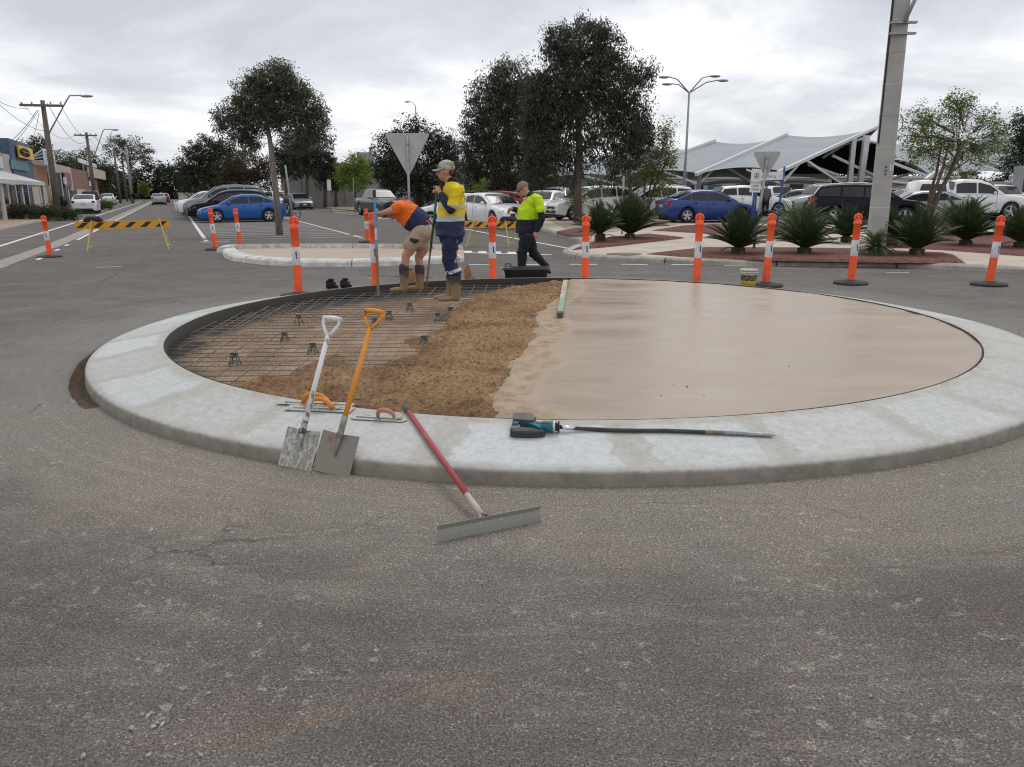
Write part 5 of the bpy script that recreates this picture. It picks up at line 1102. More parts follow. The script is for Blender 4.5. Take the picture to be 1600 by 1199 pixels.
# garden shrubs on the left
def shrub(px,py,wpx,hpx,label,lm='shrub',T=None,leaf=.1,Y=None,dens=1.6):
    g=G(px,py,.1) if Y is None else D(px,py,Y); Y=g.y; tree('shrub',label,(px,py),Y,[(px-wpx*.22,py-hpx*.42,wpx*.28,hpx*.5),(px+wpx*.2,py-hpx*.38,wpx*.3,hpx*.45),(px,py-hpx*.5,wpx*.3,hpx*.5)],LM[lm],leaf,dens=dens,clump=22,cs=.16,droop=0,r0=.03,limbs=6,hollow=.2,z0=.1,seed=int(px),cat='shrub',group='garden shrubs in front of the shops')
shrub(35,343,58,26,'low dark shrub at the left end of the shop garden bed'); shrub(75,343,44,22,'low shrub in the middle of the shop garden bed'); shrub(104,342,44,18,'low spreading shrub at the garden end nearest the barrier'); shrub(95,330,30,24,'pinkish thinning shrub behind the garden bed','brown'); shrub(166,326,26,16,'rounded ochre grass tussock between the parked cars','spring',leaf=.2); shrub(57,335,24,14,'small shrub before the cream wall panel')
shrub(210,312,14,10,'green bush at the far kerb by the pale pole','far',Y=120,leaf=.3); shrub(225,305,18,22,'feathery bush at the far left kerb','spring',Y=135,leaf=.3)
# ================================================================ BUILDINGS AND SHADE SAILS
m_cream=M('cream_render',(.46,.41,.35),(.38,.34,.29),scale=1,rough=.8); m_pink=M('pink_grey_render',(.42,.36,.33),(.36,.31,.28),scale=1,rough=.8); m_brick=M('orange_brick',(.30,.155,.085),(.23,.115,.065),scale=20,rough=.9); m_brick2=M('brown_brick',(.22,.13,.085),(.17,.10,.065),scale=20,rough=.9); m_bluef=M('blue_facade',(.06,.10,.17),(.04,.07,.12),scale=1,rough=.6); m_teal=M('teal_banner',(.07,.20,.26),(.04,.12,.18),scale=1.5,rough=.5); m_roofm=M('white_metal_roof',(.48,.48,.47),(.40,.40,.39),scale=1,rough=.5); m_shopg=M('shop_glass',(.03,.035,.04),(.015,.017,.02),scale=.8,rough=.1,spec=.7); m_alu=M('white_frame',(.55,.55,.54),rough=.5); m_ysign=M('yellow_sign',(.80,.48,.01),rough=.5)
TB=-12.0; WSC=lambda x,y:WT(x,y,TB)
def wallbox(mb,x0,x1,zt,zb=0.,T=TB,depth=6.,mi=0):
    s0=WT(x0,300,T)[0]; s1=WT(x1,300,T)[0]; A=[TS(T,s0),TS(T,s1),TS(T-depth,s1),TS(T-depth,s0)]
    mb.prism([tuple(p) for p in A],zb,zt,mi,True)
def panel(name,parent,x0,x1,y0,y1,T,mat,th=.06,org=None):
    s0,za=WT(x0,y0,T); s1,_=WT(x1,y0,T); _,zb=WT(x0,y1,T); _,za2=WT(x1,y0,T); _,zb2=WT(x1,y1,T); z1=(za+za2)/2; z0=(zb+zb2)/2
    A=[TS(T,s0),TS(T,s1),TS(T-th,s1),TS(T-th,s0)]; mb=MB(); mb.prism([tuple(p-org) for p in A],max(z0,.0),z1,0,True); return mb.build(name,mat,parent),(s0,s1,z0,z1)
def building(label,x0,x1,ytop,mat,T=TB,depth=7.,cat='shop'):
    s0,za=WT(x0,ytop,T); s1,zb=WT(x1,ytop,T); org=TS(T,s0); t=thing('shop_building',label,cat,loc=tuple(org)); mb=MB(); A=[TS(T,s0),TS(T,s1),TS(T-depth,s1),TS(T-depth,s0)]
    mb.prism([tuple(p-org) for p in A],0,(za+zb)/2,0,True); mb.build('wall',mat,t); return t,org
t,o=building('pinkish grey rendered shop with a white verandah cut by the left picture edge',-90,13,232,m_pink)
for x0,x1,y0,y1 in ((-60,-35,290,325),(-30,-5,290,325),(-2,12,292,322)): 
    f,_=panel('window',t,x0,x1,y0,y1,TB+.05,m_alu,.06,o); panel('pane',f,x0+1,x1-1,y0+2,y1-2,TB+.08,m_shopg,.05,o)
panel('window',t,-3,3,243,262,TB+.08,m_alu,.1,o)
t,o=building('blue fronted shop with a yellow sign and teal banner above its verandah',14,46,222,m_bluef)
sg,_=panel('roof_sign',t,29.5,50,230,248,TB+.30,m_ysign,.15,o)
s,zc=WT(39.5,239,TB+.33); mb=MB(); c=TS(TB+.34,s)-o; 
nv=24; V=[c+SV*(math.cos(2*PI*k/nv)*2.6)+Vector((0,0,zc+math.sin(2*PI*k/nv)*.34)) for k in range(nv)]; mb.add(V,[tuple(range(nv))]); mb.add([v for v in V],[tuple(range(nv-1,-1,-1))]); mb.build('oval_logo',m_ink,sg)
mb=MB(); mb.beam(c+SV*-1.9+TV*.03+Vector((0,0,zc)),c+SV*1.9+TV*.03+Vector((0,0,zc)),.02,.2,up=tuple(TV)); mb.build('logo_lettering',m_lampr,sg)
panel('banner',t,17,43,252,266,TB+.12,m_teal,.1,o)
for x0,x1 in ((15,24),(26,33),(36,43)):
    f,_=panel('window',t,x0,x1,288,325,TB+.05,m_alu,.06,o); panel('pane',f,x0+.8,x1-.8,289,323,TB+.08,m_shopg,.05,o)
# verandah over both
s0=WT(-95,280,TB)[0]; s1=WT(69,281,-9.6)[0]; org=TS(TB,s0); t=thing('verandah','white sloping verandah roof on posts along the left shop fronts','verandah',loc=tuple(org))
zlo=WT(30,282,-9.6)[1]; zhi=zlo+.75; sx1=WT(69,281,-9.6)[0]
P=[[TS(TB+.01,s0,zhi)-org,TS(-9.6,s0,zlo)-org],[TS(TB+.01,sx1,zhi)-org,TS(-9.6,sx1,zlo)-org]]
mb=MB(); mb.grid(P,smooth=False); mb.grid([[p-Vector((0,0,.12)) for p in r][::-1] for r in P],smooth=False); mb.add([P[0][0],P[0][1],P[0][1]-Vector((0,0,.12)),P[0][0]-Vector((0,0,.12)),P[1][0],P[1][1],P[1][1]-Vector((0,0,.12)),P[1][0]-Vector((0,0,.12))],[(0,1,2,3),(7,6,5,4),(1,5,6,2)]); mb.build('roof_sheet',m_roofm,t)
mb=MB(); mb.beam(TS(-9.62,s0,zlo-.16)-org,TS(-9.62,sx1,zlo-.16)-org,.1,.16); mb.build('fascia_beam',m_alu,t)
for x in (-40,2,34,67):
    s=WT(x,300,-9.8)[0]; mb=MB(); mb.beam(TS(-9.8,s)-org,TS(-9.8,s,zlo-.2)-org,.16,.16); mb.build('post',m_alu,t)
t,o=building('orange brick shop with a cream fascia and a sign rack on its roof',46,72,258,m_brick)
panel('wall_panel',t,50,60,292,331,TB+.08,m_cream,.06,o); panel('wall_panel',t,61,72,292,331,TB+.08,m_cream,.06,o)
sg,(s0,s1,z0,z1)=panel('roof_sign',t,67.5,84,235,258,TB+.6,m_signw,.08,o)
mb=MB(); rr=random.Random(2)
for rz in range(5):
    zz=z1-.25-rz*(z1-z0-.4)/4.5; s=s0+.6
    while s<s1-1: l=rr.uniform(.5,1.6); mb.beam(TS(TB+.61,s,zz)-o,TS(TB+.61,min(s+l,s1-.4),zz)-o,.02,.12,up=tuple(TV)); s+=l+.4
mb.build('sign_lettering',M('grey_print',(.15,.15,.16)),sg)
for k in range(4):
    mb=MB(); s=s0+(s1-s0)*.05; zz=z0+(z1-z0)*(.25+k*.22); mb.beam(TS(TB+.5,s,zz)-o,TS(TB-.3,s-9+k*.7,z0-.1)-o,.08,.08); mb.build('strut',m_galv,t)
t,o=building('dark glazed shopfront with cream fascia behind the nearest power pole',72,110,258,m_cream,T=TB-.02)
for i in range(8): 
    x=74+i*4.3; f,_=panel('window',t,x,x+3.6,270,320,TB+.04,m_blk,.06,o)
for i in range(4): panel('shutter_post',t,76+i*9,77.2+i*9,271,322,TB+.12,m_alu,.06,o)
panel('pink_sign',t,100,110,270,292,TB+.3,M('magenta_sign',(.25,.06,.15)),.08,o)
t,o=building('brown brick shop with a cream fascia at its far corner',110,150,268,m_brick2,T=TB-.04)
panel('fascia',t,142,164,265,279,TB+.5,m_cream,.5,o); panel('door',t,112,120,298,322,TB+.03,m_blk,.06,o); panel('wall_panel',t,120,133,296,318,TB+.05,m_roofm,.05,o); panel('notice',t,139,142.5,283,291,TB+.05,m_signw,.05,o)
s0,za=WT(124,252,TB); s1,_=WT(150,252,TB); org=TS(TB,s0); _,zb=WT(137,258,TB); _,zc=WT(137,252,TB)
t=thing('roof_sign','long low white sign with black marks on the brown brick shop roof','sign',loc=tuple(org+Vector((0,0,0)))); mb=MB(); A=[TS(TB,s0)-org,TS(TB,s1)-org,TS(TB-.2,s1)-org,TS(TB-.2,s0)-org]; mb.prism([tuple(p) for p in A],zb,zc,0,True); pl=mb.build('sign_plate',m_signw,t)
for k,s in enumerate(np.linspace(.35,.9,5)):
    mb=MB(); q=s0+(s1-s0)*s; mb.beam(TS(TB+.02,q,(zb+zc)/2)-org,TS(TB+.02,q+(s1-s0)*(.06 if k==0 else .035),(zb+zc)/2)-org,.02,(zc-zb)*.55,up=tuple(TV)); mb.build('sign_lettering',m_ink,pl)
for s in (.2,.8): mb=MB(); q=s0+(s1-s0)*s; mb.beam(TS(TB-.1,q,WT(137,268,TB)[1]-.1)-org,TS(TB-.1,q,zb)-org,.1,.1); mb.build('bracket',m_galv,t)
for px,pyb,pyt,Y,lb in ((84,344,290,51,'thin white garden stake among the left shrubs'),(93,345,276,56,'white parking sign on a post by the near power pole'),(110,342,277,58,'white parking sign on a post left of the white sedan'),):
    small_sign(px,pyb,pyt,Y,.2,lb,plate=('sign' in lb),pw=.24,ph=.5,z0=.1)
# grey warehouse wall behind the dark tree row
def plainbld(label,x0,x1,ytop,Y,mat,depth=12,extra=None,cat='building',name='warehouse'):
    a=D(x0,300,Y);b=D(x1,300,Y); zt=D((x0+x1)/2,ytop,Y).z; t=thing(name,label,cat,loc=(a.x,Y,0)); w=b.x-a.x; mb=MB(); mb.box((w/2,depth/2,zt/2),(w,depth,zt)); mb.build('wall',mat,t); 
    mb=MB(); mb.box((w/2,depth/2,zt+.1),(w+.3,depth+.3,.2)); mb.build('parapet',m_roofm,t); return t,w,zt
m_greyw=M('grey_tilt_panel',(.27,.265,.25),(.21,.205,.195),scale=.7,rough=.85)
t,w,zt=plainbld('grey concrete warehouse behind the dark tree row and lime tree',440,735,258,84,m_greyw)
n=9
for i in range(n): mb=MB(); mb.box((w*(i+.5)/n,-.03,zt/2),(w/n-.12,.06,zt-.1)); mb.build('wall_panel',m_greyw,t)
mb=MB(); p=D(571,232,86); mb.box((p.x-t.location.x,1.5,zt+.65),(1.5,1.2,1.3)); mb.build('roof_unit',m_galv,t)
t,w,zt=plainbld('pale cream house glimpsed left of the bronze tree',300,352,268,118,M('pale_render',(.48,.45,.36),rough=.8),name='house')
for i in range(4): mb=MB(); mb.box((w*(i+.5)/4,-.03,zt*.5),(w*.12,.06,zt*.3)); mb.build('window',m_shopg,t)
t,w,zt=plainbld('small white shelter at the far end of the parking row',278,300,303,150,m_alu,depth=4,name='shelter')
# long cream building behind the carpark
t,w,zt=plainbld('long low cream building with dark openings behind the shaded car park',1010,1520,279,92,M('cream_wall',(.40,.37,.29),rough=.85),name='warehouse')
for i in range(12):
    mb=MB(); mb.box((w*(i+.5)/12,-.03,zt*.42),(w/12*.5,.06,zt*.72)); mb.build('door' if i%3 else 'roller_door',m_shopg if i%2 else m_bluef,t)
t,w,zt=plainbld('taupe building with dark windows seen through the trees behind the red hatchback',722,1005,270,94,M('taupe_wall',(.17,.16,.14),rough=.85),name='warehouse')
for i in range(9):
    mb=MB(); mb.box((w*(i+.5)/9,-.03,zt*.5),(w/9*.55,.06,zt*.4)); mb.build('window',m_shopg,t)
t,w,zt=plainbld('low pale building under the far right shade sails',1480,1760,287,80,m_cream,name='warehouse')
for i in range(7): mb=MB(); mb.box((w*(i+.5)/7,-.03,zt*.45),(w/7*.6,.06,zt*.6)); mb.build('window',m_shopg,t)
# shade sails
m_sail=M('grey_shade_cloth',(.29,.318,.34),(.25,.28,.30),scale=.5,rough=.75,bs=3,bst=.15,bd=.05); m_wsteel=M('white_steel',(.66,.67,.67),(.56,.57,.57),rough=.45,scale=4)
sails=thing('shade_structure','row of tall grey tensioned shade sails on white steel over the car park','shade structure',loc=(14,62,0)); SO=sails.location.copy()
YL,YH,YB=58.,69.,81.
lows=[(900,281),(975,278),(1093,271.5),(1222,268.5)]; highs=[(960,238),(1030,233),(1116,221),(1228,211),(1371,199)]
lows=[(845,283),(965,277),(1093,271.5),(1222,268)]; highs=[(1000,232),(1116,221),(1228,211),(1371,199)]
LP=[D(x,y,YL) for x,y in lows]; HP=[D(x,y,YH) for x,y in highs]
def sail_between(a0,a1,b0,b1,parent,org,sagt=.42,sagb=.35,nu=10,nv=14,name='sail'):
    P=[]
    for i in range(nu+1):
        u=i/nu; row=[]
        for j in range(nv+1):
            v=j/nv; lo=a0.lerp(b0,v); hi=a1.lerp(b1,v); p=lo.lerp(hi,u); s=4*v*(1-v)
            p=p-Vector((0,0,s*(sagt*u**2*1.0)))+Vector((0,0,s*sagb*(1-u)**2))+(hi-lo).normalized()*(s*sagb*1.2*(1-u))*0
            row.append(p-org)
        P.append(row)
    mb=MB(); mb.grid(P); return mb.build(name,m_sail,parent)
for i in range(3): sail_between(LP[i],HP[i],LP[i+1],HP[i+1],sails,SO)
BPt=[Vector((h.x+1.5,YB+2,LP[0].z+.3)) for h in HP]
for i in range(3): sail_between(BPt[i],HP[i],BPt[i+1],HP[i+1],sails,SO,sagb=.3)
for i in range(4):
    a=LP[i];b=HP[i]; d=(b-a)
    m=MB(); m.beam(a-d*.04-SO+Vector((0,-.1,.06)),b+d*.005-SO+Vector((0,-.1,.06)),.20,.22); m.build('rafter',m_wsteel,sails)
    m=MB(); m.beam(BPt[i]-SO,b-SO+Vector((0,0,.05)),.2,.24); m.build('rafter',m_wsteel,sails)
    c=a.lerp(b,.72); m=MB(); m.beam(Vector((c.x,c.y,.0))-SO,c-SO,.36,.36); m.build('column',m_wsteel,sails)
    m=MB(); m.beam(Vector((c.x,c.y,1.6))-SO,a.lerp(b,.22)-SO,.18,.18); m.build('brace',m_wsteel,sails)
    m=MB(); m.beam(Vector((a.x,a.y,.0))-SO,Vector((a.x,a.y,a.z))-SO,.28,.28); m.build('column',M('dark_column',(.16,.165,.17)) if i==0 else bpy.data.materials['dark_column'],sails)
    m=MB(); m.beam(Vector((a.x,a.y,2.0))-SO,a.lerp(b,.16)-SO,.14,.14); m.build('brace',m_wsteel,sails)
    m=MB(); m.beam(Vector((a.x,a.y,2.0))-SO,Vector((a.x-2.5,a.y+.2,a.z+.15))-SO,.14,.14); m.build('brace',m_wsteel,sails)
# gable end on the right: shade under the sails painted as near-black sheets
gA=D(1232,264,YL+.6); gB=D(1330,224,66); gT=D(1352,216,67.5); gC=D(1440,270,66)
m_undershade=M('sail_underside_shade',(.035,.036,.038),rough=.9)  # shaded underside of the grey sails, put into the colour
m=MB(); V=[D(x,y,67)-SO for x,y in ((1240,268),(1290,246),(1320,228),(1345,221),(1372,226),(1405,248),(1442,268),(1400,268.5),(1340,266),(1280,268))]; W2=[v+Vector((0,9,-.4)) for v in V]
m.add(V[:7]+W2[:7],[(i,i+1,8+i,7+i) for i in range(6)]); m.build('underside_shade',m_undershade,sails)
V3=[D(x,y,75)-SO for x,y in ((1225,272),(1290,240),(1345,218),(1400,240),(1460,272))]; m=MB(); m.add(V3,[(0,1,2,3,4)]); m.build('underside_shade',m_undershade,sails)
m=MB(); m.tube([D(1285,247,66.8)-SO,D(1318,226,66.8)-SO,D(1345,217.5,66.8)-SO,D(1372,224,66.8)-SO,D(1420,255,66.8)-SO,D(1446,271,66.8)-SO],.13,6); m.build('arch_tube',m_wsteel,sails)
for a,b,w in (((1300,243),(1388,285),.2),((1262,257),(1310,274),.2),((1388,283),(1446,262),.16)):
    m=MB(); m.beam(D(a[0],a[1],66)-SO,D(b[0],b[1],66)-SO,w,w); m.build('brace',m_wsteel,sails)
cc=D(1341,300,65.8); m=MB(); m.beam(Vector((cc.x,65.8,0))-SO,Vector((cc.x+.25,65.8,D(1341,212,65.8).z))-SO,.42,.42); m.build('column',m_wsteel,sails)
# second row: low white arched canopies behind
low=thing('low_canopy','low white arched canopies behind the tall sails','shade structure',loc=(18,78,0)); LO=low.location.copy()
for i,(x0,x1) in enumerate(((1095,1190),(1190,1300),(1300,1420),(1420,1520))):
    y0=286;P=[]
    for r,(Y,dy) in enumerate(((73,0),(76,-1.0),(80,1))):
        row=[]
        for j in range(11):
            v=j/10; p=D(x0+(x1-x0)*v,y0-4*4*v*(1-v)+dy+2,Y)-LO; row.append(p)
        P.append(row)
    m=MB(); m.grid(P); m.build('canopy_roof',m_roofm,low)
    m=MB(); m.tube([p-Vector((0,.1,.02)) for p in P[0]],.16,6); m.build('arch_tube',m_wsteel,low)
    p=D(x0+2,285,76); m=MB(); m.beam(Vector((p.x,76,0))-LO,Vector((p.x,76,p.z+.2))-LO,.22,.22); m.build('column',M('blue_column',(.03,.06,.14)) if i==0 else bpy.data.materials['blue_column'],low)
# right hand sails beyond the pole
s2=thing('shade_structure','second grey shade sail group on the right behind the bare tree','shade structure',loc=(32,62,0)); S2=s2.location.copy()
L2=[D(x,y,58) for x,y in ((1440,275),(1500,276),(1640,272))]; H2=[D(x,y,68) for x,y in ((1398,222),(1540,212),(1690,205))]
L2=[D(1395,250,60),D(1455,276,58),D(1590,272,58),D(1740,268,58)]; H2=[D(1380,222,68),D(1545,208,68),D(1700,200,68),D(1850,196,68)]
for i in range(3): sail_between(L2[i],H2[i],L2[i+1],H2[i+1],s2,S2,.6,.3)
for i in range(1,4):
    a=L2[i];b=H2[i]; d=b-a; m=MB(); m.beam(a-d*.1-S2+Vector((0,-.1,.1)),b-S2+Vector((0,-.1,.12)),.22,.26); m.build('rafter',m_wsteel,s2)
    c=a.lerp(b,.6); m=MB(); m.beam(Vector((c.x,c.y,0))-S2,c-S2,.34,.34); m.build('column',m_wsteel,s2)
    m=MB(); m.beam(a-Vector((3.,0,-1.0))-S2,a+Vector((.8,0,-.35))-S2,.18,.18); m.build('brace',m_wsteel,s2)
    m=MB(); m.beam(Vector((a.x,a.y,0))-S2,Vector((a.x,a.y,a.z))-S2,.26,.26); m.build('column',bpy.data.materials['dark_column'],s2)
p=D(1588,300,52); m=MB(); m.beam((0,0,0),(0,0,D(1588,262,52).z),.5,.4); m.build('column',m_galv,loc=(p.x,52,.1),label='thick grey square column near the right picture edge',cat='column')
# concrete pole
m_cpole=M('pole_concrete',(.42,.41,.385),(.34,.33,.31),scale=2,rough=.85,bs=60,bst=.3)
g=D(1377,300,21); zt=D(1405,-60,21).z; t=thing('concrete_pole','thick tapered concrete pole rising out of the picture behind the palms','pole',loc=(g.x,21,.12))
ln_=.0
def oct_(w,d,ch,x,z): 
    return [(x-w+ch,-d,z),(x+w-ch,-d,z),(x+w,-d+ch,z),(x+w,d-ch,z),(x+w-ch,d,z),(x-w+ch,d,z),(x-w,d-ch,z),(x-w,-d+ch,z)]
mb=MB(); rows=[oct_(.235,.18,.05,0,-.05),oct_(.225,.175,.05,0.,2.),oct_(.195,.15,.045,-.0,zt+.3)]; mb.grid([r for r in rows][::1],closed=True,smooth=False); mb.build('shaft',m_cpole,t,rotz=R(-20))
for k in range(7):
    z=1.0+k*.75; w=(.225 if z<2 else .225-.030*(z-2)/(zt-1.7)); w2=w*.775; mb=MB(); q=oct_(w+.008,w2+.008,.05,0,z); q2=oct_(w+.008,w2+.008,.05,0,z+.014); mb.grid([q,q2],closed=True,smooth=False); mb.build('strap',m_galv if k%2 else m_wsteel,t,rotz=R(-20))
mb=MB(); mb.tube([(-.235,-.08,z_) for z_ in np.linspace(2.6,zt+.3,8)],.022,6); mb.build('cable_conduit',m_blackp,t)
mb=MB(); mb.tube([(.20,-.15,3.3),(.28,-.17,3.2),(.29,-.17,3.0),(.20,-.15,2.9)],.012,5); mb.build('cable_loop',m_blackp,t)
z1=D(1405,38,21).z-.12; mb=MB(); mb.tube([(.02,-.26,z1),(.22,-.3,z1+.55),(.5,-.35,z1+1.6)],.045,6); mb.box((.03,-.21,z1),(.62,.1,.05)); mb.box((.03,-.21,z1-.25),(.62,.1,.05)); mb.build('lamp_bracket',m_galv,t)
mb=MB(); mb.box((.10,-.215,2.0),(.09,.006,.17)); mb.build('tag_plate',m_signw,t)
for k in range(3): mb=MB(); mb.box((-.03,-.20,2.02-.09*k),(.03,.012,.05)); mb.build('pole_number',m_ink,t)
# street lamps
def ylamp(px,pyt,Y,label,four=True):
    g=D(px,310,Y); zt=D(px+ (0),pyt,Y).z; t=thing('street_lamp',label,'street lamp',loc=(g.x,Y,.1)); zt-=.1
    m=MB(); m.tube([(0,0,0),(.1,0,zt*.5),(.12,0,zt)],[.09,.07,.05],8); m.build('pole',m_galv,t)
    for dx,dy,dz in (((-1.2,-.3,.75),(-.85,.6,.5),(1.2,.4,.88),(1.45,-.4,.55)) if four else ((-.5,0,.35),)):
        m=MB(); m.tube([(.12,0,zt-.05),(.12+dx*.6,dy*.6,zt+dz*.85),(.12+dx,dy,zt+dz)],.035,6); a=m.build('lamp_arm',m_galv,t)
        m=MB(); s=1 if dx>0 else -1; m.sph((.12+dx+s*.28,dy,zt+dz-.02),(.30,.13,.08),10,6); m.build('lamp_head',m_galv,a)
ylamp(1066,144,46.,'tall grey street lamp with branching arms above the shade sails')
ylamp(652,165,80.,'small street lamp head poking above the round dark tree',False)
g=D(645,300,80)
# ================================================================ PEOPLE
def organic(mb,name,mats,parent,voxel=.012,it=5,smooth=True,folds=0):
    me=mb.mesh('tmp',[]); o=bpy.data.objects.new('tmp',me); COL.objects.link(o)
    r=o.modifiers.new('r','REMESH'); r.mode='VOXEL'; r.voxel_size=voxel; r.use_smooth_shade=True
    if it: s=o.modifiers.new('s','SMOOTH'); s.iterations=it; s.factor=.5
    dg=bpy.context.evaluated_depsgraph_get(); dg.update(); m2=bpy.data.meshes.new_from_object(o.evaluated_get(dg)); bpy.data.objects.remove(o); bpy.data.meshes.remove(me)
    m2.name=name
    if folds:
        from mathutils import noise as mn
        n=len(m2.vertices); co=np.empty(n*3,dtype=np.float32); no=np.empty(n*3,dtype=np.float32); m2.vertices.foreach_get('co',co); m2.vertices.foreach_get('normal',no); co=co.reshape(-1,3); no=no.reshape(-1,3)
        d=np.array([mn.noise(Vector((c[0]*7+2,c[1]*7,c[2]*13)))*1.0+abs(mn.noise(Vector((c[0]*16,c[1]*16,c[2]*24))))*.8-.25 for c in co]); co=co+no*(d*folds)[:,None]; m2.vertices.foreach_set('co',co.astype(np.float32).ravel()); m2.update()
    if not isinstance(mats,(list,tuple)): mats=[mats]
    m2.materials.clear()
    for m in mats: m2.materials.append(m)
    m2.polygons.foreach_set('use_smooth',[True]*len(m2.polygons)); return link(name,m2,parent)
def limb(mb,pts,rs,n=12,flat=None):
    pts=[Vector(p) for p in pts]
    for i in range(len(pts)-1): mb.tube([pts[i],pts[i+1]],[rs[i],rs[i+1]],n,smooth=False)
    for p,r in zip(pts,rs): mb.sph(p,r,n,8)
def hand(mb,wrist,tip,side,curl,s=1.,axis=None):
    """palm plus four fingers curling towards `curl`, thumb on `side`"""
    w=Vector(wrist); d=(Vector(tip)-w).normalized(); side=Vector(side); side=(side-d*side.dot(d)).normalized(); c=Vector(curl); c=(c-d*c.dot(d)-side*c.dot(side)).normalized()
    R3=Matrix((side,c,d)).transposed()
    mb.sph(w+d*.045*s,(.040*s,.020*s,.050*s),12,8,rot=R3)
    for k,(o,l) in enumerate(((-.030,.8),(-.010,.95),(.011,1.),(.030,.92))):
        b=w+d*.080*s+side*o*s; p1=b+d*.028*s*l+c*.010*s; p2=p1+(d*.4+c).normalized()*.026*s*l; p3=p2+(c-d*.8).normalized()*.022*s*l
        limb(mb,[b-d*.02*s,b,p1,p2,p3],[.0095*s,.0098*s,.0092*s,.0086*s,.0075*s],8)
    b=w+d*.03*s+side*.036*s; p1=b+(side+d*.8+c*.4).normalized()*.035*s; p2=p1+(d+c*.9-side*.3).normalized()*.030*s; limb(mb,[b-side*.015*s,b,p1,p2],[.012*s,.012*s,.0105*s,.009*s],8)
def head(mb,c,fwd,up,s=1.):
    c=Vector(c); f=Vector(fwd).normalized(); u=Vector(up); u=(u-f*u.dot(f)).normalized(); l=u.cross(f); R3=Matrix((f,l,u)).transposed(); P=lambda x,y,z:c+R3@Vector((x,y,z))*s
    mb.sph(P(-.008,0,.025),(.098*s,.077*s,.105*s),18,14,rot=R3); mb.sph(P(.025,0,-.055),(.062*s,.056*s,.062*s),14,10,rot=R3)
    mb.sph(P(.052,0,-.085),(.030*s,.034*s,.026*s),10,8,rot=R3)
    limb(mb,[P(.086,0,.012),P(.112,0,-.022),P(.096,0,-.032)],[.010*s,.015*s,.014*s],8)
    mb.sph(P(.082,0,-.055),(.016*s,.026*s,.010*s),10,6,rot=R3); mb.sph(P(.080,0,-.069),(.014*s,.022*s,.008*s),10,6,rot=R3)
    mb.sph(P(.072,0,.030),(.02*s,.055*s,.011*s),10,6,rot=R3)
    for sg in (1,-1): mb.sph(P(-.008,sg*.078,-.012),(.020*s,.010*s,.032*s),10,8,rot=R3); mb.sph(P(.045,sg*.045,-.02),(.03*s,.022*s,.03*s),10,8,rot=R3)
    return P,R3
def eyes(P,R3,s,parent):
    for sg in (1,-1):
        m=MB(); m.sph(P(.079,sg*.030,.008),(.011*s,.013*s,.009*s),10,6,rot=R3); m.build('eye',m_ink,parent)
def cap(P,R3,s,mat,matb,parent,name='cap',tilt=0.):
    m=MB(); rows=[]
    for i in range(8):
        ph=PI/2*i/7; rr_=math.cos(ph)
        rows.append([P((-.012+.108*rr_*math.cos(a)),(.088*rr_*math.sin(a)),.040+.098*math.sin(ph)+.004*rr_) for a in np.linspace(0,2*PI,20,endpoint=False)])
    m.grid(rows,closed=True); m.grid([[P((-.012+.110*math.cos(a)),.090*math.sin(a),z) for a in np.linspace(0,2*PI,20,endpoint=False)] for z in (.025,.044)],closed=True)
    cp=m.build(name,mat,parent)
    b=MB(); V=[];n=11
    for layer in (0,-.006):
        for r in (0,1):
            for k in range(n):
                a=-1.15+2.3*k/(n-1); x0=.085*math.cos(a); y0=.084*math.sin(a); x1=.085*math.cos(a)*.9+.090*math.cos(a*.8); y1=.070*math.sin(a)*1.08
                V.append(P((x0 if r==0 else x1),(y0 if r==0 else y1),.036-.010*r-.018*abs(math.sin(a))*r+layer))
    fs=[]
    for k in range(n-1): fs+= [(k,k+1,n+k+1,n+k),(2*n+k+1,2*n+k,3*n+k,3*n+k+1),(n+k,n+k+1,3*n+k+1,3*n+k)]
    b.add(V,fs,0,True); b.build('brim',matb,cp); return cp
def skin(name,c): 
    m=M(name,c,tuple(x*.88 for x in c),scale=9,rough=.55); b=m.node_tree.nodes['Principled BSDF']; b.inputs['Subsurface Weight'].default_value=.08; b.inputs['Subsurface Radius'].default_value=(.6,.2,.1); b.inputs['Subsurface Scale'].default_value=.02; return m
SK=skin('skin',(.46,.235,.15)); SK2=skin('skin_fair',(.50,.27,.185))
m_navy=M('navy_cloth',(.018,.026,.075),(.011,.016,.048),scale=7,rough=.9,bs=28,bst=.5,bd=.02); m_blackc=M('black_cloth',(.014,.014,.018),(.008,.008,.010),scale=7,rough=.9,bs=26,bst=.5,bd=.02)
m_khaki=M('khaki_cloth',(.46,.37,.27),(.36,.28,.20),scale=8,rough=.9,bs=26,bst=.6,bd=.02); m_dirtyboot=None
def boot_mat():
    m,nt,N,L,b=nodes('muddy_gumboot'); b.inputs['Roughness'].default_value=.7; tc=N.new('ShaderNodeTexCoord'); v=tc.outputs['Object']; sp_=N.new('ShaderNodeSeparateXYZ'); L.new(v,sp_.inputs[0]); n=noise(N,L,v,9,5,.65)
    f=math_(N,L,'ADD',sp_.outputs[2],math_(N,L,'MULTIPLY',math_(N,L,'SUBTRACT',n.outputs[0],.5),.22)); r=ramp(N,[(.12,(.27,.175,.09)),(.22,(.21,.145,.085)),(.27,(.05,.047,.043)),(.4,(.033,.032,.031))]); L.new(f,r.inputs[0]); L.new(r.outputs[0],b.inputs['Base Color']); return m
m_boot=boot_mat()
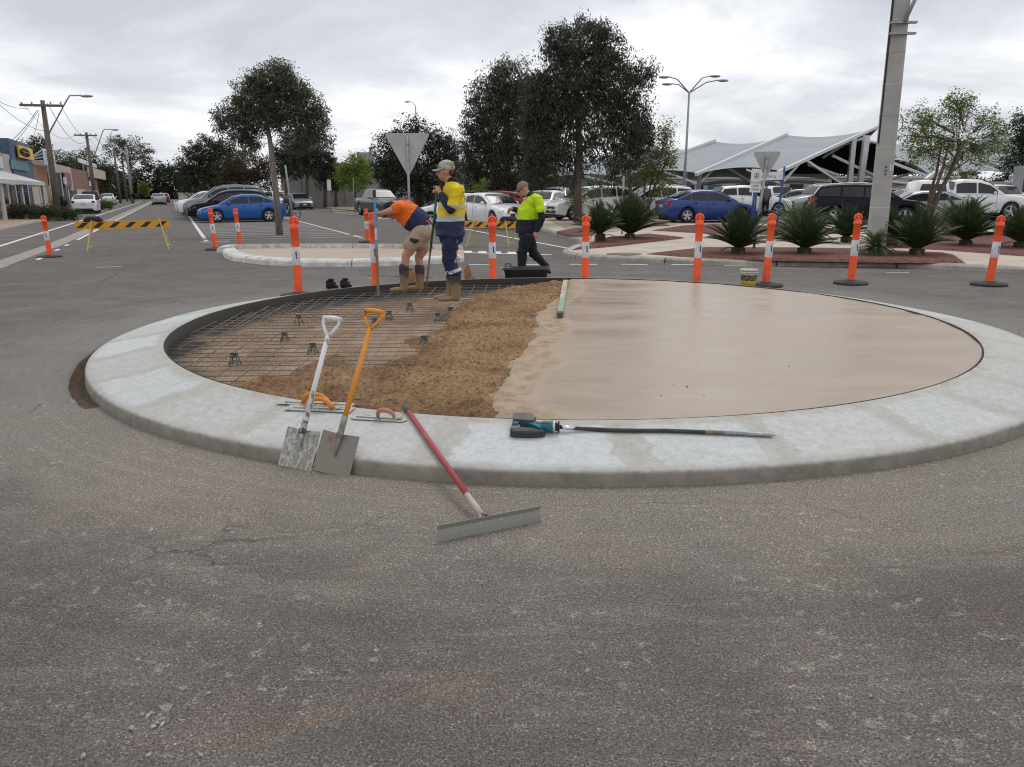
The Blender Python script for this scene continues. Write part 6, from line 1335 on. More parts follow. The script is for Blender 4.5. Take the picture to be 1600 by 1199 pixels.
def hivis(name,col,low,axis,cut,bands=(),silver=(.50,.52,.52)):
    """cloth dyed in blocks along a direction of the garment: low colour below `cut`, silver tape at bands"""
    m,nt,N,L,b=nodes(name); b.inputs['Roughness'].default_value=.8; tc=N.new('ShaderNodeTexCoord'); v=tc.outputs['Object']; dp=N.new('ShaderNodeVectorMath'); dp.operation='DOT_PRODUCT'; L.new(v,dp.inputs[0]); dp.inputs[1].default_value=axis
    f=math_(N,L,'ADD',dp.outputs['Value'],math_(N,L,'MULTIPLY',math_(N,L,'SUBTRACT',noise(N,L,v,6,2).outputs[0],.5),.03)); nn=noise(N,L,v,5,4); cr=ramp(N,[(.35,tuple(x*.78 for x in col)),(.6,col)]); L.new(nn.outputs[0],cr.inputs[0])
    c=mixc(N,L,math_(N,L,'GREATER_THAN',f,cut),low,cr.outputs[0])
    for b0,b1 in bands: c=mixc(N,L,math_(N,L,'MULTIPLY',math_(N,L,'GREATER_THAN',f,b0),math_(N,L,'LESS_THAN',f,b1)),c,silver)
    L.new(c,b.inputs['Base Color']); bump(N,L,b,noise(N,L,v,16,4,.6).outputs[0],.6,.03); return m
# ---- standing worker in yellow
Yw=10.69; B0=D(708,478,Yw); B0.z=.155; q=lambda x,y,dy=0.: D(x,y,Yw+dy)-B0
w2=thing('person','worker in muddy gumboots, camouflage cap and yellow and navy shirt, standing upright resting on a green handle','person',loc=tuple(B0)); w2['label']='standing worker in camouflage cap, yellow and navy shirt and gumboots, hands on green handle'
body=MB(); s=1.06; P2,R2=head(body,q(696,268),(-1,-.02,-.05),(0,0,1),s)
limb(body,[q(700,280),q(707,292)],[.062,.068]); limb(body,[q(706,302),q(704,330),q(705,365)],[.09,.11,.12])
el=q(704,328,-.25); wr=q(687.5,302,-.12); limb(body,[q(713,297,-.2),el,wr],[.055,.045,.032]); hand(body,wr,q(682.5,290,-.07),(-.3,0,.3),(-.1,1,0),1.05)
el2=q(700,330,.22); wr2=q(686,310,.07); limb(body,[q(709,298,.2),el2,wr2],[.055,.045,.032]); hand(body,wr2,q(682,297,.02),(-.2,0,.6),(.1,-1,0),1.05)
for sg,kx,ax in ((-1,704,712),(1,700,705)): limb(body,[q(706,370,sg*.09),q(kx+2,407,sg*.10),q(ax,426,sg*.10),q(ax,455,sg*.10)],[.095,.06,.05,.042])
bd=organic(body,'body',[SK],w2,.0095,3); eyes(P2,R2,s,bd)
sh=MB(); sh.sph(q(709,300,0),(.15,.205,.14)); sh.sph(q(707,322,0),(.175,.20,.19)); sh.sph(q(704,350,0),(.185,.195,.19)); sh.tube([q(706,318,0),q(703.5,345,0),q(703,370,0)],[.175,.19,.205],16)
limb(sh,[q(711,293,-.12),q(713,298,-.2),q(708,320,-.245)],[.07,.078,.075]); limb(sh,[q(711,293,.12),q(711,298,.2),q(704,320,.22)],[.07,.075,.07])
sh.sph(q(705,288,0),(.09,.10,.05))
ax=hivis('yellow_navy_shirt',(.74,.58,.012),(.018,.026,.075),(.0,0,1),q(0,345).z-0.0,[(q(0,349).z,q(0,341).z),(q(0,329).z,q(0,324).z)]); organic(sh,'shirt',[ax],w2,.012,4,folds=.016)
sl=MB(); limb(sl,[q(707.5,322,-.25),el,q(690,306,-.14)],[.062,.062,.045]); limb(sl,[q(704,320,.22),el2,q(688,312,.08)],[.062,.06,.045]); organic(sl,'sleeves',[m_navy],w2,.010,3,folds=.012)
cf=MB(); 
cl=MB(); cl.tube([q(699,284),q(711,287),q(714,291)],[.075,.085,.07],14); cl.sph(q(712,288),(.085,.10,.045)); organic(cl,'collar',[m_blackc],w2,.012,4)
tr=MB()
tr.sph(q(705,372),(.165,.175,.13))
for sg,k in ((-1,0),(1,-10)): limb(tr,[q(704+k*.1,375,sg*.085),q(702+k*.1,408,sg*.09),q(711+k*.6,427,sg*.10)],[.115,.092,.082])
organic(tr,'trousers',[m_navy],w2,.012,4,folds=.016)
tp_=MB(); 
for sg,k in ((-1,0),(1,-6)):
    c=q(711+k,423.5,sg*.10); tp_.tube([c+Vector((-.01,0,.02)),c+Vector((.005,0,-.02))],[.0875,.0875],16,caps=False)
tp_.build('reflective_tape',m_refl,w2)
for sg,k in ((-1,0),(1,-10)):
    bt=MB(); a=q(712+k*.7,424,sg*.1); z=a.z; limb(bt,[a,Vector((a.x-.005,a.y,.12)),Vector((a.x-.01,a.y,.05))],[.075,.064,.055]); 
    bt.sph((a.x-.02,a.y,.045),(.075,.05,.045)); bt.sph((a.x-.13,a.y-.01,.035),(.10,.052,.037)); bt.sph((a.x-.20,a.y-.01,.03),(.06,.048,.03)); organic(bt,'gumboot',[m_boot],w2,.010,4)
camo=M('camouflage_cap_cloth',(.42,.40,.34),(.16,.15,.115),scale=26,rough=.85,lo=.42,hi=.52); m_capw=M('grey_cap_brim',(.40,.38,.33),(.26,.25,.22),scale=14,rough=.85)
cp_=cap(P2,R2,s*1.03,camo,m_capw,w2)
hr=MB(); hr.sph(P2(-.055,0,-.01),(.052,.074,.06),rot=R2); organic(hr,'hair',[M('brown_hair',(.07,.04,.025),rough=.8)],w2,.009,2)
m=MB(); m.tube([P2(.085,.088,.055),P2(.115,.045,.066),P2(.118,0,.066),P2(.115,-.045,.066),P2(.085,-.088,.055),P2(.0,-.096,.060)],.008,6); 
for sg in (1,-1): m.sph(P2(.112,sg*.034,.068),(.012,.030,.019),10,6,rot=R2)
m.build('sunglasses',m_ink,cp_)
# green handled tool he leans on
a=D(683,300,Yw-.0); b=G(664.5,462,.155); m=MB(); t=thing('long_handled_tool','green painted long handle gripped upright by the standing worker','tool',loc=tuple(b)); d=(a-b)
m.tube([Vector((0,0,0)),d*.44],.015,10); m.build('bare_shaft',M('muddy_timber',(.30,.21,.12),(.2,.13,.07),scale=14,rough=.85),t); m=MB(); m.tube([d*.44,d*1.02],.016,10); m.build('green_shaft',M('green_paint',(.012,.17,.05),(.008,.11,.035),scale=12,rough=.5),t)
# ---- bending worker in orange
Yw=11.75; B1=D(640,459,Yw); B1.z=.155; q=lambda x,y,dy=0.: D(x,y,Yw+dy)-B1
w1=thing('person','worker in orange and navy shirt and beige shorts bending forward holding a blue stake','person',loc=tuple(B1))
body=MB(); s=1.0; P1,R1=head(body,q(612,330,.02),(-.72,0,-.66),(-.66,0,.72),s); limb(body,[q(616,327,.02),q(626,330)],[.06,.068])
limb(body,[q(630,333),q(646,344),q(660,358)],[.14,.14,.14])
wr=q(592,334.5,-.10); limb(body,[q(622,325,-.19),q(606,331,-.24),wr],[.060,.047,.031]); hand(body,wr,q(586,333,-.05),(0,-.1,1),(.1,1,0),1.05)
wr=q(594,336,.10); limb(body,[q(622,327,.19),q(608,337,.24),wr],[.060,.047,.031]); hand(body,wr,q(588,334,.05),(0,.1,1),(.1,-1,0),1.05)
for sg,kn,an,fo in ((-1,(634,400),(630,432),0),(1,(654,402),(655,432),1)): limb(body,[q(656+sg*2,366,sg*.09),q(kn[0]+8,388,sg*.09),q(kn[0],kn[1],sg*.10),q((kn[0]+an[0])/2+1.5,(kn[1]+an[1])/2-3,sg*.1),q(an[0],an[1],sg*.10)],[.10,.085,.062,.058,.045])
bd=organic(body,'body',[SK2],w1,.0095,3); eyes(P1,R1,s,bd)
sh=MB(); R1s=Matrix.Rotation(R(38),3,'Y'); 
sh.tube([q(626,327),q(640,337),q(652,346),q(659,353)],[.155,.165,.165,.16],16,sq=1.12); sh.sph(q(627,328),(.15,.19,.14)); sh.sph(q(658,353),(.15,.165,.145)); sh.sph(q(640,342),(.15,.18,.17))
limb(sh,[q(626,324,-.13),q(621,325,-.19),q(617,327,-.205)],[.075,.08,.078]); limb(sh,[q(626,324,.13),q(621,326,.19),q(617,329,.205)],[.075,.08,.078])
v=(q(625,330)-q(660,354)).normalized(); cut=(q(640,343)).dot(v); organic(sh,'shirt',[hivis('orange_navy_shirt',(.86,.16,.012),(.018,.026,.075),tuple(v),cut)],w1,.012,4,folds=.014)
so=MB(); so.sph(q(660,358),(.155,.165,.14)); so.sph(q(664,362),(.13,.16,.13))
for sg,hx,hy in ((-1,641,388),(1,659,390)): limb(so,[q(659+sg,364,sg*.085),q((659+hx)/2,376,sg*.09),q(hx,hy-5,sg*.09)],[.135,.125,.112])
so_=organic(so,'shorts',[m_khaki],w1,.012,4,folds=.014)
m=MB(); c=q(648,376,-.215); m.tube([c+Vector((-.065,0,.02)),c+Vector((0,-.01,-.01)),c+Vector((.06,0,.0))],[.02,.035,.015],8); m.build('pocket_patch',m_ink,so_)
m=MB(); P=[q(666,345,-.12),q(671,350,-.05),q(672,353,.05)]; m.tube(P,.012,6); m.build('belt_trim',m_org,so_)
for sg,x0,x1 in ((-1,631,625),(1,655.5,652)):
    bt=MB(); a=q(x0,419,sg*.1); limb(bt,[a,Vector((a.x-.0,a.y,.12)),Vector((a.x-.01,a.y,.05))],[.078,.062,.055]); bt.sph((a.x-.02,a.y,.045),(.075,.05,.045)); bt.sph((a.x-.11,a.y,.035),(.10,.052,.037)); bt.sph((a.x-.17,a.y,.03),(.06,.048,.03)); organic(bt,'gumboot',[m_boot],w1,.010,4)
cap(P1,R1,s,m_blackc,m_blackc,w1)
# painted staff
g=G(591,462,.12); tp0=D(585,297,11.62); t=thing('painted_staff','slim blue and white banded staff held upright by the bending worker','staff',loc=tuple(g)); d=tp0-g
for nm,a,b,mm in (('timber_end',0,.45,bpy.data.materials['muddy_timber']),('blue_band',.45,.535,M('light_blue_paint',(.10,.36,.60),rough=.5)),('white_band',.535,.64,m_refl),('blue_band',.64,.925,bpy.data.materials['light_blue_paint']),('dark_tip',.925,1.,m_blackp)):
    m=MB(); m.beam(d*a,d*b,.034,.030,up=(0,1,0)); m.build(nm,mm,t)
# ---- walking worker in lime
Yw=15.2; B3=D(832,430,Yw); B3.z=0; q=lambda x,y,dy=0.: D(x,y,Yw+dy)-B3
w3=thing('person','walking worker in tan cap, sunglasses, fluorescent lime and navy shirt and black trousers','person',loc=tuple(B3))
body=MB(); s=1.05; P3,R3=head(body,q(817,296),(-.92,-.12,-.38),(-.38,0,.92),s); limb(body,[q(823,302),q(830,310)],[.065,.07]); limb(body,[q(830,318),q(827,340),q(824,362)],[.16,.17,.16])
wr=q(838,362,-.24); limb(body,[q(842,313,-.21),q(846,341,-.27),wr],[.058,.048,.033]); hand(body,wr,q(837.5,369,-.25),(-1,0,0),(-.2,1,0),1.05)
wr=q(799.5,326,.0); limb(body,[q(826,312,.2),q(812,330,.22),wr],[.058,.046,.032]); hand(body,wr,q(794,331,-.02),(0,-.4,.8),(-.2,.2,-1),1.05)
body.z=None
limb(body,[q(824,368,-.09),q(816,396,-.09),q(815,428,-.10)],[.10,.065,.045]); limb(body,[q(826,368,.09),q(833,396,.09),q(852,415,.10)],[.10,.065,.045])
bd=organic(body,'body',[SK2],w3,.0105,3)
sh=MB(); sh.sph(q(832,316),(.155,.215,.13)); sh.sph(q(826,334),(.225,.22,.22)); sh.sph(q(823,350),(.215,.215,.18)); sh.tube([q(830,316),q(824,345),q(822,366)],[.16,.215,.20],16)
limb(sh,[q(836,309,-.12),q(841,312,-.21),q(845,329,-.25)],[.08,.088,.085]); limb(sh,[q(828,310,.12),q(826,314,.2),q(820,322,.215)],[.08,.08,.075])
organic(sh,'shirt',[hivis('lime_navy_shirt',(.52,.78,.005),(.010,.013,.03),(0,0,1),q(0,346.5).z)],w3,.012,4,folds=.016)
sl=MB(); limb(sl,[q(845,330,-.25),q(846.5,342,-.27),q(839,360,-.245)],[.073,.07,.052]); limb(sl,[q(820,322,.215),q(812,330,.22),q(801.5,326.5,.02)],[.066,.063,.046]); organic(sl,'sleeves',[m_blackc],w3,.010,3,folds=.012)
cl=MB(); cl.sph(q(829,304),(.085,.10,.05)); cl.tube([q(824,303),q(829,307)],[.075,.09],12); organic(cl,'collar',[m_blackc],w3,.012,4)
tr=MB(); tr.sph(q(824,368),(.18,.18,.13)); limb(tr,[q(822,372,-.09),q(816,396,-.09),q(815,421,-.10)],[.128,.098,.078]); limb(tr,[q(826,372,.09),q(833,396,.09),q(851,413.5,.10)],[.128,.092,.068]); organic(tr,'trousers',[m_blackc],w3,.012,4,folds=.014)
bt=MB(); a=q(814,428,-.1); limb(bt,[Vector((a.x,a.y,.13)),Vector((a.x,a.y,.05))],[.06,.055]); bt.sph((a.x-.10,a.y,.04),(.11,.05,.04)); bt.sph((a.x,a.y,.035),(.07,.048,.035)); organic(bt,'work_boot',[m_ink],w3,.01,3)
bt=MB(); a=q(853,415,.1); rr_=Matrix.Rotation(R(-42),3,'Y'); bt.sph(a,(.065,.055,.075)); bt.sph(a+Vector((.01,0,-.05)),(.075,.05,.05)); bt.sph(a+Vector((.03,0,-.085)),(.10,.05,.04),rot=Matrix.Rotation(R(-48),3,'Y').transposed()); bt.sph((a.x-.04,a.y,.035),(.06,.048,.035)); limb(bt,[a+Vector((.03,0,-.06)),Vector((a.x-.03,a.y,.04))],[.05,.04]); organic(bt,'work_boot',[m_ink],w3,.01,3)
cp_=cap(P3,R3,s*1.02,M('tan_cap_cloth',(.27,.18,.11),(.21,.14,.085),scale=14,rough=.85),bpy.data.materials['tan_cap_cloth'],w3)
m=MB(); m.tube([P3(.0,-.082,.008),P3(.06,-.076,.012),P3(.092,-.045,.010),P3(.102,0,.012),P3(.092,.045,.010),P3(.0,.082,.008)],.007,6)
for sg in (1,-1): m.sph(P3(.088,sg*.036,.004),(.014,.032,.022),10,6,rot=R3)
m.build('sunglasses',m_ink,w3)
# ---- far figures
def far_person(label,px,pyb,pyt,Y,bend,top,legs,face,z0,hairm,backpack=False):
    b=D(px,pyb,Y); b.z=z0; H=D(px,pyt,Y).z-z0; k=H/1.75 if not bend else 1.; t=thing('person',label,'person',loc=tuple(b)); fx,fy=math.cos(face),math.sin(face); F_=lambda f,l,z:Vector((fx*f-fy*l,fy*f+fx*l,z))*k
    m=MB(); 
    if bend: hips,chest,hd=F_(-.15,0,.92),F_(.22,0,1.22),F_(.42,0,1.36)
    else: hips,chest,hd=F_(0,0,.95),F_(.02,0,1.38),F_(.04,0,1.64)
    limb(m,[hips,chest,chest.lerp(hd,.5)],[.13,.13,.06]); Ph,Rh=head(m,hd,(fx,fy,-.3),(0,0,1),1.*k)
    for sg in (1,-1):
        limb(m,[hips+F_(0,sg*.09,0),F_(.06*sg,sg*.1,.5),F_(-.05*sg,sg*.1,.06)],[.085,.06,.045]); 
        e=chest+F_(.1 if bend else -.02,sg*.24,-.2); w=chest+F_(.38 if bend else .08,sg*.22,-.26 if bend else -.5); limb(m,[chest+F_(0,sg*.17,.03),e,w],[.05,.04,.03]); hand(m,w,w+F_(.05,0,-.06),F_(0,-sg,0),F_(1,0,.1),1.)
    organic(m,'body',[SK],t,.018,2)
    m=MB(); limb(m,[hips,chest],[.165,.17]); 
    for sg in (1,-1): e=chest+F_(.1 if bend else -.02,sg*.24,-.2); w=chest+F_(.36 if bend else .07,sg*.22,-.24 if bend else -.44); limb(m,[chest+F_(0,sg*.17,.03),e,w],[.075,.06,.045])
    organic(m,'jacket',[top],t,.02,3); m=MB()
    for sg in (1,-1): limb(m,[hips+F_(0,sg*.08,0),F_(.06*sg,sg*.1,.5),F_(-.05*sg,sg*.1,.10)],[.125,.085,.065])
    organic(m,'trousers',[legs],t,.02,3); m=MB()
    for sg in (1,-1): m.sph(F_(-.01-.05*sg,sg*.1,.04),(.10,.06,.04),10,6); 
    m.build('shoes',m_ink,t)
    m=MB(); m.sph(Ph(-.02,0,.045),(.105*k,.088*k,.09*k),12,8,rot=Rh); m.build('hair',hairm,t)
    return t
m_gtop=M('grey_jacket_cloth',(.085,.095,.125),rough=.9); m_gtop2=M('slate_top_cloth',(.12,.13,.145),rough=.9)
far_person('person in grey jacket bent over a bicycle beside the tall slotted post',455,346,302,47.5,True,m_gtop,m_gtop,PI*1.02,0.,m_ink)
far_person('pedestrian in slate top and dark shorts walking away by the blue street sign posts',1195,334,287.5,46,False,m_gtop2,m_blackc,PI/2,.122,m_ink)
c=D(447,345,47.3); t=thing('bicycle','bicycle held by the grey jacketed person beside the blue sedan','bicycle',loc=(c.x,47.3,0),rotz=R(190))
for x in (-.52,.52):
    m=MB(); n=20; m.grid([[Vector((x+(.33+.022*math.cos(b_))*math.cos(a),.022*math.sin(b_),.35+(.33+.022*math.cos(b_))*math.sin(a))) for b_ in (0,PI/2,PI,PI*1.5)] for a in np.linspace(0,2*PI,n)],closed=True)
    m.lathe([(0,-.03),(.03,-.03),(.03,.03),(0,.03)],(x,0,.35),8,axis='Y')
    for k in range(6): a=k*PI/3; m.tube([(x,0,.35),(x+.31*math.cos(a),0,.35+.31*math.sin(a))],.006,3,caps=False)
    m.build('wheel',m_tyre,t)
m=MB(); 
for a,b in (((-.52,0,.35),(-.12,0,.30)),((-.12,0,.30),(-.22,0,.82)),((-.22,0,.78),(.34,0,.82)),((-.12,0,.30),(.34,0,.75)),((-.52,0,.35),(-.22,0,.78)),((.34,0,.70),(.52,0,.35)),((.34,0,.70),(.31,0,.98))): m.tube([a,b],.018,6)
m.build('frame',m_alloy,t); m=MB(); m.tube([(.3,-.26,.99),(.33,0,.98),(.3,.26,.99)],.014,6); m.build('handlebar',m_blackp,t); m=MB(); m.sph((-.24,0,.87),(.13,.07,.03),10,6); m.build('saddle',m_blackp,t); m=MB(); m.lathe([(0,-.05),(.09,-.05),(.09,-.04),(0,-.04)],(-.12,0,.30),12,axis='Y'); m.build('crank',m_blackp,t)
# ================================================================ TOOLS AND GEAR
def KZ(x,y):
    r=math.hypot(x-CX,y-CY); return float(np.interp(r,[4.192,4.25,4.4,4.6,4.8,4.838],[.191,.183,.160,.129,.099,.092]))
def K(px,py,lift=0.):
    z=.14
    for _ in range(8): g=G(px,py,z+lift); z=KZ(g.x,g.y)
    g.z=z+lift; return g
def shovel(name,label,pl,pr,top,mshaft,mblade,msock,blen,grip_w,z0=.003):
    a=G(*pl);b=G(*pr); mid=(a+b)/2; T=top; u=(T-mid).normalized(); r=(b-a); r=(r-u*r.dot(u)).normalized(); n=r.cross(u).normalized()   # n points towards the viewer / down
    t=thing(name,label,'shovel',loc=tuple(mid)); W_=(b-a).length*.99; L_=(T-mid).length; Pp=lambda x,y,z=0:r*x+u*y+n*z+Vector((0,0,z0))
    m=MB(); rows=[];nx=9
    for j,v in enumerate((0,.33,.66,.93,1.)):
        row=[]
        for i in range(nx):
            s_=-1+2*i/(nx-1); w=W_/2*(1 if v<.99 else .99); curl=.010*s_*s_*(.3+.7*v)*.8
            row.append(Pp(s_*w,blen*v-(.006*(1-abs(s_)) if v>.9 else 0),curl*.9))
        rows.append(row)
    m.grid(rows); back=[[p-n*.0025 for p in rw] for rw in rows]; m.grid([rw[::-1] for rw in back])
    for side in (0,nx-1): 
        for j in range(4): m.add([rows[j][side],rows[j+1][side],back[j+1][side],back[j][side]],[(0,1,2,3) if side else (3,2,1,0)])
    m.add([*rows[-1],*back[-1]],[(i,i+1,nx+i+1,nx+i) for i in range(nx-1)]); m.add([*rows[0],*back[0]],[(i+1,i,nx+i,nx+i+1) for i in range(nx-1)])
    m.tube([Pp(0,blen*.42,.006),Pp(0,blen*.75,.012),Pp(0,blen+.005,.016)],[.004,.013,.017],8); bl=m.build('blade',mblade,t)
    m=MB(); m.tube([Pp(0,blen-.03,.014),Pp(0,blen+.10,.016)],[.018,.0195],10)
    m.tube([Pp(-.016,blen-.035,.022),Pp(-.02,blen-.01,.026),Pp(0,blen+.015,.028),Pp(.02,blen-.01,.026),Pp(.016,blen-.035,.022)],.004,6); m.build('socket',msock,t)
    m=MB(); yl=L_-.115; m.tube([Pp(0,blen+.06,.0155),Pp(0,(blen+yl)/2,.012),Pp(0,yl,.010)],[.0165,.0155,.015],12); sh_=m.build('shaft',mshaft,t)
    m=MB(); g2=grip_w/2
    for sg in (1,-1): m.tube([Pp(0,yl-.01,.01),Pp(sg*g2*.55,yl+.03,.01),Pp(sg*g2*.98,yl+.075,.01),Pp(sg*g2,yl+.105,.01)],[.013,.011,.0105,.011],8)
    m.tube([Pp(-g2-.008,L_-.008,.01),Pp(0,L_-.003,.01),Pp(g2+.008,L_-.008,.01)],[.0145,.0155,.0145],10); m.build('d_grip',mshaft,t); return t
def worn(name,base,under,thr=.5,scale=12,stretch=None,rough=.55,metal=0.):
    m,nt,N,L,b=nodes(name); b.inputs['Roughness'].default_value=rough; b.inputs['Metallic'].default_value=metal; tc=N.new('ShaderNodeTexCoord'); v=tc.outputs['Object']
    if stretch: mp=N.new('ShaderNodeMapping'); mp.inputs['Scale'].default_value=stretch; L.new(v,mp.inputs[0]); v=mp.outputs[0]
    n=noise(N,L,v,scale,6,.7); n2=noise(N,L,v,scale*3,4,.6); f=math_(N,L,'ADD',n.outputs[0],math_(N,L,'MULTIPLY',math_(N,L,'SUBTRACT',n2.outputs[0],.5),.35)); k=mrange(N,L,f,thr-.015,thr+.02)
    ur=ramp(N,[(.3,tuple(x*.65 for x in under)),(.7,under)]); L.new(n2.outputs[0],ur.inputs[0]); L.new(mixc(N,L,k,base,ur.outputs[0]),b.inputs['Base Color']); bump(N,L,b,k,.3,.004); return m
shovel('shovel','white painted shovel standing blade down against the kerb, left of the orange one',(434,729.5),(487,736),D(521,498,4.84),worn('chipped_white_paint',(.68,.68,.66),(.30,.28,.25),.64,8,(1,1,.5)),worn('white_splashed_steel',(.44,.425,.375),(.30,.29,.25),.49,34,(1.4,1.4,.4),.65),worn('worn_socket',(.5,.49,.46),(.13,.10,.08),.5,30),.24,.115)
shovel('shovel','orange handled shovel with rusty square blade leaning against the kerb beside the white one',(487,738.5),(546.5,744.5),D(587,487,4.78),worn('chipped_orange_paint',(.66,.25,.02),(.16,.09,.05),.63,14,(1,1,.35)),worn('rusty_blade_steel',(.235,.205,.175),(.30,.165,.095),.60,5,(1.5,1.5,.7),.65,.1),M('zinc_socket',(.30,.29,.28),(.2,.15,.12),scale=20,rough=.6),.245,.115)
# squeegee style concrete placer
a=G(684.6,848,0); b=G(845.6,815.5,0); t=thing('concrete_placer','long handled concrete rake with straight grey blade, red handle resting on the kerb','tool',loc=tuple((a+b)/2),group=None); o_=(a+b)/2; ux=(b-a).normalized(); ny=Vector((-ux.y,ux.x,0)); Lb=(b-a).length
m=MB(); pr=[(0,.002),(.004,.03),(.012,.058),(.004,.083)]; rows=[[ux*s_*Lb/2+ny*y+Vector((0,0,z)) for s_ in (-1,1)] for y,z in pr]; rows2=[[p+ny*.0035 for p in r] for r in rows]
m.grid(rows,smooth=False); m.grid([r[::-1] for r in rows2],smooth=False); m.add([rows[-1][0],rows[-1][1],rows2[-1][1],rows2[-1][0]],[(0,1,2,3)])
for e_ in (0,1): 
    for j in range(3): m.add([rows[j][e_],rows[j+1][e_],rows2[j+1][e_],rows2[j][e_]],[(0,1,2,3) if e_ else (3,2,1,0)])
m.build('blade',worn('cement_coated_alloy',(.27,.275,.24),(.19,.19,.165),.6,14,None,.6,.2),t)
h0=G(753,806,.045)-o_; h1=K(633,636,.022)-o_; dd=h1-h0
m=MB(); m.tube([ux*.0+h0+Vector((0,-.0,0))+ny*.0,h0+dd*.15],[.0185,.017],10); m.tube([ux*-.05+ny*.006+Vector((0,0,.05)),h0+dd*.02,ux*.06+ny*.006+Vector((0,0,.05))],.009,8); m.build('ferrule',worn('cement_crusted_socket',(.42,.37,.31),(.3,.08,.06),.6,10),t)
m=MB(); m.tube([h0+dd*.14,h0+dd*.55,h0+dd*.95],.0165,12); m.build('red_shaft',worn('faded_red_paint',(.33,.045,.05),(.40,.16,.14),.62,9,(1,1,.6)),t)
m=MB(); m.tube([h0+dd*.945,h0+dd*1.0],[.020,.021],12); m.build('end_cap',M('grey_rubber',(.11,.105,.10),rough=.8),t)
# trowels and floats
m_float=worn('magnesium_float',(.42,.42,.38),(.25,.25,.22),.6,10,None,.4,.4); m_orgh=M('orange_handle_plastic',(.70,.26,.03),(.55,.19,.02),scale=10,rough=.45); m_pink=M('worn_pink_handle',(.50,.24,.17),(.40,.18,.12),scale=14,rough=.6)
def ftool(name,label,pa,pb,width,handle,hp,hr_,mh,lift,pointed=False,hw=.0):
    A=K(*pa,.004+lift); B=K(*pb,.004+lift); c=(A+B)/2; u=(B-A).normalized(); t=thing(name,label,'trowel',loc=tuple(c)); rad=Vector((CX-c.x,CY-c.y,0)).normalized(); up0=Vector((0,0,1)); sl=Vector((rad.x,rad.y,.15)); v=(sl-u*sl.dot(u)).normalized(); n=u.cross(v).normalized(); Lh=(B-A).length/2
    Pp=lambda x,y,z:u*x+v*y+n*z
    hw_=width/2
    if pointed: pl=[(-Lh,0),(-Lh*.93,-hw_*.6),(-Lh*.8,-hw_),(Lh*.86,-hw_),(Lh,-hw_*.1),(Lh*.86,hw_),(-Lh*.8,hw_),(-Lh*.93,hw_*.6)]
    else: pl=[(-Lh,-hw_),(Lh,-hw_),(Lh,hw_),(-Lh,hw_)]
    m=MB(); k=len(pl); m.add([Pp(x,y,0) for x,y in pl]+[Pp(x,y,.003) for x,y in pl],[tuple(range(k,2*k)),tuple(range(k))[::-1]]+[(i,(i+1)%k,k+(i+1)%k,k+i) for i in range(k)])
    m.build('blade',m_float,t); m=MB(); m.add([Pp(x,y,z) for z in (.003,.010) for x,y in ((-Lh*.8,-.008),(Lh*.8,-.008),(Lh*.8,.008),(-Lh*.8,.008))],[(4,5,6,7),(0,1,5,4),(1,2,6,5),(2,3,7,6),(3,0,4,7)]); m.build('rib',m_float,t)
    m=MB(); m.tube([Pp(x,0,z) for x,z in hp],hr_,10,sq=1.25); m.build('handle',mh,t); return t
arch=[(-.085,.008),(-.083,.03),(-.06,.058),(-.02,.072),(.02,.073),(.06,.058),(.085,.035),(.10,.010)]
ftool('concrete_float','front orange handled concrete float lying on the kerb behind the shovels',(449,637),(551,641),.085,None,arch,[.016,.016,.0135,.013,.013,.0135,.017,.018],m_orgh,0)
ftool('concrete_float','rear orange handled concrete float partly hidden by the front one',(435,628),(552,634),.075,None,arch,[.016,.016,.0135,.013,.013,.0135,.017,.018],m_orgh,0.003)
ftool('steel_trowel','steel pool trowel with pinkish worn handle lying right of the orange floats',(548,651),(637,656.5),.075,None,[(-.005,.004),(-.005,.035),(.012,.058),(.05,.060),(.088,.050),(.105,.034),(.108,.004)],[.008,.011,.0135,.014,.0135,.011,.008],m_pink,0,True)
# cordless vibrator
c=K(835,673,0); t=thing('cordless_vibrator','teal cordless concrete vibrator with long flexible shaft lying on the kerb','power tool',loc=tuple(c)); m_teal2=M('teal_tool_plastic',(.004,.125,.15),(.003,.09,.11),scale=8,rough=.45); m_tg=M('grey_tool_rubber',(.16,.18,.19),(.10,.11,.12),scale=20,rough=.6); m_batt=M('dusty_battery_plastic',(.13,.115,.11),(.08,.07,.07),scale=10,rough=.6)
u=(K(1205,680)-K(880,668)); u=Vector((u.x,u.y,0)).normalized(); v=Vector((-u.y,u.x,.15)).normalized(); n=u.cross(v).normalized(); kx=1/262.; 
def T_(px,py,z=.0,zr=None):
    zr=z if zr is None else zr; return u*((px-835)*kx)+v*((673-(py+zr/kx*.8))*kx*1.75)+n*z
def slab_(poly,z0,z1,nm,mat,bev=.006):
    m=MB(); k=len(poly); A=[T_(x,y,z0,z1) for x,y in poly]; cx_=sum((p for p in A),Vector())/k; B_=[p+n*(z1-z0-bev) for p in A]; C_=[p+(cx_-p).normalized()*bev+n*bev for p in B_]; A_=A
    ar=sum((poly[i][0]*-poly[(i+1)%k][1]+poly[(i+1)%k][0]*poly[i][1]) for i in range(k)); 
    fs=[(i,(i+1)%k,k+(i+1)%k,k+i) for i in range(k)]+[(k+i,k+(i+1)%k,2*k+(i+1)%k,2*k+i) for i in range(k)]+[tuple(range(2*k,3*k))]
    if ar<0: fs=[f[::-1] for f in fs]
    m.add(A+B_+C_,fs); return m.build(nm,mat,t)
slab_([(800,655),(799,643),(803,640),(828,640),(833,644),(835,652),(834,657)],.004,.074,'battery',m_batt)
slab_([(832,648),(837,649),(836,658),(832,658)],.01,.06,'battery_latch',m_blackp,.003)
slab_([(799,663),(800,652),(812,648.5),(823,649),(833,655),(845,659),(848,666),(846,672),(838,668),(828,662),(818,657),(809,657),(806,664)],.018,.064,'upper_grip',m_teal2,.012)
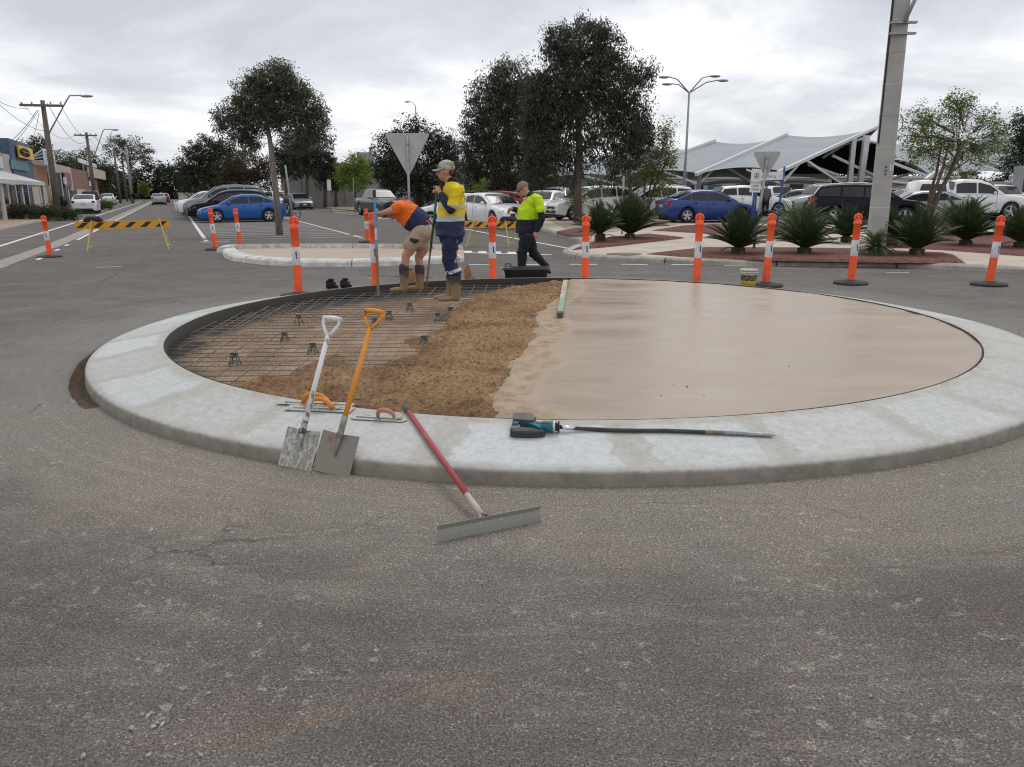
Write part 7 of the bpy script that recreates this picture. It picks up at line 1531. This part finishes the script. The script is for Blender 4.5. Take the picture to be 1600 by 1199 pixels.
slab_([(799,664),(806,660),(812,664),(813,670),(806,673),(799,671)],.014,.052,'rear_grip',m_tg,.008)
slab_([(797,671),(801,667.5),(830,669),(846,671.5),(853,675),(848,677.5),(830,679),(803,678.5),(797.5,676)],.004,.050,'rubber_base',M('black_tool_rubber',(.04,.042,.045),(.025,.026,.028),scale=20,rough=.6),.012)
m=MB(); m.tube([T_(838,667.5,.036),T_(850,668,.038),T_(863,668,.038),T_(865,668,.038)],[.024,.034,.037,.037],16,sq=.95); m.build('motor_housing',m_teal2,t)
m=MB(); m.tube([T_(848,663,.068),T_(860,663,.070)],.008,8); m.build('label_plate',m_tg,t)
m=MB(); m.tube([T_(864.5,668,.038),T_(868.5,668,.038)],.0375,16); m.build('collar',m_alloy,t)
m=MB(); m.tube([T_(868.4,668,.038),T_(873,668,.036)],.026,14); m.tube([T_(873,668,.036),T_(875.5,668,.036)],.034,14); m.build('flange',m_blackp,t)
kk=lambda px,py,l:K(px,py,l)-c
m=MB(); m.tube([T_(875,668,.034),kk(898,669.5,.020)],.0135,12); m.build('steel_coupling',m_chrome,t)
m=MB(); m.tube([kk(897,669.5,.020)]+[kk(x,y,.0125) for x,y in ((930,671),(960,672.4),(1000,673),(1040,673),(1080,674.5),(1102,675.5))],[.0125]*7,10); m.build('flexible_hose',M('dusty_black_hose',(.065,.06,.055),(.035,.033,.032),scale=12,rough=.75),t)
m=MB(); m.tube([kk(1101,675.5,.0125),kk(1131,676.5,.0135)],[.0125,.0135],10); m.build('hose_sleeve',m_rebar,t)
m=MB(); m.tube([kk(1130.5,676.5,.0135),kk(1200,680,.0135),kk(1206,680.5,.0135),kk(1208,680.6,.013),kk(1212,680.8,.012)],[.0135,.0135,.010,.004,.0035],12); m.build('vibrating_head',M('scuffed_steel_head',(.33,.35,.38),(.24,.25,.27),scale=20,rough=.4,metal=.6),t)
# straightedge on the slab
a=G(883.5,441.5,.19); b=G(875,494.5,.19); t=thing('straightedge','long aluminium and green straightedge lying on the slab edge beside the heap','straightedge',loc=((a.x+b.x)/2,(a.y+b.y)/2,.1875)); o_=Vector(t.location); dd=(b-a); dd.z=0; z1=Vector((0,0,.022))
m=MB(); m.beam(-dd/2+z1,dd*.10+z1,.07,.044); m.build('aluminium_section',worn('cement_dusted_alloy',(.50,.46,.38),(.38,.33,.26),.5,8,None,.5),t)
m=MB(); m.beam(dd*.10+z1,dd*.46+z1,.068,.042); m.build('green_section',M('pale_green_paint',(.24,.38,.27),(.20,.30,.22),scale=8,rough=.5),t); m=MB(); m.beam(dd*.46+z1,dd*.5+z1,.072,.046); m.build('end_cap',M('muddy_cap',(.13,.09,.06),rough=.8),t)
m=MB(); p=dd*(-.12)+z1+Vector((0,-.0,.0235)); m.lathe([(0,0),(.028,0)],tuple(p),12); m.f[-12:]=[f[::-1] for f in m.f[-12:]]; m.build('bolt_hole',m_ink,t)
# tub with trowel
g=G(822,440,0); t=thing('mortar_tub','black plastic mortar tub with thick rim standing at walking worker\'s feet','tub',loc=(g.x,g.y+.18,0)); m=MB(); w0,w1,d0,d1,h=.36,.42,.20,.25,.235
def rr4(w,d,z,r=.06,k=4):
    o=[]
    for cx_,cy_,a0 in ((w-r,d-r,0),(-w+r,d-r,PI/2),(-w+r,-d+r,PI),(w-r,-d+r,1.5*PI)):
        for i in range(k+1): a=a0+PI/2*i/k; o.append((cx_+r*math.cos(a),cy_+r*math.sin(a),z))
    return o
m.grid([rr4(.001,.001,.002,.0005),rr4(w0,d0,.002),rr4(w1-.02,d1-.02,h-.03),rr4(w1-.02,d1-.02,h-.03),rr4(w1,d1,h-.03),rr4(w1+.012,d1+.012,h-.012),rr4(w1,d1,h),rr4(w1-.03,d1-.03,h-.004),rr4(w0-.01,d0-.01,.06),rr4(.001,.001,.06,.0005)],closed=True); m.build('shell',M('scuffed_black_tub',(.045,.046,.05),(.028,.029,.032),scale=8,rough=.7,bs=20),t)
t2=thing('hand_trowel','small trowel resting on the left rim of the black tub','trowel',loc=(g.x-.36,g.y+.12,h+.003)); m=MB(); m.box((0,0,.004),(.20,.08,.003)); m.build('blade',m_float,t2); m=MB(); m.tube([(-.02,0,.006),(-.01,0,.06),(.03,0,.085),(.08,0,.07),(.09,0,.006)],[.012,.018,.02,.018,.012],8); m.build('handle',m_tg,t2)
# bucket
g=G(1169,449,0); t=thing('bucket','white plastic bucket with yellow base beside the orange bollard','bucket',loc=(g.x,g.y,0)); s_=1.08
m=MB(); m.lathe([(0,.001),(.118,.001),(.126,.115)],n=24); m.build('yellow_base',M('bucket_yellow',(.66,.46,.02),rough=.5),t)
m=MB(); m.lathe([(.1262,.115),(.134,.215)],n=24); lb=m.build('label_wrap',worn('printed_bucket_label',(.045,.045,.05),(.52,.42,.12),.56,26,(1,1,2.2),.5),t)
m=MB(); m.lathe([(.134,.215),(.137,.245),(.150,.247),(.150,.258),(.140,.26),(.141,.285),(.152,.287),(.152,.30),(.144,.302),(.136,.30),(.120,.06),(0,.06)],n=24); m.build('rim',M('bucket_white',(.62,.60,.52),(.52,.5,.43),scale=12,rough=.5),t)
m=MB(); m.tube([(.148*math.cos(a),-.148*abs(math.sin(a))-.005*0,.275-.16*math.sin(a)*.0-.0) for a in np.linspace(0,PI,9)],.003,5); m.build('bail',m_galv,t)
# boots and oddments on the road behind
m_tan=M('tan_suede_boot',(.34,.185,.075),(.25,.13,.055),scale=12,rough=.9,bs=40)
def boot(px,py,label,rz,s=1.):
    g=G(px,py,0); t=thing('work_boot',label,'boot',loc=(g.x,g.y,0),rotz=rz,group=None,scale=s); m=MB(); limb(m,[(0,0,.20),(0,0,.12),(.0,0,.06)],[.058,.055,.052]); m.sph((.08,0,.055),(.10,.052,.045)); m.sph((.16,0,.045),(.07,.055,.038)); up=organic(m,'upper',[m_tan],t,.009,3)
    m=MB(); m.sph((.08,0,.015),(.155,.058,.016),16,6); m.build('sole',m_blackp,t); m=MB()
    for k in range(4): m.tube([(.03+.03*k,-.035,.15-.028*k),(.045+.03*k,0,.165-.030*k),(.03+.03*k,.035,.15-.028*k)],.005,5)
    m.build('laces',m_ink,up); m=MB(); m.lathe([(0,.19),(.045,.195)],(0,0,.065),12); m.build('lining',m_ink,up)
    return t
boot(731,442.5,'tan lace up work boot on the road right of the standing worker',R(-8),1.15); boot(643,447,'tan lace up work boot on the road seen between the bending worker\'s legs',R(60),1.15)
for i,(px,py) in enumerate(((519,451.5),(541,450.5))):
    g=G(px,py,0); t=MB(); 
    limb(t,[(-.06,0,.05),(0,0,.06),(.07,0,.035)],[.05,.055,.03]); limb(t,[(-.05,0,.06),(-.08,0,.11),(-.03,.0,.15),(.03,0,.15)],[.03,.026,.03,.018]); limb(t,[(.02,0,.05),(.10,.02,.03)],[.03,.016]); limb(t,[(.0,0,.1),(.06,0,.10)],[.02,.014])
    o=organic(t,'work_glove',[m_blackc],None,.009,2); o.location=(g.x,g.y,0.0); o.rotation_euler=(0,0,i*.5); o['label']=('left of two crumpled black work gloves lying behind the rim','right of two crumpled black work gloves, nearer the blue staff')[i]; o['category']='glove'; o['group']='black gloves behind the island rim'
a=G(573,431,0);b=G(676,434,0); m=MB(); m.tube([(0,0,.01),tuple(b-a+Vector((0,0,.01)))],.008,6); m.build('steel_rod',m_rebar,loc=tuple(a),label='thin steel rod lying on the road behind the bending worker',cat='rod')
